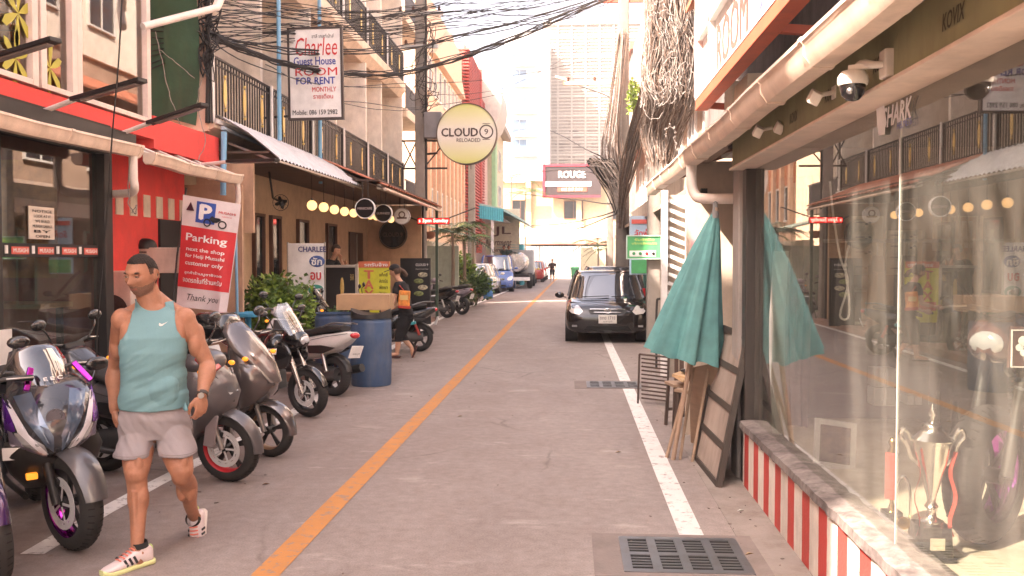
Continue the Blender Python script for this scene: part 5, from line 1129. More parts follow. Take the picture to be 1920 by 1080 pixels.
def shrub(px, pyb, Y, rad, n, size, label, mats, seed, pot=None, stems=6):
    x = fpX(px, Y); t = thing('shrub', label, 'shrub', (x, Y, 0)); zc = rad[2] + .12
    if pot: put('pot', G().lathe([(.01, 0), (pot * .7, 0), (pot, pot * 1.5), (pot * 1.08, pot * 1.5), (pot * 1.08, pot * 1.65), (pot * .9, pot * 1.65), (pot * .88, pot * 1.5), (.01, pot * 1.45)], n=20), M('terracotta pot', (.35, .15, .09), .8, dirt=.3), t); zc += pot * 1.4
    rnd = random.Random(seed)
    for k in range(stems):
        a = rnd.random() * 6.28; put('stem', G().tube([(0, 0, .05 + (pot or 0)), (math.cos(a) * rad[0] * .3, math.sin(a) * rad[1] * .3, zc), (math.cos(a) * rad[0] * .6, math.sin(a) * rad[1] * .6, zc + rad[2] * .5)], [.015, .01, .005], 5), bark, t)
    g1, g2 = G(), G(); leaves(g1, (0, 0, zc), rad, n, size, seed); leaves(g2, (rad[0] * .1, -.05, zc + rad[2] * .1), [r * .9 for r in rad], n // 2, size, seed + 50)
    put('foliage', g1, mats[0], t, kind='stuff', sm=0); put('foliage', g2, mats[1], t, kind='stuff', sm=0)
shrub(500, 600, 13.4, (.52, .4, .52), 1500, .11, 'large bushy potted shrub in front of the laundry banner', (leafm, leafy), 1, .22)
shrub(560, 600, 13.7, (.22, .22, .55), 320, .11, 'tall thin yellow green plant overlapping the laundry banner', (leafy, leafm), 2, .15)
shrub(622, 600, 14.6, (.30, .25, .26), 420, .08, 'small dark potted plant below the bar counter', (leafd, leafm), 3, .18)
shrub(840, 560, 31, (.75, .6, .5), 700, .16, 'brownish green hedge clump behind the parked scooters', (leafd, M('dry leaf', (.17, .12, .06), .8, var=.4)), 4)
shrub(862, 560, 30, (.6, .6, .42), 600, .15, 'low olive shrub in the middle of the roadside planting', (M('olive leaf', (.12, .12, .045), .7, var=.4), leafd), 5)
shrub(893, 560, 32, (.62, .5, .6), 650, .16, 'green shrub next to the blue bollard', (leafm, leafd), 6)
shrub(862, 520, 33, (.6, .5, .9), 650, .2, 'spiky yellow green plant under the palms', (leafy, leafm), 7)
tv = thing('leafy_creeper', 'bright yellow green creeper lit by sun beside the right pole', 'creeper', aY(1190, 180, 24))
g = G(); leaves(g, aY(1190, 182, 24), (.2, .2, .5), 420, .12, 9); put('foliage', g, M('sunlit creeper leaf', (.22, .34, .05), .5, var=.3), tv, loc=False, kind='stuff', sm=0)
put('stem', G().tube([aY(1186, 225, 24), aY(1192, 130, 24)], .012, 5), bark, tv, loc=False)

# ================================================================== signs on the left
gsn = thing('guest_house_sign', 'tall white Guest House room for rent sign hung across the pavement', 'sign', aY(590, 140, 15))
YS = 15.0; TL, TR, BR, BL = aY(539, 55, YS), aY(638, 52, YS), aY(645, 222, YS), aY(547, 224, YS)
xd = (TR - TL).normalized(); yd = (TL - BL).normalized(); ctr = (TL + TR + BL + BR) / 4; W_, H_ = (TR - TL).length, (TL - BL).length; yd = (yd - xd * yd.dot(xd)).normalized()
put('board', G().plate(ctr, xd, yd, W_, H_, .06), signwhite, gsn, loc=False)
g = G()
for s in (-1, 1): g.plate(ctr + xd * s * W_ / 2, xd, yd, .035, H_ + .035, .09); g.plate(ctr + yd * s * H_ / 2, xd, yd, W_ - .035, .035, .09)
put('frame', g, M('dark sign frame', (.06, .045, .04), .6), gsn, loc=False)
def sp_(px, py): return aY(px, py, YS) + Vector((0, -.035, 0))
def stx(body, px, py, w_, h, m_, bold=0, shear=0): put('lettering', G().text(body, sp_(px, py), xd, yd, w_ / F * YS, h / F * YS, bold, shear=shear), m_, gsn, loc=False, sm=0)
stx('ชาลี เกสท์เฮ้าส์', 606, 68, 42, 8, inkblack); stx('Charlee', 594, 88, 80, 34, inkred, .0, .15); stx('Guest House', 591, 115, 80, 15, inkblue, .02)
stx('ROOM', 594, 135, 80, 15, inkred, .004); stx('FOR RENT', 593, 152, 74, 13, inkblue, .025); stx('MONTHLY', 609, 168, 46, 9, inkred, .01); stx('รายเดือน', 607, 181, 38, 9, inkred, .01); stx('Mobile: 086 159 2982', 592, 211, 86, 9, inkblack, .015)
put('bracket', G().tube([ctr - xd * W_ / 2 + yd * H_ * .46, aY(450, 60, 15)], .02).tube([ctr - xd * W_ / 2 - yd * H_ * .46, aY(545, 224, 15) - X_ * .9], .02), blackmetal, gsn, loc=False)
# round pub signs
for (px, py, Y, r_, face, rim, txt, tm, lab) in ((685, 391, 16.4, 19, blackgloss, inkwhite, 'MINICAFE', M('sign lettering dim', (.4, .3, .28), .5), 'first black round cafe sign with white rim under the eave'), (719, 400, 18, 17, blackgloss, inkwhite, 'GUINNESS', M('sign lettering dim'), 'middle black round sign under the eave'), (754, 405.5, 20, 15.5, signwhite, M('grey rim', (.45, .42, .42), .5), 'BEER', inkblack, 'pale round sign with crest, last of the three under the eave')):
    c = aY(px, py, Y); t = thing('round_pub_sign', lab, 'sign', c); r_ = r_ / F * Y
    put('face', G().lathe([(.001, -.035), (r_ * .93, -.035), (r_ * .93, .035), (.001, .035)], axis='y', n=40), face, t)
    put('rim', G().lathe([(r_ * .92, -.045), (r_, -.045), (r_, .045), (r_ * .92, .045), (r_ * .92, -.045)], axis='y', n=40, cap=False), rim, t)
    if txt != 'BEER': put('lettering', G().text(txt, (0, -.037, 0), X_, Z_, r_ * 1.45, r_ * .25, .02), tm, t, sm=0)
    else:
        g = G(); g.lathe([(r_ * .28, -.04), (r_ * .42, -.04), (r_ * .42, -.036), (r_ * .28, -.036), (r_ * .28, -.04)], (0, 0, r_ * .18), 'y', 24, False); g.box((-r_ * .6, -.04, -r_ * .32), (r_ * .6, -.036, -r_ * .12)); put('crest', g, M('crest brown', (.12, .06, .05), .5), t, sm=0)
    put('hanger', G().tube([(-.05, 0, r_), (-.05, 0, 3.14 - c.z)], .008).tube([(.05, 0, r_), (.05, 0, 3.14 - c.z)], .008), blackmetal, t)
c = aY(737, 440, 23.95); r_ = 27 / F * 23.95; t = thing('round_wall_sign', 'large dark round bar sign fixed on the peach end wall', 'sign', c)
put('face', G().lathe([(.001, -.05), (r_ * .9, -.05), (r_ * .9, .04), (.001, .04)], axis='y', n=48), blackgloss, t); put('rim', G().lathe([(r_ * .94, -.03), (r_, -.03), (r_, .04), (r_ * .94, .04), (r_ * .94, -.03)], axis='y', n=48, cap=False), M('bronze rim'), t)
put('lettering', G().text('CLOUD 9', (0, -.055, 0), X_, Z_, r_ * 1.4, r_ * .28, .02), M('dim bronze', (.16, .12, .09), .4, .4), t, sm=0)
# globes
glm = M('lit globe', (.8, .52, .25), .4, em=.42, ecol=(1, .60, .24))
for i, (px, py) in enumerate(((585, 385), (607, 388.5), (627, 393), (646, 396.5), (663, 399.5), (680, 402), (694, 404), (706, 406), (733, 411))):
    Y = 4.4 * F / (1068 - px); c = aY(px, py, Y); t = thing('globe_lamp', 'glowing warm globe lamp in the row along the terrace soffit, number %s from the street end' % ('one two three four five six seven eight nine'.split()[i]), 'lamp', c, group='globe lamps under the terrace soffit')
    t['label'] = ('globe lamp nearest the wall fan', 'second globe lamp from the wall fan', 'third globe lamp from the wall fan', 'globe lamp just left of the first round sign', 'globe lamp peeping past the rim of the first round sign', 'globe lamp hidden behind the first round sign', 'globe lamp between the first two round signs', 'globe lamp behind the middle round sign', 'last globe lamp below the middle round sign')[i] + ' under the soffit'
    put('globe', G().sph((0, 0, 0), .088, 16, 10), glm, t); put('cord', G().tube([(0, 0, .08), (0, 0, 3.14 - c.z)], .005, 5), black, t); put('cap', G().cyl((0, 0, .08), (0, 0, .115), .022), black, t)
# LED strip sign
led = thing('led_sign', 'red scrolling LED strip sign at the end of the eave', 'sign', (-3.3, 22, 2.6)); a = aY(783, 421, 22); b = aY(843, 408, 22)
put('case', G().box((a.x, 22, a.z), (b.x, 22.06, b.z)), black, led, loc=False)
ledm = M('led red', (1, .03, .03), .5, em=2.2, ecol=(1, .03, .03)); put('led_field', G().box((a.x + .01, 21.985, a.z + .02), (b.x - .01, 21.995, b.z - .02)), M('led dim', (.35, .01, .01), .5, em=.5, ecol=(.8, .01, .01)), led, loc=False)
put('lettering', G().text('s 3pm Sunday', ((a.x + b.x) / 2, 21.98, (a.z + b.z) / 2), X_, Z_, .72, .12, .012), M('led text', (1, .35, .3), .5, em=2.0, ecol=(1, .25, .2)), led, loc=False, sm=0)
put('bracket', G().tube([(b.x, 22.03, b.z), (b.x + .6, 22.3, b.z + .25)], .015).tube([(a.x, 22.03, a.z + .1), (-3.98, 22.5, a.z + .2)], .02), blackmetal, led, loc=False)
# parking banner
pb = thing('parking_banner', 'creased red and white Parking banner tied beside the blue post', 'banner', aY(390, 470, 10.5))
NU, NV = 16, 22; TL, TR, BL, BR = aY(343, 365, 10.4), aY(451, 383, 10.5), aY(330, 574, 10.4), aY(426, 586, 10.35)
def bpt(u, v, d=0):
    p = TL.lerp(TR, u).lerp(BL.lerp(BR, u), v); f_ = math.exp(-((u - .62 - .25 * v) / .08) ** 2) * v
    return p + Vector((0, -.05 * f_ + .02 * math.sin(u * 7 + v * 3) - d, 0))
def bpatch(name, u0, u1, v0, v1, mat, d, par=pb):
    g = G(); g.loft([[bpt(u0 + (u1 - u0) * i / 14, v0 + (v1 - v0) * j / 12, d) for i in range(15)] for j in range(13)], False, False); return put(name, g, mat, par, loc=False)
bpatch('cloth', 0, 1, 0, 1, M('banner white', (.66, .58, .58), .6), 0)
bpatch('red_field', 0, .985, .27, .82, M('banner red', (.60, .035, .04), .6), .004)
def btext(body, u, v, w_, h, mat, bold=0, shear=0, par=pb):
    g = G(); g.text(body, (0, 0, 0), X_, Z_, w_, h, bold, shear=shear); Wd = 1; vs = []
    for x, y, z in g.v: vs.append(bpt(u + x, v - z, .009))
    g.v = [tuple(p) for p in vs]; return put('lettering', g, mat, par, loc=False, sm=0)
g = G(); g.loft([[bpt(.24 + .36 * i / 6, .035 + .19 * j / 6, .004) for i in range(7)] for j in range(7)], False, False); put('parking_emblem', g, M('parking blue', (.03, .09, .38), .5), pb, loc=False)
btext('P', .42, .125, .2, .13, inkwhite, .05); btext('MUSASHI', .8, .105, .28, .022, inkred, .02); btext('GARAGE', .8, .14, .16, .012, inkred)
g = G(); g.v = []
for s, u in ((1, .47), (1, .74)):
    q = G(); q.lathe([(.05, 0), (.075, 0), (.075, .002), (.05, .002), (.05, 0)], axis='y', n=20, cap=False); q.v = [tuple(bpt(u + x * .95, .215 - z * .5, .012)) for x, y, z in q.v]; put('printed_wheel', q, inkblack, pb, loc=False)
q = G(); q.prism([(x, 0, z) for x, z in ((-.1, .02), (-.05, .07), (.0, .05), (.08, .05), (.12, .03), (.05, -.02), (-.03, -.03))], (0, .001, 0)); q.v = [tuple(bpt(.6 + x, .19 - z * .6, .011)) for x, y, z in q.v]; put('printed_body', q, inkblack, pb, loc=False)
q = G(); q.prism([(x, 0, z) for x, z in ((-.07, -.03), (0, .05), (.07, -.03))], (0, .001, 0)); q.v = [tuple(bpt(.14 + x, .1 - z, .011)) for x, y, z in q.v]; put('printed_hat', q, M('hat maroon', (.12, .02, .04), .5), pb, loc=False)
for body, u, v, w_, h in (('Parking', .47, .375, .74, .085), ('next the shop', .47, .475, .70, .045), ('for Heiji Musashi', .47, .535, .72, .043), ('customer only', .47, .60, .70, .05), ('ลูกค้าร้านมูซาชิจอด', .47, .685, .70, .035), ('จอดรถในที่ร้านครับ', .47, .745, .74, .05)): btext(body, u, v, w_, h, inkwhite, .02)
btext('Thank you', .52, .91, .6, .075, inkblack, 0, .3)
q = G(); q.tube([aY(349, 352, 10.6), aY(332, 480, 10.5), aY(318, 640, 10.4)], .012, 8); tagit(put('prop_pole', q, blackmetal), 'thin dark pole leaning along the left edge of the parking banner', 'pole')
# laundry banner, kiosk, taxi banner, menu board
def stand(name, label, px0, py0, px1, py1, Y, facem, depth=.03, cat='banner'):
    a = aY(px0, py1, Y); b = aY(px1, py0, Y); t = thing(name, label, cat, ((a.x + b.x) / 2, Y, 0)); put('panel', G().box((a.x, Y, a.z), (b.x, Y + depth, b.z)), facem, t, loc=False); return t, a, b
t, a, b = stand('laundry_banner', 'white laundry banner with Thai words in coloured ovals', 541, 456, 607, 580, 14.6, signwhite)
put('frame', G().box((a.x - .02, 14.6, 0), (a.x, 14.64, b.z + .02)).box((b.x, 14.6, 0), (b.x + .02, 14.64, b.z + .02)), steel, t, loc=False)
put('lettering', G().text('CHARLEE', (fpX(579, 14.6), 14.59, fpz(467, 14.6)), X_, Z_, .46, .085, .03), M('banner navy', (.06, .07, .2), .5), t, loc=False, sm=0)
for word, py, m_, px in (('ซัก', 490, M('oval navy', (.05, .10, .28), .5), 588), ('อบ', 518, signwhite, 586), ('รีด', 545, M('oval teal', (.03, .26, .20), .5), 586)):
    put('oval', G().sph((fpX(px, 14.6), 14.595, fpz(py, 14.6)), (.13, .008, .095), 20, 8), m_, t, loc=False); put('lettering', G().text(word, (fpX(px, 14.6), 14.58, fpz(py, 14.6)), X_, Z_, .17, .12, .03), inkwhite if word != 'อบ' else inkred, t, loc=False, sm=0)
kb = thing('bar_counter', 'black bar counter with pale top and white end frame', 'counter', (-4.3, 17.6, 0)); a = aY(612, 600, 17.4); b = aY(668, 497, 17.4)
put('counter_body', G().box((a.x, 17.4, .12), (b.x, 18.6, b.z - .05)), M('counter black', (.03, .027, .027), .5), kb, loc=False); put('counter_top', G().box((a.x - .05, 17.3, b.z - .05), (b.x + .03, 18.7, b.z)), M('pale top', (.45, .42, .38), .4), kb, loc=False, bev=.005)
put('end_frame', G().box((b.x, 17.3, 0), (b.x + .05, 17.4, b.z + .02)), M('pale trim', (.55, .5, .46), .5), kb, loc=False)
put('emblem', G().sph((b.x - .28, 17.39, fpz(540, 17.4)), (.04, .01, .2), 12, 8).text('BAR', (b.x - .08, 17.39, fpz(520, 17.4)), X_, Z_, .07, .12), M('gold ornament'), kb, loc=False)
t, a, b = stand('taxi_banner', 'yellow TAXI rate banner with red heading', 673, 490, 731, 600, 17.2, M('banner yellow', (.62, .60, .05), .6))
put('heading_band', G().box((a.x, 17.185, fpz(502, 17.2)), (b.x, 17.198, b.z)), M('banner orange red', (.62, .16, .08), .6), t, loc=False)
for k, ch in enumerate('TAXI'): put('lettering', G().text(ch, (fpX(688, 17.2), 17.19, fpz(515 + k * 19, 17.2)), X_, Z_, .17, .16, .04), M('banner orange red'), t, loc=False, sm=0)
put('lettering', G().text('รถรับจ้าง', (fpX(702, 17.2), 17.18, fpz(496, 17.2)), X_, Z_, .45, .07, .02), inkwhite, t, loc=False, sm=0)
for k in range(4): put('lettering', G().text(('แท็กซี่', 'สนามบิน', 'พัทยา', '24 ชม.')[k], (fpX(716, 17.2), 17.19, fpz(515 + k * 12, 17.2)), X_, Z_, .16, .07, .01), inkblack, t, loc=False, sm=0)
t, a, b = stand('menu_board', 'black menu board with food pictures at the terrace end', 772, 487, 806, 566, 21.5, M('menu black', (.02, .02, .022), .4), cat='sign')
put('back_panel', G().box((fpX(748, 21.8), 21.8, .1), (fpX(806, 21.8), 21.85, fpz(484, 21.8))), black, t, loc=False)
put('lettering', G().text('CLOUD 9', ((a.x + b.x) / 2 + .03, 21.49, b.z - .12), X_, Z_, .3, .06, .02).text('thai and western food', ((a.x + b.x) / 2 + .03, 21.49, b.z - .22), X_, Z_, .3, .03), inkwhite, t, loc=False, sm=0)
for k in range(4): put('food_picture', G().sph(((a.x + b.x) / 2 + .05 * (-1) ** k, 21.49, b.z - .36 - k * .15), (.12, .008, .06), 12, 6), M('food print %d' % (k % 2), ((.45, .42, .3), (.2, .25, .1))[k % 2], .6, sc=20, var=.8), t, loc=False)
# flower basket, fan, AC
fbk = thing('hanging_basket', 'small terracotta hanging basket beside the LED sign', 'plant pot', aY(805, 440, 25)); c = aY(805, 440, 25); put('bowl', G().lathe([(.01, -.12), (.12, -.1), (.2, .05), (.21, .08), (.01, .06)], c, 'z', 14), M('terracotta pot'), fbk, loc=False); put('cord', G().tube([c + Z_ * .08, c + Z_ * .7], .006, 5), black, fbk, loc=False)
fn = thing('wall_fan', 'dark wall fan under the soffit near the first globe lamp', 'fan', aY(527, 378, 14.5)); c = aY(527, 380, 14.5)
q = G(); [q.tube([c + Vector((.13 * math.cos(a), -.02, .13 * math.sin(a))) for a in np.linspace(0, 2 * PI, 19)], .006, 5)]; [q.tube([c, c + Vector((.13 * math.cos(a), -.02, .13 * math.sin(a)))], .002, 4) for a in np.linspace(0, 2 * PI, 17)]
put('cage', q, blackmetal, fn, loc=False); put('motor', G().sph(c + Y_ * .05, (.06, .09, .06)), black, fn, loc=False)
for k in range(4): a = k * PI / 2 + .3; put('blade', G().sph(c + Vector((.06 * math.cos(a), 0, .06 * math.sin(a))), (.05, .008, .03), 10, 6, Matrix.Rotation(-a, 3, 'Y')), black, fn, loc=False)
put('wall_bracket', G().tube([c + Y_ * .1, c + Vector((-.25, .35, .1)), c + Vector((-.35, .4, .7))], .018), blackmetal, fn, loc=False)
for (px0, py0, px1, py1, Y, lab) in ((176, 508, 246, 690, 9.9, 'large beige air conditioner unit against the red wall'), (212, 464, 345, 512, 10.6, 'upper beige air conditioner unit behind the walking man')):
    a = aY(px0, py1, Y); b = aY(px1, py0, Y); t = thing('air_conditioner', lab, 'air conditioner', ((a.x + b.x) / 2, Y, a.z))
    put('casing', G().box((a.x, Y, a.z), (b.x, Y + .32, b.z)), M('ac beige', (.60, .52, .45), .5, dirt=.3), t, loc=False, bev=.015)
    if py1 > 600:
        cc = Vector(((a.x + b.x) / 2, Y - .012, (a.z + b.z) / 2 + .1)); q = G()
        for r in (.06, .10, .14, .18): q.tube([cc + Vector((r * math.cos(s), 0, r * math.sin(s))) for s in np.linspace(0, 2 * PI, 25)], .004, 4)
        for s in np.linspace(0, 2 * PI, 13): q.tube([cc, cc + Vector((.18 * math.cos(s), 0, .18 * math.sin(s)))], .003, 4)
        put('fan_grille', q, blackmetal, t, loc=False); put('fan_disc', G().lathe([(.001, 0), (.18, 0), (.18, .008), (.001, .008)], (cc.x, Y - .008, cc.z), 'y', 24), M('dark recess', (.06, .055, .05), .8), t, loc=False)
    else:
        for k in range(7): put('vent_slat', G().box((a.x + .03, Y - .01, a.z + .04 + k * .034), (a.x + .42, Y, a.z + .056 + k * .034)), M('dark recess'), t, loc=False)
cp = aY(283, 462, 10.6); cap = thing('baseball_cap', 'black cap resting on the upper air conditioner behind the man', 'cap', cp - X_ * .2)
put('crown', G().lathe([(.13, 0), (.128, .05), (.10, .1), (.05, .125), (.002, .13)], (aY(262, 466, 10.5).x - .02, 10.7, fpz(466, 10.6)), 'z', 18), black, cap, loc=False); put('peak', G().loft([srect((aY(232, 466, 10.5).x, 10.66, fpz(466, 10.6) + .01 * k), X_, Y_, .13, .1, 16, 2.5) for k in (0, 1)]), black, cap, loc=False)
# blue table, barrels, box
tb = thing('blue_table', 'light blue table with a thick round leg behind the motorbikes', 'table', (fpX(453, 12), 12, 0)); tbm = M('table blue', (.03, .30, .50), .5, dirt=.2)
zt = fpz(588, 12); put('tabletop', G().loft([srect((0, 0, z), X_, Y_, .2, .3, 20, 5) for z in (zt - .05, zt)]), tbm, tb, bev=.01); put('leg', G().tube([(0, 0, 0), (0, 0, zt - .04)], .042, 14), tbm, tb); put('foot', G().lathe([(.2, 0), (.2, .03), (.05, .06)], n=20), tbm, tb)
def barrel(x, y, r, h, label, open_=True):
    t = thing('plastic_barrel', label, 'barrel', (x, y, 0))
    P = [(.01, .0), (r * .93, 0), (r * .97, .03), (r * .985, .3 * h), (r * 1.0, .33 * h), (r * .985, .36 * h), (r * .985, .62 * h), (r, .65 * h), (r * .985, .68 * h), (r * .985, .9 * h), (r * .95, .945 * h), (r * .88, .965 * h), (r * .88, .985 * h), (r * .95, .99 * h), (r * .95, h), (r * .86, h), (r * .86, .6 * h), (.01, .58 * h)]
    put('drum', G().lathe(P, n=48).jig(.006, 3), M('barrel blue', (.045, .09, .175), .55, dirt=.6, dcol=(.15, .16, .18), sc=3, var=.25), t, sm=50)
    return t
B1 = barrel(fpX(691.5, 12), 12.0, .275, .93, 'front blue plastic drum with black liner under the cardboard box')
g = G(); n = 40; g.loft([[(.262 * math.cos(2 * PI * j / n) * s, .262 * math.sin(2 * PI * j / n) * s, z(j)) for j in range(n)] for s, z in ((1.04, lambda j: .90), (1.03, lambda j: .955 + .075 * abs(math.cos(2 * PI * j / n)) ** 2.2), (.9, lambda j: .95 + .06 * abs(math.cos(2 * PI * j / n)) ** 2.2), (.1, lambda j: .93))])
put('bin_liner', g, M('liner black', (.03, .028, .028), .4), B1)
B2_ = barrel(fpX(618, 13.0), 13.1, .29, .9, 'second blue plastic drum behind and left of the first')
cbx = thing('cardboard_box', 'long flat cardboard box lying across the two drums', 'box', (0, 0, 0)); cbx.location = (fpX(678, 12.4), 12.5, .985); WM[cbx.name] = Matrix.LocRotScale(Vector(cbx.location), Euler((0, 0, .06)), Vector((1, 1, 1))); cbx.rotation_euler = (0, 0, .06)
card = M('cardboard', (.46, .29, .165), .8, dirt=.15)
put('carton', G().box((-.37, -.20, 0), (.36, .28, .21)), card, cbx, bev=.004); put('tape', G().box((-.371, .02, .21), (.361, .07, .2115)), M('tape', (.5, .35, .2), .3), cbx, sm=0); put('flap', G().box((-.36, -.2, .211), (.35, .035, .2135)).box((-.36, .045, .211), (.35, .28, .2135)), card, cbx, sm=0)
bbl = thing('blue_bollard', 'short blue bollard beside the white sedan', 'bollard', (fpX(915, 38), 38, 0)); put('post', G().lathe([(.01, 0), (.2, 0), (.2, .8), (.17, .86), (.01, .88)], n=16), M('bollard blue', (.03, .15, .38), .5), bbl)
put('band', G().lathe([(.204, .5), (.204, .6)], n=16, cap=False), inkwhite, bbl)
# ================================================================== TWO-WHEELERS
def wheel(par, pos, R, w_, rimm, disc=True, steer=0, ns=5, hubm=black, camber=0, face=-1):
    """thing > wheel > tyre, rim, brake disc; axle along y"""
    E = Matrix.Translation(pos) @ Matrix.Rotation(steer, 4, 'Z') @ Matrix.Rotation(camber, 4, 'X')
    g = G(); g.T = E; rr = R - w_ * .62
    g.tube([(0, -w_ * .45, 0), (0, w_ * .45, 0)], .035, 14)
    for k in range(ns):
        a = 2 * PI * k / ns + .3
        for d in (-.09, .09): g.beam((.03 * math.cos(a), 0, .03 * math.sin(a)), (rr * math.cos(a + d), 0, rr * math.sin(a + d)), .022, .014, (0, 1, 0))
    o = put('wheel', g, hubm, par, bev=.003)
    g = G(); g.T = E; P = []
    for k in range(15):
        a = PI * (-.62 + 1.24 * k / 14); P.append((R - w_ * .52 + w_ * .52 * math.cos(a), w_ * .5 * math.sin(a)))
    P += [(rr, w_ * .36), (rr, -w_ * .36)]; P.append(P[0])
    g.lathe(P, axis='y', n=48, cap=False)
    tg = G(); tg.T = E
    for k in range(44):
        a = 2 * PI * k / 44
        for s in (-1, 1):
            r2 = R - .068 * w_ - .001; tg.obox((r2 * math.cos(a), s * w_ * .24, r2 * math.sin(a)), (.004, w_ * .26, .006), Matrix.Rotation(-a, 3, 'Y') @ Matrix.Rotation(s * .5, 3, 'Z'))
    ty = put('tyre', g, rubber, o, sm=60)
    put('tread_blocks', tg, M('tread groove', (.012, .011, .011), .9), o, kind='stuff', sm=0)
    g = G(); g.T = E; g.lathe([(rr + .012, -w_ * .40), (rr + .012, -w_ * .36), (rr - .006, -w_ * .33), (rr - .012, 0), (rr - .006, w_ * .33), (rr + .012, w_ * .36), (rr + .012, w_ * .40), (rr + .002, w_ * .41), (rr - .018, w_ * .3), (rr - .02, 0), (rr - .018, -w_ * .3), (rr + .002, -w_ * .41), (rr + .012, -w_ * .40)], axis='y', n=48, cap=False); put('rim', g, rimm, o, sm=60)
    if disc:
        g = G(); g.T = E; y = face * w_ * .50; di = R * .53
        for k in range(24):
            a0 = 2 * PI * k / 24; a1 = a0 + 2 * PI / 24
            for q0, q1 in ((di * .66, di * .76), (di * .80, di)):
                g.prism([(q * math.cos(a), y, q * math.sin(a)) for q, a in ((q0, a0), (q1, a0), (q1, a1), (q0, a1))], (0, .004, 0))
            if k % 2: g.prism([(q * math.cos(a), y, q * math.sin(a)) for q, a in ((di * .76, a0), (di * .8, a0), (di * .8, a1), (di * .76, a1))], (0, .004, 0))
        for k in range(5): a = 2 * PI * k / 5; g.beam((.02 * math.cos(a), y, .02 * math.sin(a)), (di * .68 * math.cos(a), y, di * .68 * math.sin(a)), .014, .004, (0, 1, 0))
        put('brake_disc', g, M('disc steel', (.66, .66, .66), .35, .4), o, sm=0)
        g = G(); g.T = E; g.obox((-.04, y, di * .82), (.09, .03, .06), (0, .4, 0)); put('brake_caliper', g, black, o, bev=.006)
    return o
def vloft(par, name, secs, mat, n=28, p=2.6, T=None, bev=0):
    """secs: (x, z, half width, half height[, p]) along x"""
    g = G(); g.T = T; g.loft([srect((s[0], 0, s[1]), Y_, Z_, s[2], s[3], n, s[4] if len(s) > 4 else p) for s in secs]); return put(name, g, mat, par, sm=50)
def hloft(par, name, secs, mat, n=32, p=2.4, T=None):
    """secs: (z, x centre, half length, half width[, p]) upward"""
    g = G(); g.T = T; g.loft([srect((s[1], 0, s[0]), X_, Y_, s[2], s[3], n, s[4] if len(s) > 4 else p) for s in secs]); return put(name, g, mat, par, sm=50)
def fender(par, pos, R, w_, a0, a1, mat, T=None, name='front_fender'):
    g = G(); g.T = T; rings = []
    for k in range(13):
        a = a0 + (a1 - a0) * k / 12; s = .75 + .25 * math.sin(PI * k / 12)
        rings.append([Vector(pos) + Vector(((R - .035 * abs(u) ** 2) * math.cos(a), w_ * u * s, (R - .035 * abs(u) ** 2) * math.sin(a))) for u in (-1, -.8, -.4, 0, .4, .8, 1)] + [Vector(pos) + Vector(((R - .008 - .035 * abs(u) ** 2) * math.cos(a), w_ * u * s * .97, (R - .008 - .035 * abs(u) ** 2) * math.sin(a))) for u in (1, .8, .4, 0, -.4, -.8, -1)])
    g.loft(rings); return put(name, g, mat, par, sm=60)
amber = M('amber lens', (.9, .28, .03), .2, em=.25, ecol=(.9, .3, .03)); redlens = M('red lens', (.55, .02, .03), .12, coat=1)
lensm = M('headlamp glass', (.55, .56, .58), .08, .35, coat=1); mirror = M('mirror back', (.015, .015, .016), .25, coat=1)
def mirrors(par, x, y, z, T, s=1):
    for k in (-1, 1):
        g = G(); g.T = T; g.tube(cat_rom([(x, k * y * .7, z - .16), (x + .02, k * y * .95, z - .06), (x - .01, k * y * 1.05, z - .01)], 4), .007, 8); g.sph((x - .01, k * y * 1.12, z + .015), (.028, .075 * s, .045 * s), 14, 8); put('mirror', g, mirror, par)
def bars(par, x, z, w_, T, drop=.02, levers=True):
    g = G(); g.T = T; g.tube(cat_rom([(x - .08, -w_, z - drop), (x - .02, -w_ * .6, z), (x, 0, z - .03), (x - .02, w_ * .6, z), (x - .08, w_, z - drop)], 5), .013, 10); put('handlebar', g, M('bar metal', (.08, .08, .08), .4, .6), par)
    for k in (-1, 1):
        g = G(); g.T = T; g.tube([(x - .045, k * w_ * .72, z - .004), (x - .085, k * (w_ + .01), z - drop - .004)], .019, 10); put('grip', g, black, par)
        if levers: g = G(); g.T = T; g.tube(cat_rom([(x + .02, k * w_ * .6, z + .005), (x + .03, k * w_ * .8, z), (x - .02, k * w_ * 1.0, z - .012)], 4), .006, 6); put('brake_lever', g, steel, par)
def shield(par, name, prof, mat, T, t=.006, nx=9):
    """curved screen: prof rows (z, x, half width, bulge)"""
    g = G(); g.T = T; fr = []
    for off in (0, -t):
        fr.append([[(x + off - b * (u * u), u * hw, z) for u in np.linspace(-1, 1, nx)] for z, x, hw, b in prof])
    g.loft([a + c[::-1] for a, c in zip(*fr)]); return put(name, g, mat, par, sm=60)
screenm = glassmat('smoked screen', (.26, .28, .34), .14, 3, .10); clearscr = glassmat('clear screen', (.75, .78, .80), .12, 3, .12)
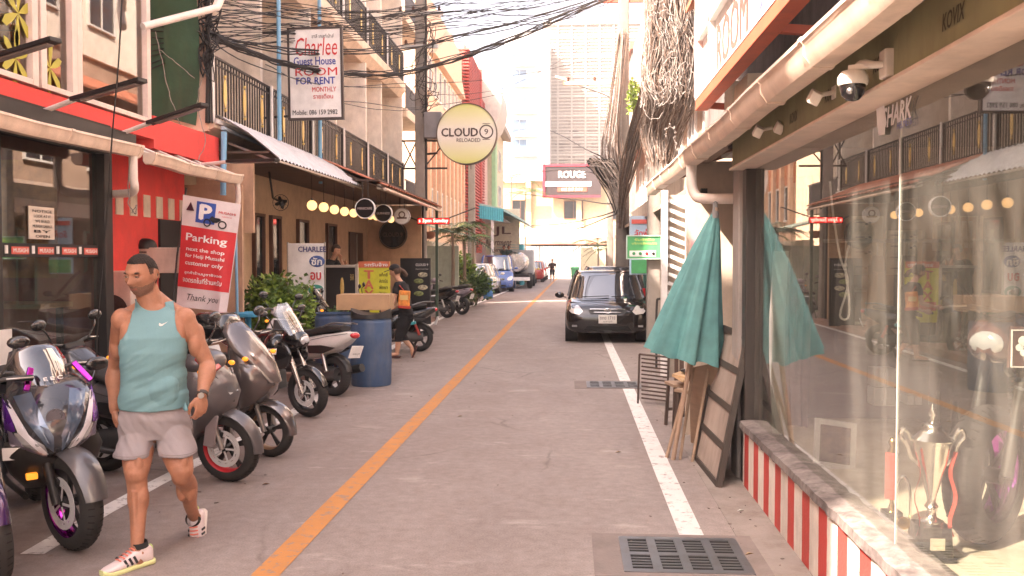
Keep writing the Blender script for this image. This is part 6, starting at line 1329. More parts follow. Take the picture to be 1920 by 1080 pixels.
def scooter(label, loc, rz, body, seatm=None, rimm=None, steer=0, lean=.08, disc=True, cat='scooter', screen=True, rear_lamp=True, plate=None, R=.255, group='scooters parked along the left side', trim=None, fw=.12, name='parked_scooter', tall=1.0, style='sport'):
    t = thing(name, label, cat, loc, rot=(lean, 0, rz), group=group); seatm = seatm or M('seat vinyl', (.03, .028, .027), .6, bump=.3); rimm = rimm or black; trim = trim or black
    S = Matrix.Translation((.46, 0, .9)) @ Matrix.Rotation(steer, 4, 'Z') @ Matrix.Translation((-.46, 0, -.9)); fx, rx = .66, -.64
    wheel(t, (fx, 0, R), R, fw, rimm, disc, 0, 5) if not steer else wheel_st(t, fx, R, fw, rimm, disc, S)
    wheel(t, (rx, 0, R), R, fw + .01, rimm, False, 0, 5)
    for k in (-1, 1): g = G(); g.T = S; g.tube([(fx, k * .075, R), (.52, k * .075, .72)], [.022, .026], 12); put('fork_leg', g, M('fork slider', (.30, .28, .27), .35, .7), t)
    fender(t, (fx, 0, R), R + .035, .075, -.1, 2.5, body, S)
    if style == 'classic':
        hloft(t, 'leg_shield', [(.28, .36, .05, .16), (.4, .40, .05, .2), (.6, .42, .06, .22), (.8, .40, .06, .2), (.92, .38, .06, .12)], body)
        hloft(t, 'headset', [(.93, .36, .06, .08), (.98, .38, .11, .14), (1.04, .38, .11, .13), (1.09, .36, .05, .06)], body, T=S)
    else:
        hloft(t, 'front_apron', [(.34, .40, .06, .10), (.44, .47, .13, .16), (.56, .52, .19, .21), (.68, .53, .22, .235), (.80, .51, .20, .215), (.90, .46, .15, .17), (.98, .42, .10, .13), (1.01, .40, .06, .08)], body, p=2.0)
    hloft(t, 'inner_panel', [(.3, .27, .05, .17), (.6, .30, .05, .2), (.9, .33, .06, .15)], black)
    vloft(t, 'footboard', [(-.16, .33, .15, .09), (.1, .30, .15, .06), (.34, .32, .14, .08)], trim)
    vloft(t, 'rear_bodywork', [(-.02, .50, .10, .12), (-.15, .56, .155, .15), (-.4, .60, .175, .15), (-.65, .66, .16, .12), (-.85, .73, .11, .08), (-.96, .77, .05, .035)], body)
    vloft(t, 'seat', [(.02, .70, .09, .03), (-.1, .745, .135, .05), (-.3, .765, .15, .05), (-.42, .80, .14, .055), (-.6, .83, .13, .05), (-.78, .84, .09, .03)], seatm)
    vloft(t, 'engine_case', [(-.2, .3, .10, .1), (-.45, .27, .11, .1), (-.7, .27, .09, .08)], M('engine grey', (.10, .10, .10), .5, .5))
    g = G(); g.tube(cat_rom([(-.1, -.1, .2), (-.3, -.17, .22), (-.45, -.19, .26), (-.9, -.2, .36)], 4), [.02] * 4 + [.025] * 4 + [.052] * 5, 14); put('exhaust', g, M('exhaust dark', (.06, .06, .06), .4, .6), t)
    fender(t, (rx, 0, R), R + .03, .07, .9, 2.9, black, None, 'rear_fender')
    g = G(); g.obox((-.97, 0, .56), (.008, .20, .16), (0, -.35, 0)); pl_ = put('number_plate', g, plate or inkwhite, t, bev=.002)
    ru = Matrix.Rotation(-.35, 3, 'Y'); g = G(); g.text('1กข 482', Vector((-.976, 0, .585)), -Y_, ru @ Z_, .15, .04, .01).text('ชลบุรี', Vector((-.976, 0, .535)), -Y_, ru @ Z_, .12, .03); put('plate_text', g, inkblack, pl_, sm=0)
    put('tail_lamp', G().sph((-.94, 0, .76), (.05, .075, .04), 16, 8), redlens, t)
    if style != 'classic':
        for k in (-1, 1):
            g = G(); g.add([Vector(p) for p in ((.755, k * .03, .70), (.70, k * .10, .72), (.60, k * .20, .84), (.62, k * .17, .76), (.70, k * .12, .64))] + [Vector(p) for p in ((.70, k * .03, .70), (.64, k * .10, .72), (.54, k * .2, .84), (.55, k * .17, .76), (.62, k * .12, .64))], [(0, 1, 2, 3, 4)] + [(j, (j + 1) % 5, 5 + (j + 1) % 5, 5 + j) for j in range(5)]); put('headlight', g, lensm, t, sm=0)
    else: g = G(); g.T = S; g.sph((.47, 0, 1.0), (.04, .07, .07)); put('headlight', g, lensm, t)
    bars(t, .40, 1.04, .33, S); mirrors(t, .40, .27, 1.2, S)
    if screen: shield(t, 'windscreen', [(.92, .60, .10, .10), (1.02, .52, .145, .10), (1.14, .44, .15, .09), (1.22, .39, .10, .05)], screenm, S)
    for k in (-1, 1):
        put('panel_seam', G().tube([(-.02, k * .125, .60), (-.3, k * .178, .66), (-.62, k * .165, .73), (-.9, k * .09, .78)], .0035, 5), black, t)
        put('lower_cover', G().add([(-.15, k * .172, .50), (-.55, k * .186, .52), (-.75, k * .16, .60), (-.55, k * .182, .62), (-.2, k * .178, .60)] + [(-.15, k * .13, .50), (-.55, k * .13, .52), (-.75, k * .13, .60), (-.55, k * .13, .62), (-.2, k * .13, .60)], [(0, 1, 2, 3, 4), (9, 8, 7, 6, 5)] + [(j, (j + 1) % 5, 5 + (j + 1) % 5, 5 + j) for j in range(5)]), black, t, sm=0)
        put('grab_rail', G().tube(cat_rom([(-.5, k * .13, .84), (-.7, k * .14, .90), (-.92, k * .05, .90)], 4), .011, 8), M('rail grey', (.2, .2, .2), .4, .6), t); put('turn_signal', G().sph((.60 if style != 'classic' else .43, k * .19, .88), (.03, .02, .02), 10, 6), amber, t); put('shock_absorber', G().tube([(-.62, k * .13, .30), (-.52, k * .13, .56)], [.028, .022], 10), M('spring red', (.4, .05, .04), .4) if disc else steel, t)
        put('brake_hose', G().tube(cat_rom([(.40, k * .1, 1.0), (.52, k * .1, .9), (.58, k * .09, .6), (.64, k * .085, .35)], 4), .005, 5), black, t)
    if style != 'classic': put('radiator_grille', G().obox((.60, 0, .50), (.03, .2, .12), (0, .25, 0)), M('grille black', (.012, .012, .012), .4), t, bev=.006); put('apron_seam', G().tube([(.735, 0, .62), (.72, .06, .74), (.63, .12, .88), (.5, .12, .97)], .003, 5).tube([(.72, -.06, .74), (.63, -.12, .88), (.5, -.12, .97)], .003, 5), black, t)
    put('side_stand', G().tube([(-.05, .1, .25), (-.1, .24, .02)], .012, 8), black, t); put('meter_pod', G().obox((.40, 0, 1.0), (.1, .2, .05), (0, -.4, 0)), black, t, bev=.01)
    return t
def wheel_st(t, fx, R, fw, rimm, disc, S):
    o = wheel(t, (0, 0, 0), R, fw, rimm, disc)
    M_ = S @ Matrix.Translation((fx, 0, R))
    for q in [o] + list(o.children):
        q.data.transform(M_)
    return o
grymet = M('grey metallic paint', (.095, .09, .095), .32, .25, coat=.6); purp = M('purple paint', (.16, .03, .36), .25, .5, coat=1); silv = M('silver paint', (.48, .47, .47), .3, .5, coat=1)
bronze = M('bronze rim paint', (.32, .2, .12), .35, .7); redrim = M('red rim paint', (.55, .03, .04), .35); purprim = M('purple chrome', (.45, .05, .5), .15, 1)
dkgrey = M('dark grey paint', (.045, .045, .05), .22, .3, coat=1)

def gp(px, py): p = aZ(px, py); return p
# ---- purple maxi scooter facing the camera
def purple():
    hd = math.atan2(-.80, .60); fw_ = gp(84, 1050); loc = Vector((fw_.x, fw_.y, 0)) - Vector((math.cos(hd), math.sin(hd), 0)) * .62 + Vector((.0, .18, 0))
    t = thing('parked_scooter', 'purple and grey maxi scooter with angular white edged headlights facing the camera', 'scooter', loc, rot=(.05, 0, hd), group='scooters parked along the left side'); R = .29
    S = Matrix.Translation((.5, 0, .9)) @ Matrix.Rotation(.34, 4, 'Z') @ Matrix.Translation((-.5, 0, -.9))
    wheel_st(t, .68, R, .125, purprim, True, S); wheel(t, (-.7, 0, R), R, .14, purprim, False)
    for k in (-1, 1): g = G(); g.T = S; g.tube([(.68, k * .085, R), (.52, k * .085, .75)], [.027, .03], 12); put('fork_leg', g, black, t)
    fender(t, (.68, 0, R), R + .04, .085, .15, 2.4, grymet, S)
    hloft(t, 'belly_cowl', [(.36, .42, .08, .16), (.46, .47, .14, .23), (.58, .50, .18, .27), (.64, .5, .17, .25)], black, p=2.2)
    hloft(t, 'nose_cowl', [(.56, .64, .05, .05), (.60, .58, .15, .14), (.66, .56, .22, .22), (.76, .53, .245, .255), (.86, .48, .225, .25), (.95, .43, .17, .21), (1.0, .39, .12, .15)], dkgrey, p=1.9)
    def nx(y, z): 
        q = (z - .56) / .44; hl = np.interp(z, [.56, .60, .66, .76, .86, .95, 1.0], [.69, .73, .78, .775, .705, .60, .51]); hw = np.interp(z, [.56, .60, .66, .76, .86, .95, 1.0], [.05, .14, .22, .255, .25, .21, .15]); c = np.interp(z, [.56, .60, .66, .76, .86, .95, 1.0], [.64, .58, .56, .53, .48, .43, .39]); u = min(.995, abs(y) / hw); return c + (hl - c) * (1 - u ** 1.9) ** (1 / 1.9)
    def patch(name, poly, mat, k, lift=.006, th=.02):
        n = len(poly); cy = sum(p[0] for p in poly) / n; cz = sum(p[1] for p in poly) / n; g = G(); pts = []
        ring = []
        for i in range(n):
            a, b = poly[i], poly[(i + 1) % n]
            for s in range(4): ring.append((a[0] + (b[0] - a[0]) * s / 4, a[1] + (b[1] - a[1]) * s / 4))
        rings = [[(nx(cy + (y - cy) * f_, cz + (z - cz) * f_) + lift, k * (cy + (y - cy) * f_), cz + (z - cz) * f_) for y, z in ring] for f_ in (.02, .35, .7, 1)] + [[(nx(y, z) - th, k * y, z) for y, z in ring]]
        g.loft(rings); return put(name, g, mat, t, sm=35)
    for k in (-1, 1):
        patch('headlight', [(.05, .605), (.135, .60), (.20, .66), (.205, .73), (.15, .72), (.07, .655)], lensm, k)
        patch('light_strip', [(.045, .59), (.06, .60), (.16, .745), (.215, .90), (.235, .90), (.19, .735), (.075, .585)], M('white plastic trim', (.72, .70, .74), .3), k, .012)
        patch('side_trim', [(.05, .575), (.14, .575), (.225, .65), (.235, .74), (.215, .73), (.205, .66), (.13, .595), (.06, .592)], M('silver lilac trim', (.42, .38, .5), .3, .5), k, .010)
        patch('purple_panel', [(.20, .74), (.245, .72), (.25, .84), (.235, .93), (.225, .9)], purp, k, .008)
        patch('nose_panel', [(.02, .60), (.055, .64), (.15, .80), (.19, .92), (.10, .94), (.055, .78), (.02, .70)], M('blue grey paint', (.12, .16, .22), .22, .5, coat=1), k, .008)
        put('turn_signal', G().obox((.62, k * .13, .46), (.05, .06, .035)), amber, t, bev=.006)
        g = G(); g.T = S; g.obox((.60, k * .155, 1.02), (.02, .035, .15), (k * .45, -.5, 0)); put('screen_trim', g, M('purple chrome'), t, bev=.006)
    put('badge_disc', G().lathe([(.001, .0), (.05, .0), (.05, .01), (.001, .01)], (nx(0, .80) - .002, 0, .80), 'x', 20), M('badge grey', (.12, .12, .14), .3, .5), t)
    sc_ = shield(t, 'windscreen', [(.93, .60, .12, .12), (1.0, .55, .165, .12), (1.08, .49, .175, .11), (1.16, .43, .14, .08), (1.19, .41, .08, .03)], screenm, S)
    g = G(); g.T = S; g.text('E E C', (.565, 0, 1.0), Y_, Vector((-.5, 0, .86)), .11, .022, .02); put('screen_text', g, inkwhite, sc_, sm=0)
    bars(t, .42, 1.05, .36, S)
    g = G(); g.T = S; g.tube([(.375, -.26, 1.05), (.335, -.38, 1.03)], .02, 10); put('magenta_grip', g, M('magenta metal', (.62, .03, .25), .3, .5), t)
    mirrors(t, .47, .29, 1.02, S)
    vloft(t, 'rear_bodywork', [(.2, .42, .16, .14), (0, .46, .2, .18), (-.3, .56, .2, .2), (-.6, .66, .18, .16), (-.9, .76, .12, .09), (-1.05, .8, .05, .04)], dkgrey); vloft(t, 'seat', [(.1, .70, .1, .04), (-.1, .76, .16, .06), (-.35, .78, .17, .06), (-.5, .86, .15, .06), (-.85, .9, .1, .04)], M('seat vinyl', (.03, .028, .027), .6, bump=.3))
    put('exhaust', G().tube(cat_rom([(.0, -.12, .2), (-.4, -.2, .24), (-.5, -.22, .3), (-1.0, -.23, .42)], 4), [.02] * 8 + [.06] * 5, 14), black, t)
    put('side_pod', G().obox((.2, .2, .5), (.5, .04, .25)), purp, t, bev=.03); put('number_tag', G().obox((.60, -.22, .60), (.01, .10, .07), (0, 0, -.5)), inkwhite, t)
    return t
purple()
# ---- grey scooter with the red rimmed wheel
def place(fpx, fpy, hd, k, **kw):
    f_ = gp(fpx, fpy); h = R_(hd); return (f_.x - math.cos(h) * .66, f_.y - math.sin(h) * .66 + .05, 0), h
loc, h = place(427, 905, -14, 0); s2 = scooter('grey scooter with red rimmed front wheel and big drilled disc behind the walking man', loc, h, grymet, rimm=redrim, R=.268, fw=.12, screen=False)
put('red_decal_panel', G().obox((.60, -.10, .93), (.03, .14, .17), (.35, -.6, -.3)), M('red decal', (.5, .05, .06), .3, coat=1), s2, bev=.012); put('silver_cowl', G().sph((.50, -.01, .92), (.15, .19, .10), 18, 10), grymet, s2)
put('fork_guard', G().obox((.60, -.115, .42), (.10, .02, .26), (0, .2, 0)), M('fork guard grey', (.26, .22, .22), .4), s2, bev=.03); put('fork_guard', G().obox((.60, .115, .42), (.10, .02, .26), (0, .2, 0)), M('fork guard grey'), s2, bev=.03)
loc, h = place(505, 858, -18, 0); s3 = scooter('dark scooter with bronze rims and large reflective silver fairing', loc, h, M('smoky chrome paint', (.12, .105, .105), .2, .5, coat=1), rimm=bronze, R=.235, fw=.10, screen=False, disc=False)
shield(s3, 'front_cowl', [(.66, .80, .08, .05), (.80, .74, .15, .10), (.94, .63, .19, .13), (1.08, .50, .17, .12), (1.16, .42, .10, .06)], M('smoky chrome paint'), None, .02)
# a dark scooter deeper in, left of the man
loc, h = place(195, 885, -12, 0); scooter('black scooter between the purple one and the walking man', loc, h, dkgrey, R=.26, screen=False)
loc, h = place(-40, 905, -30, 0); scooter('dark scooter at the shop window behind the purple one', loc, h, dkgrey, R=.26)
# top boxes
tbx = thing('top_case', 'black hard top case seen over the man shoulder below the parking banner', 'top case', aY(408, 615, 8.3)); g = G(); c = aY(405, 612, 8.3); put('case_body', G().loft([srect((c.x, c.y, c.z + dz), X_, Y_, a, b, 24, 4) for dz, a, b in ((-.12, .16, .14), (-.1, .2, .18), (0, .22, .2), (.02, .22, .2), (.1, .19, .17), (.13, .14, .12))]), blackgloss, tbx, loc=False)
put('case_band', G().loft([srect((c.x, c.y, c.z + dz), X_, Y_, .223, .203, 24, 4) for dz in (-.005, .012)]), M('seat vinyl'), tbx, loc=False)

def moto(label, loc, rz, col, steer=0, lean=.08, rimm=black, R=.30, screen=None, group='scooters parked along the left side', S_=1.0, forkm=None, sc=1, name='parked_motorcycle', guard=None, fw=.115, fend=True):
    t = thing(name, label, 'motorcycle', loc, rot=(lean, 0, rz), group=group, sc=sc)
    S = Matrix.Translation((.42, 0, .9)) @ Matrix.Rotation(steer, 4, 'Z') @ Matrix.Translation((-.42, 0, -.9))
    wheel_st(t, .68, R, fw, rimm, True, S); wheel(t, (-.66, 0, R), R, .14, rimm, True)
    for k in (-1, 1): g = G(); g.T = S; g.tube([(.68, k * .085, R), (.56, k * .085, .62), (.44, k * .085, .95)], [.028, .028, .02], 12); put('fork_leg', g, forkm or M('fork chrome', (.6, .58, .56), .25, .9), t)
    if fend: fender(t, (.68, 0, R), R + .03, .06, .3, 2.3, col, S)
    vloft(t, 'fuel_tank', [(.30, .84, .06, .06), (.24, .86, .14, .12), (.05, .86, .16, .13), (-.12, .80, .11, .08), (-.2, .77, .06, .03)], col); vloft(t, 'seat', [(-.12, .76, .08, .03), (-.25, .77, .13, .045), (-.5, .82, .13, .045), (-.78, .88, .07, .03)], M('seat vinyl'))
    vloft(t, 'tail_section', [(-.3, .72, .08, .05), (-.6, .80, .10, .05), (-.95, .90, .04, .03)], col)
    put('engine', G().box((-.2, -.13, .28), (.22, .13, .5)).box((-.02, -.1, .5), (.2, .1, .7)), M('engine grey'), t, bev=.02); g = G(); [g.box((-.03, -.11, .52 + .025 * k), (.21, .11, .53 + .025 * k)) for k in range(7)]; put('cooling_fins', g, M('engine grey'), t, sm=0, kind='stuff')
    put('frame_tube', G().tube([(.40, 0, .88), (.2, .12, .72), (-.15, .12, .5), (-.66, .1, R)], .022, 8).tube([(.40, 0, .88), (.2, -.12, .72), (-.15, -.12, .5), (-.66, -.1, R)], .022, 8), black, t); put('exhaust', G().tube(cat_rom([(.2, -.06, .55), (.28, -.08, .3), (0, -.12, .2), (-.4, -.16, .28), (-.85, -.18, .42)], 4), [.02] * 12 + [.045] * 5, 12), M('exhaust dark'), t)
    g = G(); g.T = S; g.loft([srect((x, 0, z), Y_, Z_, a, b, 20, 2.2) for x, z, a, b in ((.42, .9, .1, .1), (.56, .9, .13, .12), (.68, .88, .09, .08), (.72, .87, .03, .03))]); put('headlight_cowl', g, col, t)
    g = G(); g.T = S; g.sph((.69, 0, .88), (.035, .075, .055)); put('headlight', g, lensm, t)
    bars(t, .40, 1.02, .36, S); mirrors(t, .40, .27, 1.2, S, .8)
    if screen: shield(t, 'windscreen', [(.95, .66, .12, .08), (1.06, .58, .16, .09), (1.2, .48, .15, .08), (1.3, .42, .08, .03)], screen, S)
    if guard: put('side_fairing', G().sph((.36, -.12, .72), (.26, .06, .17), 18, 10), col, t); put('side_fairing', G().sph((.36, .12, .72), (.26, .06, .17), 18, 10), col, t)
    g = G(); g.obox((-.96, 0, .66), (.008, .2, .15), (0, -.4, 0)); put('number_plate', g, inkwhite, t)
    return t
f_ = gp(582, 783); h = R_(-32); moto('black sport motorcycle with a clear windscreen beside the blue table', (f_.x - math.cos(h) * .68, f_.y - math.sin(h) * .68, 0), h, blackgloss, R=.285, screen=clearscr, guard=True, sc=.94, steer=.1)
hp = thing('hanging_helmet', 'white and black helmet hanging from the sport motorcycle bar', 'helmet', aY(518, 645, 9.6)); c = aY(516, 647, 9.55)
put('helmet_shell', G().sph(c, (.125, .14, .13), 20, 12), blackgloss, hp, loc=False); put('chin_band', G().lathe([(.13, -.09), (.137, -.06), (.137, -.03), (.12, .0)], c, 'z', 24, False), signwhite, hp, loc=False)
f_ = gp(2, 1098); h = R_(-38); moto('nearest motorcycle cut off at the left edge with round chrome headlamp', (f_.x - math.cos(h) * .7, f_.y - math.sin(h) * .7, 0), h, M('purple black paint', (.05, .015, .09), .2, .3, coat=1), R=.30, steer=-.1)
# white classic scooter pointing away
r_ = gp(624, 742); h = R_(150); scooter('white classic scooter showing its round red tail lamp and plate', (r_.x - math.cos(h) * -.62, r_.y - math.sin(h) * -.62, 0), h, M('pearl white paint', (.62, .60, .58), .25, coat=1), rimm=black, style='classic', screen=False, disc=False, R=.25)
b = aZ(600, 690); scooter('dark scooter hidden behind the blue drums with chrome mirrors', (b.x - .6, b.y + .5, 0), R_(30), dkgrey, style='classic')
b = aZ(745, 668); scooter('black scooter parked tight behind the woman', (b.x - .35, b.y + .6, 0), R_(200), blackgloss, screen=False)
for px, py, lab, hd in ((838, 596, 'nearer black scooter of the pair with tail toward the lane', 158), (866, 590, 'farther black scooter of the pair with pale tail and white plate', 155)):
    b = aZ(px, py); h = R_(hd); scooter(lab, (b.x + math.cos(h) * .64, b.y + math.sin(h) * .64, 0), h, blackgloss if px < 850 else M('lilac grey paint', (.3, .26, .3), .3, .4), screen=False, disc=False, style='classic', R=.25)
# motorcycle inside the right window and one inside the left shop
mt_ = moto('custom motorcycle with purple wheel displayed inside the right window', (2.12, 3.35, .38), R_(112), M('custom brown tank', (.14, .05, .03), .2, .3, coat=1), rimm=purprim, R=.305, forkm=blackmetal, group=None, lean=0, name='displayed_motorcycle', fw=.15, fend=False)
wb = R_(222); wc0 = aY(1848, 890, 4.07); mt_.rotation_euler = (0, 0, wb); mt_.location = (wc0.x - .68 * math.cos(wb), wc0.y - .68 * math.sin(wb), .45); WM[mt_.name] = Matrix.LocRotScale(Vector(mt_.location), Euler((0, 0, wb)), Vector((1, 1, 1)))
moto('dark custom motorcycle displayed inside the left shop', (-5.6, 6.6, .35), R_(60), dkgrey, R=.3, group=None, lean=0, name='displayed_motorcycle', sc=1.0)
tagit(put('display_block', G().box((-6.6, 5.2, .06), (-4.9, 8.0, .35)), dkbrown, bev=.01), 'dark display block under the motorcycle in the left shop', 'plinth')
cb = thing('wooden_shelf', 'pale wooden shelf board inside the left shop', 'shelf', (-5.4, 8.4, 1.2)); put('board', G().box((-6.4, 8.2, 1.22), (-4.95, 8.75, 1.27)), M('pale wood', (.6, .42, .26), .6), cb, loc=False); put('bracket', G().box((-6.2, 8.7, .06), (-6.15, 8.75, 1.22)).box((-5.1, 8.7, .06), (-5.05, 8.75, 1.22)), black, cb, loc=False)
pm_ = thing('wall_mural', 'orange and green dragon like poster panel inside the left shop', 'poster', (-5.3, 8.9, 2.2)); put('sheet', G().box((-6.9, 8.9, 1.5), (-5.2, 8.93, 2.7)), M('orange green print', (.50, .24, .05), .6, sc=4, var=.9), pm_, loc=False)

# ================================================================== CARS
def car(label, loc, rz, paint, L_=3.6, W=1.68, H=1.43, cat='car', name='parked_car', group=None, front=True, glass=None, van=False, detail=True):
    t = thing(name, label, cat, loc, rz, group); h, w2 = L_ / 2, W / 2; glass = glass or M('car glass', (.03, .037, .045), .04, spec=1, var=.1, coat=1, ior=2.0)
    zb = .2; be = H * .62
    st = [(h, .60 * w2, .34, .52), (h - .015, .78 * w2, .26, .60), (h - .06, .90 * w2, .21, .68), (h - .16, .965 * w2, .19, .745), (h - .35, .99 * w2, .18, be - .09), (h - .75, w2, .18, be - .02), (h - 1.0, w2, .18, be + .02), (0, w2, .18, be + .04), (-h + .7, w2, .18, be + .06), (-h + .25, .985 * w2, .20, be + .04), (-h + .08, .94 * w2, .24, be), (-h, .82 * w2, .34, be - .1)]
    g = G(); g.loft([srect((x, 0, (a + b) / 2), Y_, Z_, hw, (b - a) / 2, 40, 4.5 if b < be - .1 else 5) for x, hw, a, b in st]); put('body', g, paint, t, sm=45)
    x0f, x1f = (h - .72, -h + .25) if not van else (h - .35, -h + .1)
    sl_ = [(be - .02, x0f, x1f, .95), (be + .2, x0f - .28, x1f + .06, .885), (H - .12, x0f - .55, x1f + .22, .80), (H - .03, x0f - .70, x1f + .32, .74)]
    if van: sl_ = [(be - .02, x0f, x1f, .95), (be + .3, x0f - .2, x1f + .02, .9), (H - .1, x0f - .36, x1f + .05, .85), (H - .02, x0f - .45, x1f + .1, .8)]
    def slice_(z, a, b, k, p=3.6): return srect(((a + b) / 2, 0, z), X_, Y_, (a - b) / 2, w2 * k, 40, p)
    put('glasshouse', G().loft([slice_(*s) for s in sl_]), glass, t, sm=60)
    a = sl_[-1]; put('roof', G().loft([slice_(a[0] - .035, a[1] + .05, a[2] - .04, a[3] + .03), slice_(a[0] + .002, a[1] + .01, a[2] - .01, a[3]), slice_(H, a[1] - .12, a[2] + .1, a[3] - .08)]), paint, t, sm=50)
    for k in (-1, 1):
        P = [Vector(((s[1] - s[2]) / 2 * .965 + (s[1] + s[2]) / 2, k * w2 * s[3] * .965, s[0])) for s in sl_]; put('pillar', G().tube(P, .032, 8), paint, t)
        P = [Vector((-(s[1] - s[2]) / 2 * .965 + (s[1] + s[2]) / 2, k * w2 * s[3] * .965, s[0])) for s in sl_]; put('pillar', G().tube(P, .04, 8), paint, t)
        P = [Vector(((s[1] + s[2]) / 2 - .1, k * (w2 * s[3] + .004), s[0])) for s in sl_[:3]]; put('pillar', G().tube(P, .03, 8), paint, t)
        g = G(); g.sph((x0f - .08, k * (w2 + .13), be + .05), (.06, .10, .065), 14, 8); g.beam((x0f - .08, k * w2, be + .0), (x0f - .08, k * (w2 + .08), be + .03), .04, .03); put('wing_mirror', g, paint, t)
        put('door_line', G().box((x0f - .55, k * (w2 - .002), .3), (x0f - .54, k * (w2 + .003), be)).box((x1f + .7, k * (w2 - .002), .3), (x1f + .71, k * (w2 + .003), be)), black, t, sm=0)
        for x in (h - .68, -h + .62):
            R = .29 if not van else .3; o = put('wheel', G().lathe([(.001, k * (w2 - .02)), (R * .66, k * (w2 - .02)), (R * .66, k * (w2 - .2)), (.001, k * (w2 - .2))], (x, 0, R), 'y', 24), M('alloy', (.42, .42, .42), .35, .8), t)
            put('tyre', G().lathe([(R * .64, k * (w2 - .2)), (R * .93, k * (w2 - .2)), (R, k * (w2 - .17)), (R, k * (w2 - .03)), (R * .93, k * (w2 + .006)), (R * .66, k * (w2 + .004)), (R * .64, k * (w2 - .2))], (x, 0, R), 'y', 32, False), rubber, o, sm=50)
            put('wheel_arch', G().lathe([(R * 1.03, k * (w2 - .25)), (R * 1.16, k * (w2 - .25)), (R * 1.16, k * (w2 + .004)), (R * 1.03, k * (w2 + .004)), (R * 1.03, k * (w2 - .25))], (x, 0, R), 'y', 32, False), black, t, sm=50)
            for j in range(5): a_ = j * PI * 2 / 5; put('spoke_gap', G().prism([(x + q * math.cos(a_ + d), k * (w2 - .016), R + q * math.sin(a_ + d)) for q, d in ((R * .25, -.2), (R * .6, -.32), (R * .6, .32), (R * .25, .2))], (0, k * .003, 0)), black, o, sm=0) if detail else None
    def fx(y, z):      # front skin
        best = h
        for i in range(300):
            x = h - i * .003; hw = np.interp(-x, [-s[0] for s in st], [s[1] for s in st]); zl = np.interp(-x, [-s[0] for s in st], [s[2] for s in st]); zh = np.interp(-x, [-s[0] for s in st], [s[3] for s in st])
            if (abs(y) / hw) ** 4.5 + (abs(z - (zl + zh) / 2) / ((zh - zl) / 2)) ** 4.5 <= 1: return x
        return h - .9
    def fpatch(name, poly, mat, lift=.008, th=.03, sgn=1, sm=35):
        n = len(poly); cy = sum(p[0] for p in poly) / n; cz = sum(p[1] for p in poly) / n; ring = []
        for i in range(n):
            a, b = poly[i], poly[(i + 1) % n]; ring += [(a[0] + (b[0] - a[0]) * s / 4, a[1] + (b[1] - a[1]) * s / 4) for s in range(4)]
        F_ = lambda y, z, o: (fx(y, z) + o, y * sgn, z)
        put(name, G().loft([[F_(cy + (y - cy) * f_, cz + (z - cz) * f_, lift) for y, z in ring] for f_ in (.02, .4, .75, 1)] + [[F_(y, z, -th) for y, z in ring]]), mat, t, sm=sm)
    if front:
        for k in (-1, 1): fpatch('headlight', [(.42 * W, .60), (.49 * W, .70), (.475 * W, .77), (.40 * W, .80), (.335 * W, .74), (.29 * W, .64), (.33 * W, .58)], M('car lamp', (.62, .60, .58), .12, .3, coat=1), sgn=k); fpatch('fog_lamp', [(.36 * W, .33), (.42 * W, .33), (.42 * W, .37), (.36 * W, .37)], M('dim lamp', (.25, .25, .25), .3), sgn=k)
        fpatch('upper_grille', [(-.2 * W, .585), (.2 * W, .585), (.23 * W, .66), (.16 * W, .70), (-.16 * W, .70), (-.23 * W, .66)], M('grille black', (.012, .012, .012), .4), .006)
        for z, ww in ((.685, .22), (.655, .2), (.625, .17)): put('grille_bar', G().tube([(fx(ww * W * u * .95, z) + .012, ww * W * u * .95, z) for u in np.linspace(-1, 1, 9)], .0085 if z != .655 else .012, 8), chrome if z != .655 else M('grille black'), t)
        q = G(); X0 = fx(0, .66) + .035; pts = lambda z0, z1, y0, y1: q.beam((X0, y0, z0), (X0, y1, z1), .012, .012)
        pts(.69, .62, -.045, -.028); pts(.69, .62, .045, .028); pts(.655, .655, -.03, .03); put('emblem', q, chrome, t, sm=0); put('emblem_ring', G().tube([(X0, .065 * math.cos(a), .655 + .05 * math.sin(a)) for a in np.linspace(0, 2 * PI, 17)], .007, 6), chrome, t)
        fpatch('lower_intake', [(-.28 * W, .27), (.28 * W, .27), (.24 * W, .36), (-.24 * W, .36)], M('grille black'), .004)
        put('bonnet_line', G().tube([(np.interp(abs(u), [0, 1], [h - .17, h - .55]), u * .40 * W, fz) for u, fz in ((-1, be - .03), (-.8, be - .055), (0, .79), (.8, be - .055), (1, be - .03))], .004, 4), black, t)
        X0 = fx(0, .48) + .02; pt_ = put('number_plate', G().obox((X0, 0, .49), (.012, .36, .17)), M('plate white', (.62, .6, .56), .5), t, bev=.003)
        put('plate_text', G().text('ขกย 1710', (X0 + .008, 0, .515), Y_, Z_, .30, .065, .01).text('ชลบุรี', (X0 + .008, 0, .44), Y_, Z_, .18, .035), M('plate ink', (.08, .08, .09), .5), pt_, sm=0)
        put('wiper', G().beam((x0f + .01, -.5, be + .015), (x0f - .02, .05, be + .035), .02, .015).beam((x0f + .01, .1, be + .02), (x0f - .03, .6, be + .045), .02, .015), black, t)
    else:
        for k in (-1, 1): put('tail_lamp', G().obox((-h + .06, k * w2 * .82, be - .1), (.10, w2 * .28, .22), (0, 0, k * .3)), redlens, t, bev=.02)
        put('number_plate', G().obox((-h - .01, 0, .55), (.012, .36, .15)), inkwhite, t); put('bumper_seam', G().box((-h - .003, -w2 * .8, .45), (-h + .01, w2 * .8, .46)), black, t)
    return t
carblk = M('car black paint', (.012, .011, .012), .10, .1, coat=1, var=.02)
cf = aZ(1141, 645); car('small black hatchback facing the camera with chrome winged grille', (cf.x + .0, cf.y + 1.86, 0), -PI / 2 - .01, carblk)
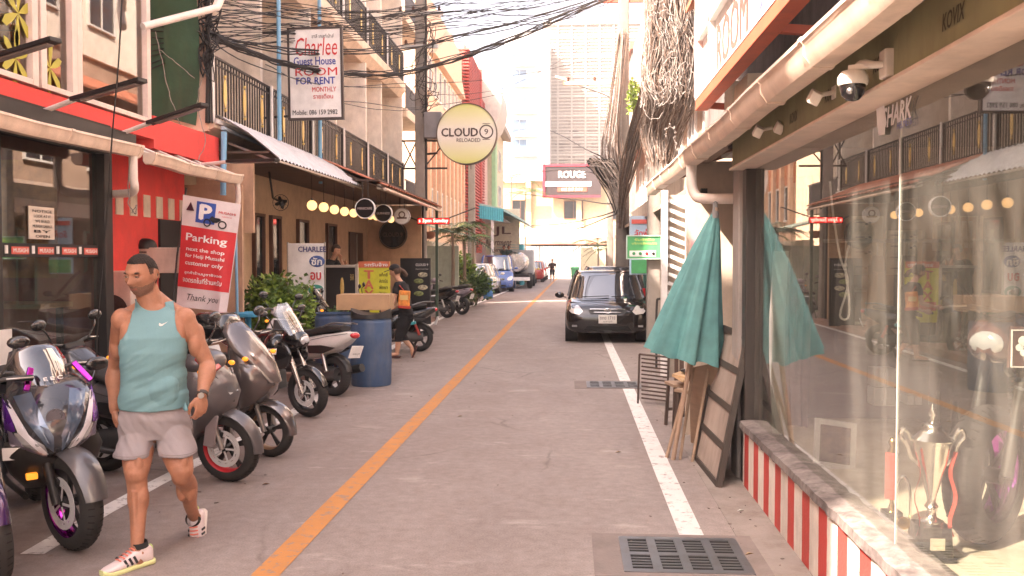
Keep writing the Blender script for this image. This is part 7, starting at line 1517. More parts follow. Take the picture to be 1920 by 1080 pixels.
car('dark grey car parked behind the black hatchback with red tail lamp', (1.12, 25.6, 0), PI / 2, M('car charcoal', (.05, .055, .06), .2, .3, coat=1), 4.3, 1.75, 1.48, front=False)
wc = aZ(905, 560); car('white sedan on the left seen from behind beside the hedge', (-4.3, 42.4, 0), PI / 2 - .05, M('car white', (.66, .66, .62), .25, coat=1), 4.4, 1.72, 1.46, front=False)
bv = car('blue minivan with white and violet stripe on the left', (-3.85, 47.6, 0), -PI / 2 + .1, M('van blue', (.05, .12, .36), .25, coat=1), 4.2, 1.7, 1.85, van=True, cat='van')
put('side_stripe', G().prism([(-1.6, .855, .7), (1.5, .855, .45), (1.5, .855, .62), (-.2, .855, .8), (-1.6, .855, 1.1)], (0, .008, 0)).prism([(-1.6, -.855, .7), (1.5, -.855, .45), (1.5, -.855, .62), (-.2, -.855, .8), (-1.6, -.855, 1.1)], (0, -.008, 0)), M('stripe lilac', (.6, .55, .75), .4), bv, sm=0)
tk = thing('tanker_truck', 'small tanker truck with a shiny silver tank on the left', 'truck', (-3.0, 52.5, 0)); put('tank', G().lathe([(.01, -1.9), (.5, -1.88), (.62, -1.7), (.62, 1.7), (.5, 1.88), (.01, 1.9)], (0, 0, 1.45), 'y', 28), M('tank silver', (.6, .58, .56), .25, .9), tk); put('chassis', G().box((-.75, -2.2, .55), (.75, 3.3, .8)), black, tk); put('cab', G().box((-.85, 2.0, .7), (.85, 3.6, 2.2)), M('cab pale', (.45, .45, .44), .4), tk, bev=.08)
for y in (-1.3, 2.8):
    for k in (-1, 1): put('wheel', G().lathe([(.001, k * .62), (.40, k * .62), (.44, k * .66), (.44, k * .86), (.40, k * .9), (.22, k * .9), (.2, k * .84), (.001, k * .84)], (0, y, .44), 'x', 24), rubber, tk)
put('bumper', G().box((-.8, -2.25, .45), (.8, -2.2, .65)), inkwhite, tk)
car('yellow taxi behind the tanker truck', (-3.1, 60, 0), PI / 2, M('taxi yellow', (.62, .45, .05), .3, coat=1), 4.4, 1.72, 1.5, front=False)
tq = thing('teal_cabin', 'teal painted cabin or stall roof beyond the parked van', 'stall', (-4.2, 58, 0)); put('cabin', G().box((-4.6, 57, 0), (-2.9, 59.0, 2.6)), M('teal sheet'), tq, loc=False, bev=.05); put('post', G().box((-5.2, 57.2, 0), (-4.7, 58.5, 2.3)), M('cab blue', (.06, .14, .34), .3), tq, loc=False)
car('red car beyond the yellow taxi', (-2.65, 66, 0), PI / 2, M('car red', (.42, .05, .04), .3, coat=1), 4.3, 1.7, 1.5, front=False)
car('silver car at the far end of the left row', (-2.6, 72, 0), PI / 2, silv, 4.3, 1.7, 1.5, front=False)
# ================================================================== PEOPLE
def skinmat(name, col, stub=None):
    m = M(name, col, .46, var=.17, sc=16, bump=.22, bs=190, spec=.4, dirt=.35, dcol=(col[0] * .72, col[1] * .52, col[2] * .45)); b = m.node_tree.nodes['Principled BSDF']
    b.inputs['Subsurface Weight'].default_value = .12; b.inputs['Subsurface Radius'].default_value = (.012, .005, .003); b.inputs['Subsurface Scale'].default_value = 1
    return m
skin = skinmat('tanned skin', (.38, .18, .112)); skin2 = skinmat('fair skin', (.55, .31, .21)); hairm = M('dark hair', (.022, .014, .010), .75, bump=.9, bs=260); stub = M('stubble skin', (.22, .115, .080), .65, var=.3, sc=160); lip = M('lips', (.33, .12, .09), .5)
def rem(g, vox, it=4, fac=.5):
    """melts overlapping closed pieces into one continuous surface"""
    me = bpy.data.meshes.new('tmp'); me.from_pydata(g.v, [], g.f); me.update(); bm = bmesh.new(); bm.from_mesh(me); bmesh.ops.recalc_face_normals(bm, faces=bm.faces); bm.to_mesh(me); bm.free()
    o = bpy.data.objects.new('tmp', me); C.objects.link(o)
    r = o.modifiers.new('r', 'REMESH'); r.mode = 'VOXEL'; r.voxel_size = vox
    s = o.modifiers.new('s', 'SMOOTH'); s.iterations = it; s.factor = fac
    dg = bpy.context.evaluated_depsgraph_get(); me2 = bpy.data.meshes.new_from_object(o.evaluated_get(dg)); bpy.data.objects.remove(o); bpy.data.meshes.remove(me); return me2
def arrays(me):
    n = len(me.vertices); v = np.empty(n * 3); me.vertices.foreach_get('co', v); nn = np.empty(n * 3); me.vertices.foreach_get('normal', nn); return v.reshape(-1, 3), nn.reshape(-1, 3)
def shell(me, pred, off, name, mat, par, disp=None, thick=.003, sm_it=10):
    """garment: the faces of a surface that pred keeps, pushed outwards, with smoothed hems and real thickness"""
    v, n = arrays(me); keep = pred(v); fs = [tuple(p.vertices) for p in me.polygons if all(keep[i] for i in p.vertices)]
    used = sorted({i for f in fs for i in f}); mp = {i: k for k, i in enumerate(used)}; vv = v[used] + n[used] * off; nv = n[used]
    fs = [tuple(mp[i] for i in f) for f in fs]; cnt = {}
    for f in fs:
        for a, b in zip(f, f[1:] + f[:1]): cnt[(min(a, b), max(a, b))] = cnt.get((min(a, b), max(a, b)), 0) + 1
    nb = {}
    for (a, b), c in cnt.items():
        if c == 1: nb.setdefault(a, []).append(b); nb.setdefault(b, []).append(a)
    for _ in range(sm_it):
        new = {a: .5 * vv[a] + .5 * np.mean([vv[b] for b in bs], axis=0) for a, bs in nb.items() if len(bs) == 2}
        for a, p in new.items(): vv[a] = p
    if disp is not None: vv = vv + nv * disp(vv)[:, None]
    g = G(); g.v = [tuple(p) for p in vv]; g.f = fs; g.mi = [0] * len(fs)
    o = put(name, g, mat, par, loc=False, sm=80); s = o.modifiers.new('solid', 'SOLIDIFY'); s.thickness = thick; s.offset = 1; return o
def body_put(me, mats, region, par, name='body'):
    v, n = arrays(me); inv = wm(par).inverted(); me.transform(inv)
    for m_ in mats: me.materials.append(m_)
    if region is not None:
        r = region(v); mi = [int(np.bincount([r[i] for i in p.vertices]).argmax()) for p in me.polygons]; me.polygons.foreach_set('material_index', mi)
    me.polygons.foreach_set('use_smooth', [True] * len(me.polygons)); o = bpy.data.objects.new(name, me); C.objects.link(o); o.parent = par; WM[o.name] = wm(par).copy(); return o
def hand(g, w_, d, pn, th, s=1, curl=.5):
    """palm and five bent fingers; w_ wrist, d towards the fingertips, pn palm normal, th thumb side"""
    d = d.normalized(); pn = (pn - d * pn.dot(d)).normalized(); th = (th - d * th.dot(d) - pn * th.dot(pn)).normalized(); L = lambda a, b, c: w_ + (d * a + th * b + pn * c) * s
    E = Matrix((th, pn, d)).transposed(); g.sph(L(.05, 0, 0), (.040 * s, .016 * s, .054 * s), 16, 10, E); g.sph(L(.045, .026, .006), (.018 * s, .016 * s, .032 * s), 12, 8, E); g.tube([L(-.03, 0, 0), L(.03, 0, 0)], [.026 * s, .028 * s], 12, True, .7)
    for k, (b, ln, r) in enumerate(((.030, .072, .0088), (.010, .080, .0092), (-.010, .075, .0088), (-.029, .058, .0078))):
        p = L(.085 - .006 * abs(k - 1), b, 0); a = .15 + curl * .35 * (1 + .15 * k); P = [L(.06, b * .9, 0), p]
        for q in (.45, .31, .24): p = p + (d * math.cos(a) + pn * math.sin(a) + th * b * .8) * ln * q * s; P.append(p); a += curl * (.75 + .1 * k)
        g.tube(P, [r * 1.1 * s, r * 1.08 * s, r * s, r * .95 * s, r * .75 * s], 9); g.sph(P[-1], r * .78 * s, 8, 6)
    P = [L(.02, .028, .006), L(.05, .052, .016), L(.078, .058, .026), L(.100, .050, .034)]; g.tube(P, [.014 * s, .0125 * s, .011 * s, .0085 * s], 9); g.sph(P[-1], .0088 * s, 8, 6)
def limb(g, pts, rs, n=18, k=4):
    P = cat_rom(pts, k); R = cat_rom([(r, 0, 0) for r in rs], k); g.tube(P, [max(.004, r.x) for r in R], n); g.sph(pts[0], rs[0] * .98, n, 9); g.sph(pts[-1], rs[-1] * .98, n, 9)
def headgeo(g, c, face, up, s=1, ears=True):
    """sculpted head; c centre, face direction of gaze"""
    f = face.normalized(); u = (up - f * up.dot(f)).normalized(); r = f.cross(u).normalized(); n, m = 72, 54; vs = []
    def B(y, z, cy, cz, sy, sz): return math.exp(-((y - cy) / sy) ** 2 - ((z - cz) / sz) ** 2)
    def pt(t, a):
        ct, st_ = math.cos(t), math.sin(t); x = math.cos(a) * ct; y = math.sin(a) * ct; z = st_      # x front, y side, z up
        X = x * .098 if x > 0 else x * .102; W = .0765
        if z < 0: W *= 1 - .20 * (-z) ** 1.4; X *= (1 - .02 * (-z)) if x > 0 else (1 - .35 * (-z))
        Yv = y * W; Z = z * .118
        if x > 0:
            ay = abs(Yv); k = min(1, x * 1.5)
            X += k * (.012 * B(ay, Z, .022, .036, .026, .012)        # brow
                - .014 * B(ay, Z, .031, .016, .017, .013)            # sockets
                + .010 * B(ay, Z, .046, -.012, .018, .02)            # cheekbones
                - .006 * B(ay, Z, .040, -.045, .016, .02)
                + .030 * B(Yv, Z, 0, -.020, .0125, .016) + .019 * B(Yv, Z, 0, .000, .0095, .022) + .010 * B(ay, Z, .013, -.026, .008, .009)   # nose
                + .009 * B(Yv, Z, 0, -.050, .026, .008) + .010 * B(Yv, Z, 0, -.063, .020, .008) - .006 * B(Yv, Z, 0, -.0565, .026, .0035)    # lips
                + .014 * B(Yv, Z, 0, -.095, .024, .018) - .004 * B(Yv, Z, 0, -.076, .02, .007))
        jaw = math.exp(-((Z + .078) / .022) ** 2) * (1 if x > -.1 else 0); Yv *= 1 + .07 * jaw
        return c + (f * X + r * Yv + u * Z) * s
    rings = [[pt(-PI / 2 * .985 + PI * .985 * i / (m - 1), 2 * PI * j / n) for j in range(n)] for i in range(m)]; g.loft(rings)
    if ears:
        for k in (-1, 1):
            E = Matrix((f * .9 + r * k * .35, r * k, u)).transposed(); g.sph(c + (r * k * .078 - f * .010 + u * .002) * s, (.018 * s, .008 * s, .031 * s), 12, 8, E)
            g.tube([c + (r * k * (.082 + .006 * math.cos(a)) - f * (.014 + .017 * math.cos(a)) + u * (.004 + .030 * math.sin(a))) * s for a in np.linspace(-.9, 4.0, 12)], .005 * s, 6)
    return f, r, u
def shoe(par, ank, toe_d, up, lab, main, s=1.0, side=1):
    d = toe_d.normalized(); u = (up - d * up.dot(d)).normalized(); r = d.cross(u).normalized(); O = ank; L = lambda a, b, c: O + (d * a + r * b + u * c) * s
    secs = [(-.075, .026, -.045, .040), (-.06, .036, -.04, .05), (-.02, .038, -.03, .055), (.03, .038, -.04, .040), (.08, .043, -.052, .026), (.13, .045, -.06, .018), (.17, .038, -.064, .013), (.195, .02, -.066, .009)]
    o = put('shoe', G().loft([srect(L(x, 0, z), r, u, w_ * s, h * s, 24, 2.6) for x, w_, z, h in secs]), main, par, loc=False, sm=60)
    so_ = put('sole', G().loft([srect(L(x, 0, -.083 + (.012 if x > .17 else 0)), r, u, w_ * s, .014 * s, 24, 4) for x, w_ in ((-.088, .025), (-.075, .038), (-.02, .040), (.05, .040), (.11, .048), (.16, .044), (.2, .022))]), M('sole lime', (.66, .70, .34), .5) if side == 2 else M('sole white', (.72, .66, .62), .5), o, loc=False, sm=50)
    for k in (-1, 1):
        for j in range(3): put('side_stripe', G().obox(L(.035 + .026 * j, k * .0405, -.040 - .003 * j), (.012 * s, .005 * s, .042 * s), Matrix((d, r, u)).transposed() @ Matrix.Rotation(.45, 3, 'Y')), M('shoe dark stripe', (.03, .03, .035), .5), o, loc=False)
    g = G()
    for j in range(5): g.tube([L(.03 + j * .019, -.024, .004 - j * .009), L(.034 + j * .019, 0, .012 - j * .0095), L(.03 + j * .019, .024, .004 - j * .009)], .004 * s, 6)
    put('laces', g, M('coral laces', (.75, .22, .16), .6), o, loc=False); put('heel_tab', G().sph(L(-.07, 0, -.02), (.018, .02, .03), 10, 6), M('heel lime', (.45, .6, .2), .5), o, loc=False)
    put('ankle_sock', G().tube([L(-.015, 0, .005), L(-.012, 0, .035)], [.043 * s, .040 * s], 16, False), M('sock black', (.02, .02, .02), .8), o, loc=False); return o

# ------------------------------------------------------------------ the walking man
P = lambda x, y, Y: aY(x, y, Y)
man = thing('person', 'man in a teal tank top and grey shorts walking toward the camera past the scooters', 'person', (P(290, 1060, 5.1).x, 5.1, 0))
nkb, chest, waist, pelv = P(290, 583, 5.07), P(288, 650, 5.05), P(289, 722, 5.05), P(291, 782, 5.06)
shR, shL = P(231, 601, 5.03), P(345, 599, 5.13); hipR, hipL = P(263, 800, 5.05), P(322, 800, 5.10)
elR, wrR = P(217, 690, 5.16), P(214, 764, 5.12); elL, wrL = P(389, 683, 5.16), P(379, 741, 4.99)
knR, anR = P(256, 897, 4.88), P(257, 1036, 4.80); knL, anL = P(340, 893, 4.98), P(364, 968, 5.36)
face = Vector((-.17, -.96, -.20)); hc = P(266, 517, 5.03)
g = G(); rt = (shL - shR).normalized(); fwd = Vector((.18, -.98, 0)); rings = []
# torso sections: centre, half width, half depth
for c, hw, hd, p in ((P(291, 815, 5.07), .12, .09, 2.2), (P(291, 795, 5.07), .168, .118, 2.3), (pelv, .172, .122, 2.4), (P(290, 755, 5.05), .166, .122, 2.4), (waist, .160, .124, 2.4), (P(289, 690, 5.04), .160, .122, 2.4), (P(288, 660, 5.03), .168, .122, 2.5), (P(288, 632, 5.04), .176, .118, 2.6), (P(289, 610, 5.06), .178, .10, 2.4), (P(289, 594, 5.07), .15, .08, 2.2), (P(290, 583, 5.08), .10, .065, 2.2), (P(289, 572, 5.08), .062, .058, 2.0)):
    rings.append(srect(c, rt, fwd, hw, hd, 40, p))
g.loft(rings)
for s, c in ((-1, P(263, 632, 4.965)), (1, P(309, 632, 5.01))): g.sph(c + Y_ * .020, (.076, .045, .062), 18, 10)
g.sph(P(290, 728, 5.0), (.125, .07, .14), 18, 10)
limb(g, [P(288, 592, 5.09), P(280, 560, 5.08), P(272, 535, 5.07)], [.076, .068, .064])
limb(g, [P(238, 592, 5.07), P(262, 581, 5.10), P(286, 560, 5.11)], [.046, .05, .05]); limb(g, [P(338, 590, 5.15), P(315, 578, 5.13), P(290, 558, 5.11)], [.046, .05, .05])
for sh, el, wr in ((shR, elR, wrR), (shL, elL, wrL)):
    o = Vector(((sh - (shR + shL) / 2).x, 0, 0)).normalized(); g.sph(sh + o * .004, (.064, .064, .072), 18, 10)
    limb(g, [sh + o * .004, sh.lerp(el, .45) + o * .006, el], [.060, .051, .043]); g.sph(sh.lerp(el, .55) + Vector((0, -.024, 0)), (.042, .042, .075), 16, 10); g.sph(sh.lerp(el, .42) + o * .018 + Vector((0, .022, 0)), (.038, .04, .085), 16, 10); g.sph(el + Vector((0, .035, -.005)), (.026, .022, .03), 12, 8); limb(g, [el, el.lerp(wr, .28) + o * .006, el.lerp(wr, .65), wr], [.044, .051, .038, .029])
limb(g, [hipR, hipR.lerp(knR, .5) - X_ * .004, knR + Z_ * .04, knR], [.100, .086, .068, .056]); limb(g, [hipL, hipL.lerp(knL, .5), knL + Z_ * .04, knL], [.100, .086, .068, .056])
limb(g, [knR, knR.lerp(anR, .30) + Vector((-.004, .025, 0)), knR.lerp(anR, .65) + Vector((0, .01, 0)), anR, anR - Z_ * .05], [.056, .052, .040, .034, .038])
limb(g, [knL, knL.lerp(anL, .32) + Vector((.01, .015, .02)), knL.lerp(anL, .65), anL], [.056, .052, .040, .034])
for kn_, an_ in ((knR, anR), (knL, anL)):
    g.sph(kn_ + Vector((0, -.027, .004)), (.036, .034, .042)); g.sph(kn_ + Vector((-.026, -.030, .065)), (.026, .026, .045)); g.sph(kn_ + Vector((.026, -.026, .075)), (.026, .026, .05)); d_ = an_ - kn_
    for s_ in (-1, 1): g.sph(kn_ + d_ * .28 + Vector((s_ * .026, .018, 0)), (.034, .042, .085)); g.sph(an_ + Vector((s_ * .03, .0, .0)), (.013, .016, .016))
    g.tube([kn_ + d_ * .15 + Y_ * -.032, kn_ + d_ * .8 + Y_ * -.016], [.018, .012], 10)
hand(g, wrL, Vector((-.02, -.12, -1)), Vector((-.8, .55, 0)), Vector((-.5, -.8, .1)), 1.04, .75)
hand(g, wrR, Vector((-.05, .25, -1)), Vector((.9, .3, 0)), Vector((.25, -.9, 0)), 1.0, .6)
hf, hr, hu = headgeo(g, hc, face, Z_, 1.04)
me = rem(g, .0050, 5, .5)
def hl(v): q = v - np.array(hc); return q @ np.array(hf), q @ np.array(hr), q @ np.array(hu)
def region(v):
    a, b, c = hl(v); r = np.zeros(len(v), int); near = np.linalg.norm(v - np.array(hc), axis=1) < .16
    noise_ = .004 * np.sin(v[:, 0] * 400) * np.sin(v[:, 2] * 380)
    beard = near & (a > -.005) & (c < -.040 + .25 * np.clip(.045 - a, 0, .1) + noise_) & (c > -.112 + .35 * np.clip(.05 - a, 0, .1)) & ~((np.abs(b) > .030) & (c > -.047) & (a > .06))
    lips_ = near & (a > .085) & (np.abs(b) < .024) & (c < -.050) & (c > -.066); r[beard] = 1; r[lips_] = 2; r[near & (c > np.where(a > -.012, .012, -.05)) & (c < .06) & (a < .03) & (np.abs(b) < .083)] = 3; return r
meb = me.copy(); body = body_put(me, [skin, stub, lip, M('cropped hair on skin', (.075, .038, .026), .7, var=.4, sc=200)], region, man)
# hair, brows, eyes
def hairp(v):
    a, b, c = hl(v); d = np.linalg.norm(v - np.array(hc), axis=1) < .17; front = np.where(a > .03, .080 - .25 * np.clip(np.abs(b) - .040, 0, 1), np.where(a > -.012, .046, np.where(a > -.03, .03, .0))); return d & (c > front) & ~((np.abs(b) > .083))
shell(meb, hairp, .0015, 'hair', hairm, man, lambda v: .0025 * np.sin(v[:, 0] * 300) * np.sin(v[:, 1] * 260 + v[:, 2] * 200), .0025, 4)
for k in (-1, 1):
    e = hc + (hf * .0845 + hr * k * .031 + hu * .014) * 1.04; er = Matrix((hr, hf, hu)).transposed()
    put('eye', G().sph(e, (.0125, .009, .0075), 12, 8, er), M('eye white', (.45, .38, .34), .3), man, loc=False); put('iris', G().sph(e + hf * .006, (.005, .005, .005), 10, 6), M('iris dark', (.03, .018, .012), .2), man, loc=False)
    put('eyelid', G().tube([e + hf * .006 + hr * .014 * u + hu * (.0075 - .006 * u * u) for u in (-1, -.5, 0, .5, 1)], .0032, 6), skin, man, loc=False)
    put('eyebrow', G().tube([hc + (hf * (.096 - .010 * abs(u) - .004) + hr * k * (.031 + .018 * u) + hu * (.034 + .003 * u - .004 * u * u)) * 1.04 for u in (-1, -.5, 0, .5, 1)], [.004, .0065, .0065, .0055, .0025], 6, True, .8), hairm, man, loc=False)
# tank top
C0 = np.array(P(289, 600, 5.05)); rn = np.array(rt)
def topp(v):
    x = (v - C0) @ rn; z = v[:, 2]; zn = P(289, 584, 5.0).z; y = v[:, 1] - 5.06
    neck = (z < np.where(y < .02, zn + 7.5 * x * x, zn + .05)); arm_edge = np.interp(zn - z, [-.05, .0, .06, .11, .15, .18, .7], [.100, .112, .118, .130, .152, .25, .25])
    hem = P(290, 762, 5.05).z; below = z > hem - .012 + .05 * np.abs(x)
    # keep the arms out: they lie outside the trunk below the armpit
    trunk = np.abs(x) < np.interp(zn - z, [0, .17, .22, .32, .45, .8], [.2, .165, .186, .195, .205, .205])
    return neck & (np.abs(x) < arm_edge) & below & trunk
def nfold(v, amp, f1, f2): return np.array([amp * noise.noise(Vector((p[0] * f1 + p[2] * f1 * .7, p[1] * f1 * .5, p[2] * f2 - p[0] * f2 * .5))) for p in v])
def folds(v):
    x = v[:, 0]; z = v[:, 2]; y = v[:, 1]; w_ = np.clip((1.36 - z) / .3, 0.1, 1); return np.maximum(-.001, w_ * (nfold(v, .012, 3.5, 17) + nfold(v, .004, 7, 38)) + .003) + .008 * np.clip((1.08 - z) / .12, 0, 1)
tealtop = M('teal jersey', (.145, .30, .33), .78, var=.08, sc=3, bump=.15, bs=500)
shell(meb, topp, .006, 'tank_top', tealtop, man, folds, .004, 14)
# swoosh print
sw = [(-.5, .02), (-.42, .10), (-.30, .02), (-.1, .02), (.5, .20), (-.1, -.1), (-.32, -.15), (-.46, -.1)]; cs_ = P(306, 608, 4.92); 
put('chest_print', G().prism([cs_ + X_ * (u * .052) + Z_ * (v_ * .075) + Y_ * (.004 - .02 * u * .0) for u, v_ in sw], (0, -.002, 0)), inkwhite, man, loc=False, sm=0)
# shorts
g = G(); bw_ = P(290, 752, 5.06); cr = P(292, 815, 5.08); hR, hL = P(249, 853, 4.955), P(334, 850, 5.04)
secs = [(bw_, .172, .128), (pelv, .188, .138), (P(291, 800, 5.07), .192, .14), (P(291, 818, 5.07), .187, .13)]
g.loft([srect(c, rt, fwd, a, b, 36, 2.4) for c, a, b in secs])
for hp_, hm, sgn in ((hipR, hR, -1), (hipL, hL, 1)):
    g.loft([srect(c, X_, fwd, a, b, 30, 2.3) for c, a, b in ((hp_ + Z_ * .02, .088, .12), (hp_.lerp(hm, .4), .096, .118), (hp_.lerp(hm, .8), .102, .128), (hm, .103, .128), (hm - Z_ * .004, .100, .125))])
ms = rem(g, .006, 5, .5); v, n_ = arrays(ms); dd = np.maximum(-.003, nfold(v, .010, 15, 4) + nfold(v, .006, 34, 12)) + .003 ; ms.vertices.foreach_set('co', (v + n_ * dd[:, None] * np.clip((bw_.z - v[:, 2]) / .08, 0, 1)[:, None]).ravel())
ms.transform(wm(man).inverted()); ms.materials.append(M('grey shorts', (.30, .27, .28), .85, var=.06, sc=4, bump=.2, bs=500)); ms.polygons.foreach_set('use_smooth', [True] * len(ms.polygons)); o = bpy.data.objects.new('shorts', ms); C.objects.link(o); o.parent = man
put('hem_seam', G().tube([p + Z_ * .016 for p in srect(hR, X_, fwd, .1038, .1288, 40, 2.3)] , .0016, 4), M('seam grey', (.22, .18, .185), .9), man, loc=False); put('hem_seam', G().tube([p + Z_ * .016 for p in srect(hL, X_, fwd, .1038, .1288, 40, 2.3)], .0016, 4), M('seam grey'), man, loc=False)
put('side_pocket', G().tube([P(354, 772, 5.0), P(361, 800, 5.0), P(362, 812, 5.02)], .002, 4), M('seam grey'), man, loc=False)
# watch
wd = (wrL - elL).normalized(); wc_ = wrL + wd * -.005; q = wd.orthogonal().normalized(); q2 = wd.cross(q)
put('watch_strap', G().loft([[wc_ + wd * k + (q * math.cos(a) + q2 * math.sin(a)) * r_ for a in np.linspace(0, 2 * PI, 25)[:-1]] for k, r_ in ((-.010, .0295), (-.010, .034), (.010, .034), (.010, .0295))]), M('dark strap', (.05, .04, .035), .5), man, loc=False)
put('watch_face', G().cyl(wc_ + Vector((.008, -.032, 0)), wc_ + Vector((.009, -.041, 0)), .017, n=20), steel, man, loc=False)
shoem = M('white knit shoe', (.70, .60, .60), .7, bump=.4, bs=300)
shoe(man, Vector((anR.x, anR.y + .005, .10)), Vector((-.55, -.84, -.02)), Z_, 'front', shoem, 1.05, 2)
shoe(man, anL + Vector((.0, .0, -.035)), Vector((.10, -.42, -.90)), Vector((-.05, -.9, .42)), 'rear', shoem, 1.05, 1)

# ------------------------------------------------------------------ other people
def simple_person(label, J, sk, hairc, top_m, leg_m, face, sleeves=.6, legs=1.0, hair=0, vox=.012, s=1.0, sit=False, feet=None):
    """J: head, neck, chest, pelvis, shoulders/elbows/wrists, hips/knees/ankles in world metres"""
    t = thing('person', label, 'person', (J['pe'].x, J['pe'].y, min(J['aL'].z, J['aR'].z) - .08)); g = G(); rt = (J['sL'] - J['sR']); W_ = rt.length / 2; rt.normalize(); fw = face.copy(); fw.z = 0; fw.normalize(); sd = fw.cross(Z_)
    g.loft([srect(c, sd, fw, a, b, 24, 2.3) for c, a, b in ((J['pe'] - Z_ * .05, .12 * s, .09 * s), (J['pe'], .16 * s, .11 * s), (J['pe'].lerp(J['nk'], .4), .135 * s, .10 * s), (J['pe'].lerp(J['nk'], .75), W_ * .95, .11 * s), (J['pe'].lerp(J['nk'], .95), W_ * .7, .07 * s), (J['nk'], .05 * s, .05 * s))])
    limb(g, [J['nk'] - Z_ * .03, J['hd'] - Z_ * .06], [.055 * s, .05 * s], 12)
    for a, b, c in (('sL', 'eL', 'wL'), ('sR', 'eR', 'wR')):
        limb(g, [J[a], J[b]], [.055 * s, .04 * s], 12); limb(g, [J[b], J[c]], [.04 * s, .027 * s], 12); d = (J[c] - J[b]).normalized(); hand(g, J[c], d, (fw.cross(d) if abs(fw.dot(d)) < .9 else sd), Z_ + fw, s, .4)
    for a, b, c in (('hL', 'kL', 'aL'), ('hR', 'kR', 'aR')):
        limb(g, [J[a], J[b]], [.09 * s, .058 * s], 14); limb(g, [J[b], J[b].lerp(J[c], .3), J[c]], [.055 * s, .056 * s, .036 * s], 14)
        fo = feet[c] if feet else fw - Z_ * .05; g.sph(J[c] + fo.normalized() * .07 - Z_ * .045 * (0 if feet else 1), (.045, .12, .035), 12, 8, fo.to_track_quat('Y', 'Z').to_matrix())
    f, r, u = headgeo(g, J['hd'], face, Z_, s); me = rem(g, vox, 3, .5); cp_ = me.copy(); body_put(me, [sk], None, t)
    hcn = np.array(J['hd']); pz = J['pe'].z
    shell(cp_, lambda v: (np.linalg.norm(v - hcn, axis=1) < .18) & (((v - hcn) @ np.array(u) > np.where((v - hcn) @ np.array(f) > .03, .06, -.03 - hair))), .006, 'hair', hairc, t, thick=.012, sm_it=2)
    nz = J['nk'].z
    if sleeves is not None:
        ds = [np.array(J['sL'].lerp(J['eL'], sleeves)), np.array(J['sR'].lerp(J['eR'], sleeves))]
        def tp(v):
            k = (v[:, 2] < nz - .0) & (v[:, 2] > pz - .06); out = np.zeros(len(v), bool)
            for q, w_, e in ((0, 'sL', 'eL'), (1, 'sR', 'eR')):
                a = np.array(J[w_]); b_ = np.array(J[e]); c_ = np.array(J['wL' if q == 0 else 'wR']); ab = b_ - a; tt = ((v - a) @ ab) / (ab @ ab); dist = np.linalg.norm(v - (a + np.clip(tt, 0, 1)[:, None] * ab), axis=1); out |= (dist < .075) & (tt > sleeves)
                bc = c_ - b_; t2 = np.clip(((v - b_) @ bc) / (bc @ bc), 0, 1.3); out |= np.linalg.norm(v - (b_ + t2[:, None] * bc), axis=1) < .062
            tor = np.abs((v - np.array(J['pe'])) @ np.array(sd)) < .14
            return k & (~out | (tor & ~out))
        shell(cp_, tp, .012, 'shirt', top_m, t, lambda v: .006 * np.sin(v[:, 2] * 40 + v[:, 0] * 30), .006, 4)
    kz = min(J['kL'].z, J['kR'].z); az = min(J['aL'].z, J['aR'].z); lo = pz - (pz - kz) * legs if legs <= 1 else kz - (kz - az) * (legs - 1)
    def lp(v):
        wr_ = np.ones(len(v), bool)
        for e, w_ in (('eL', 'wL'), ('eR', 'wR')): a = np.array(J[e]); b_ = np.array(J[w_]) + (np.array(J[w_]) - a) * .8; ab = b_ - a; tt = np.clip(((v - a) @ ab) / (ab @ ab), 0, 1); wr_ &= np.linalg.norm(v - (a + tt[:, None] * ab), axis=1) > .05
        return (v[:, 2] < pz + .03) & (v[:, 2] > lo) & wr_
    shell(cp_, lp, .014, 'trousers' if legs > 1.3 else 'shorts', leg_m, t, lambda v: .006 * np.sin(v[:, 2] * 36), .006, 4); return t, f, r, u
blk = M('black cotton', (.016, .015, .016), .85, var=.2, sc=6)
# woman in black crossing from the pavement with a cap and an orange bag
Yw = 15.3
J = dict(hd=P(741, 508, Yw), nk=P(752, 528, Yw), pe=P(762, 590, Yw), sL=P(745, 536, Yw - .12), sR=P(760, 538, Yw + .14), eL=P(738, 566, Yw - .2), wL=P(716, 572, Yw - .25), eR=P(752, 572, Yw + .2), wR=P(728, 580, Yw + .15), hL=P(757, 596, Yw - .08), kL=P(748, 632, Yw - .1), aL=P(744, 664, Yw - .1), hR=P(766, 596, Yw + .08), kR=P(752, 628, Yw + .1), aR=P(772, 652, Yw + .05))
wo_, f, r, u = simple_person('woman in black clothes and cap stepping past the drums with an orange bag', J, skin2, M('brown hair', (.08, .045, .03), .7, bump=.6, bs=120), blk, blk, Vector((-.85, -.25, -.35)), .55, 1.25, .03, .011, .93, feet={'aL': Vector((-1, -.1, -.1)), 'aR': Vector((.15, 0, -1))})
put('cap', G().sph(J['hd'] + u * .045 - f * .01, (.095, .09, .075), 16, 10).loft([srect(J['hd'] + u * (.05 + .008 * k) + f * .1, f, r, .085, .07, 16, 2.6) for k in (0, 1)]), blk, wo_, loc=False)
put('ponytail', G().tube(cat_rom([J['hd'] - f * .08, J['hd'] - f * .13 - u * .06, J['hd'] - f * .15 - u * .16], 4), [.03] * 4 + [.035] * 4 + [.012], 10), M('brown hair'), wo_, loc=False)
put('sandal', G().obox(J['aR'] + Vector((.05, 0, -.07)), (.03, .09, .24), (0, R_(20), 0)), M('sandal maroon', (.08, .03, .03), .6), wo_, loc=False, bev=.008); put('sandal', G().obox((J['aL'].x - .06, J['aL'].y, .025), (.25, .09, .025)), M('sandal maroon'), wo_, loc=False, bev=.006)
hb = thing('orange_shoulder_bag', 'orange printed bag hanging at the side of the woman in black', 'bag', P(757, 573, Yw - .24)); c = P(758, 560, Yw - .28)
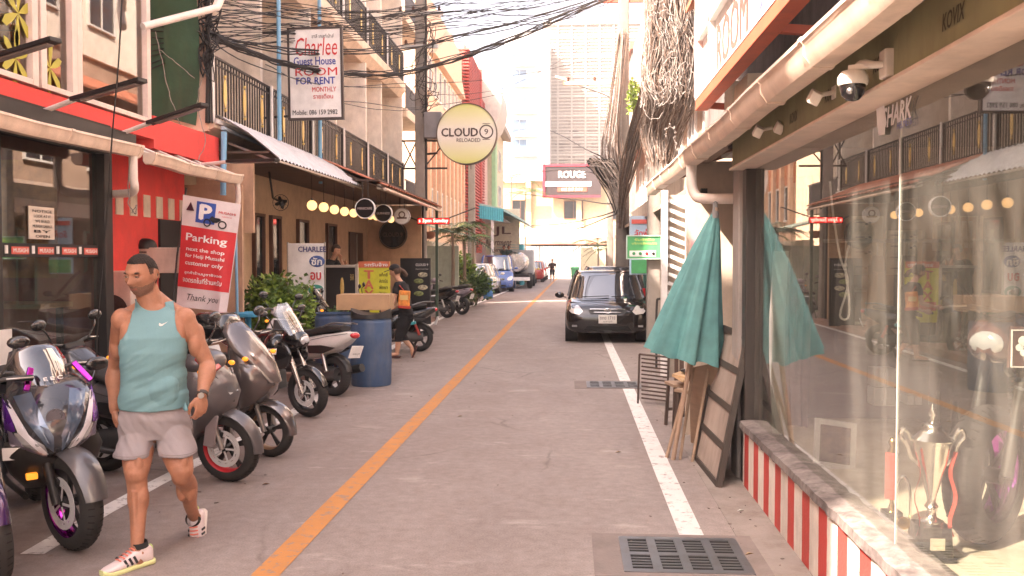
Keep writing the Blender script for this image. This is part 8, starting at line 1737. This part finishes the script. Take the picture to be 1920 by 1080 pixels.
put('bag_body', G().obox(c, (.19, .07, .27), (0, .08, 0)), M('bag orange', (.68, .24, .05), .6, sc=14, var=.4), hb, loc=False, bev=.015); put('bag_base', G().obox(c - Z_ * .14, (.2, .08, .05), (0, .08, 0)), M('bag red', (.45, .05, .03), .6), hb, loc=False, bev=.01); put('bag_print', G().obox(c + Vector((0, -.036, .02)), (.13, .004, .08)), M('bag cream print', (.7, .5, .2), .6), hb, loc=False); put('strap', G().tube([c + Z_ * .13, J['sL'] + Z_ * .05], .008, 6), M('bag red'), hb, loc=False)
pbg = thing('carrier_bag', 'white and teal carrier bag behind the woman legs', 'bag', P(768, 603, Yw)); put('bag_body', G().obox(P(768, 598, Yw + .1), (.14, .09, .15), (0, -.1, 0)), M('carrier white', (.66, .68, .68), .5), pbg, loc=False, bev=.02); put('teal_base', G().obox(P(771, 606, Yw + .08), (.16, .1, .05), (0, -.1, 0)), M('sign teal', (.03, .35, .38), .5), pbg, loc=False, bev=.01)
# man in dark shirt leaning at the bar counter
Yb = 18.0
J = dict(hd=P(630, 470, Yb), nk=P(622, 487, Yb + .05), pe=P(615, 545, Yb + .1), sL=P(632, 496, Yb - .18), sR=P(613, 496, Yb + .22), eL=P(648, 512, Yb - .2), wL=P(640, 488, Yb - .12), eR=P(632, 513, Yb + .2), wR=P(645, 497, Yb + .05), hL=P(618, 550, Yb), kL=P(622, 590, Yb - .05), aL=P(618, 627, Yb), hR=P(610, 550, Yb + .2), kR=P(614, 590, Yb + .2), aR=P(610, 627, Yb + .25))
simple_person('man in a dark shirt leaning on the black bar counter with hands at his face', J, skin2, M('grey brown hair', (.07, .05, .04), .8), blk, blk, Vector((.75, -.45, -.25)), .8, 1.9, 0, .012, .98)
# man walking far down the lane
Yf = 65.5; k_ = Yf / F
J = dict(hd=P(1035.5, 488, Yf), nk=P(1035.5, 493, Yf), pe=P(1035.5, 505.5, Yf), sL=P(1040.5, 495, Yf), sR=P(1030.5, 495, Yf), eL=P(1042.5, 502, Yf + .1), wL=P(1038.5, 504, Yf - .25), eR=P(1028.5, 502, Yf + .1), wR=P(1032.5, 504, Yf - .25), hL=P(1038, 507, Yf), kL=P(1038, 517, Yf), aL=P(1038.5, 526.3, Yf), hR=P(1033, 507, Yf), kR=P(1033, 517, Yf - .1), aR=P(1033, 526.3, Yf - .1))
simple_person('distant man in dark shirt and shorts walking on the orange line', J, skin2, skin2, M('dark maroon cotton', (.05, .025, .025), .85), blk, Vector((0, -1, -.1)), .6, .9, -.1, .02, 1.0)
for i, (px, lab) in enumerate(((945, 'left of two men sitting up on the blue van roof area'), (954, 'right of two men sitting up by the blue van'))):
    Y = 52; b = lambda x, y: P(px + x, y, Y)
    J = dict(hd=b(0, 464), nk=b(0, 469), pe=b(0, 484), sL=b(5, 471), sR=b(-5, 471), eL=b(6, 478), wL=b(3, 482), eR=b(-6, 478), wR=b(-3, 482), hL=b(3, 485), kL=b(4, 492), aL=b(4, 503), hR=b(-3, 485), kR=b(-4, 492), aR=b(-4, 503)); simple_person(lab, J, skin, hairm, M('dark green cotton', (.03, .05, .045), .85), blk, Vector((.3, -1, 0)), .7, 1.8, 0, .022, 1.0)
# stall platform the two sit on
tagit(put('truck_bed_rack', G().box((-4.3, 51.6, 0), (-3.1, 52.6, 1.15)), M('cab blue'), bev=.05), 'blue rack body behind the minivan that two men sit on', 'truck')
# ================================================================== the air
hz = bpy.data.materials.new('haze'); hz.use_nodes = True; t_ = hz.node_tree; t_.nodes.clear(); o_ = t_.nodes.new('ShaderNodeOutputMaterial'); v_ = t_.nodes.new('ShaderNodeVolumePrincipled')
v_.inputs['Density'].default_value = .0015; v_.inputs['Color'].default_value = (.97, .96, .95, 1); v_.inputs['Anisotropy'].default_value = .3; t_.links.new(v_.outputs[0], o_.inputs['Volume'])
put('haze', G().box((-40, -40, -1.1), (40, 150, 42)), hz, kind='stuff', sm=0)

# litter and grit along the edges
random.seed(21); g = G()
for k in range(150):
    side = random.random(); x = random.uniform(.85, 1.28) if side < .45 else random.uniform(-3.6, -2.2) if side < .8 else random.uniform(-2, .8); y = random.uniform(3.6, 16); s = random.uniform(.004, .013)
    g.obox((x, y, .006), (s, s * random.uniform(.5, 2.5), .004), (random.uniform(-.3, .3), 0, random.random() * 6))
put('road_grit', g, M('grit', (.16, .13, .11), .9, var=.6, sc=3), kind='stuff', sm=0)
for k, (x, y, c_) in enumerate(((1.12, 6.1, (.7, .68, .62)), (-2.3, 6.6, (.25, .14, .07)), (.4, 7.9, (.28, .17, .08)), (-1.2, 9.6, (.3, .2, .1)), (1.0, 5.2, (.3, .2, .1)))):
    put('fallen_leaf' if k else 'paper_scrap', G().add([(x, y, .006), (x + .03, y + .01, .014), (x + .06, y + .03, .007), (x + .025, y + .035, .012)], [(0, 1, 2, 3)]), M('scrap %d' % k, c_, .7), label=('crumpled white paper scrap by the shop plinth', 'brown fallen leaf near the red rimmed wheel', 'dry fallen leaf between the centre line and white line', 'dry fallen leaf beside the orange line', 'small dry leaf near the drain grate')[k], cat='litter')
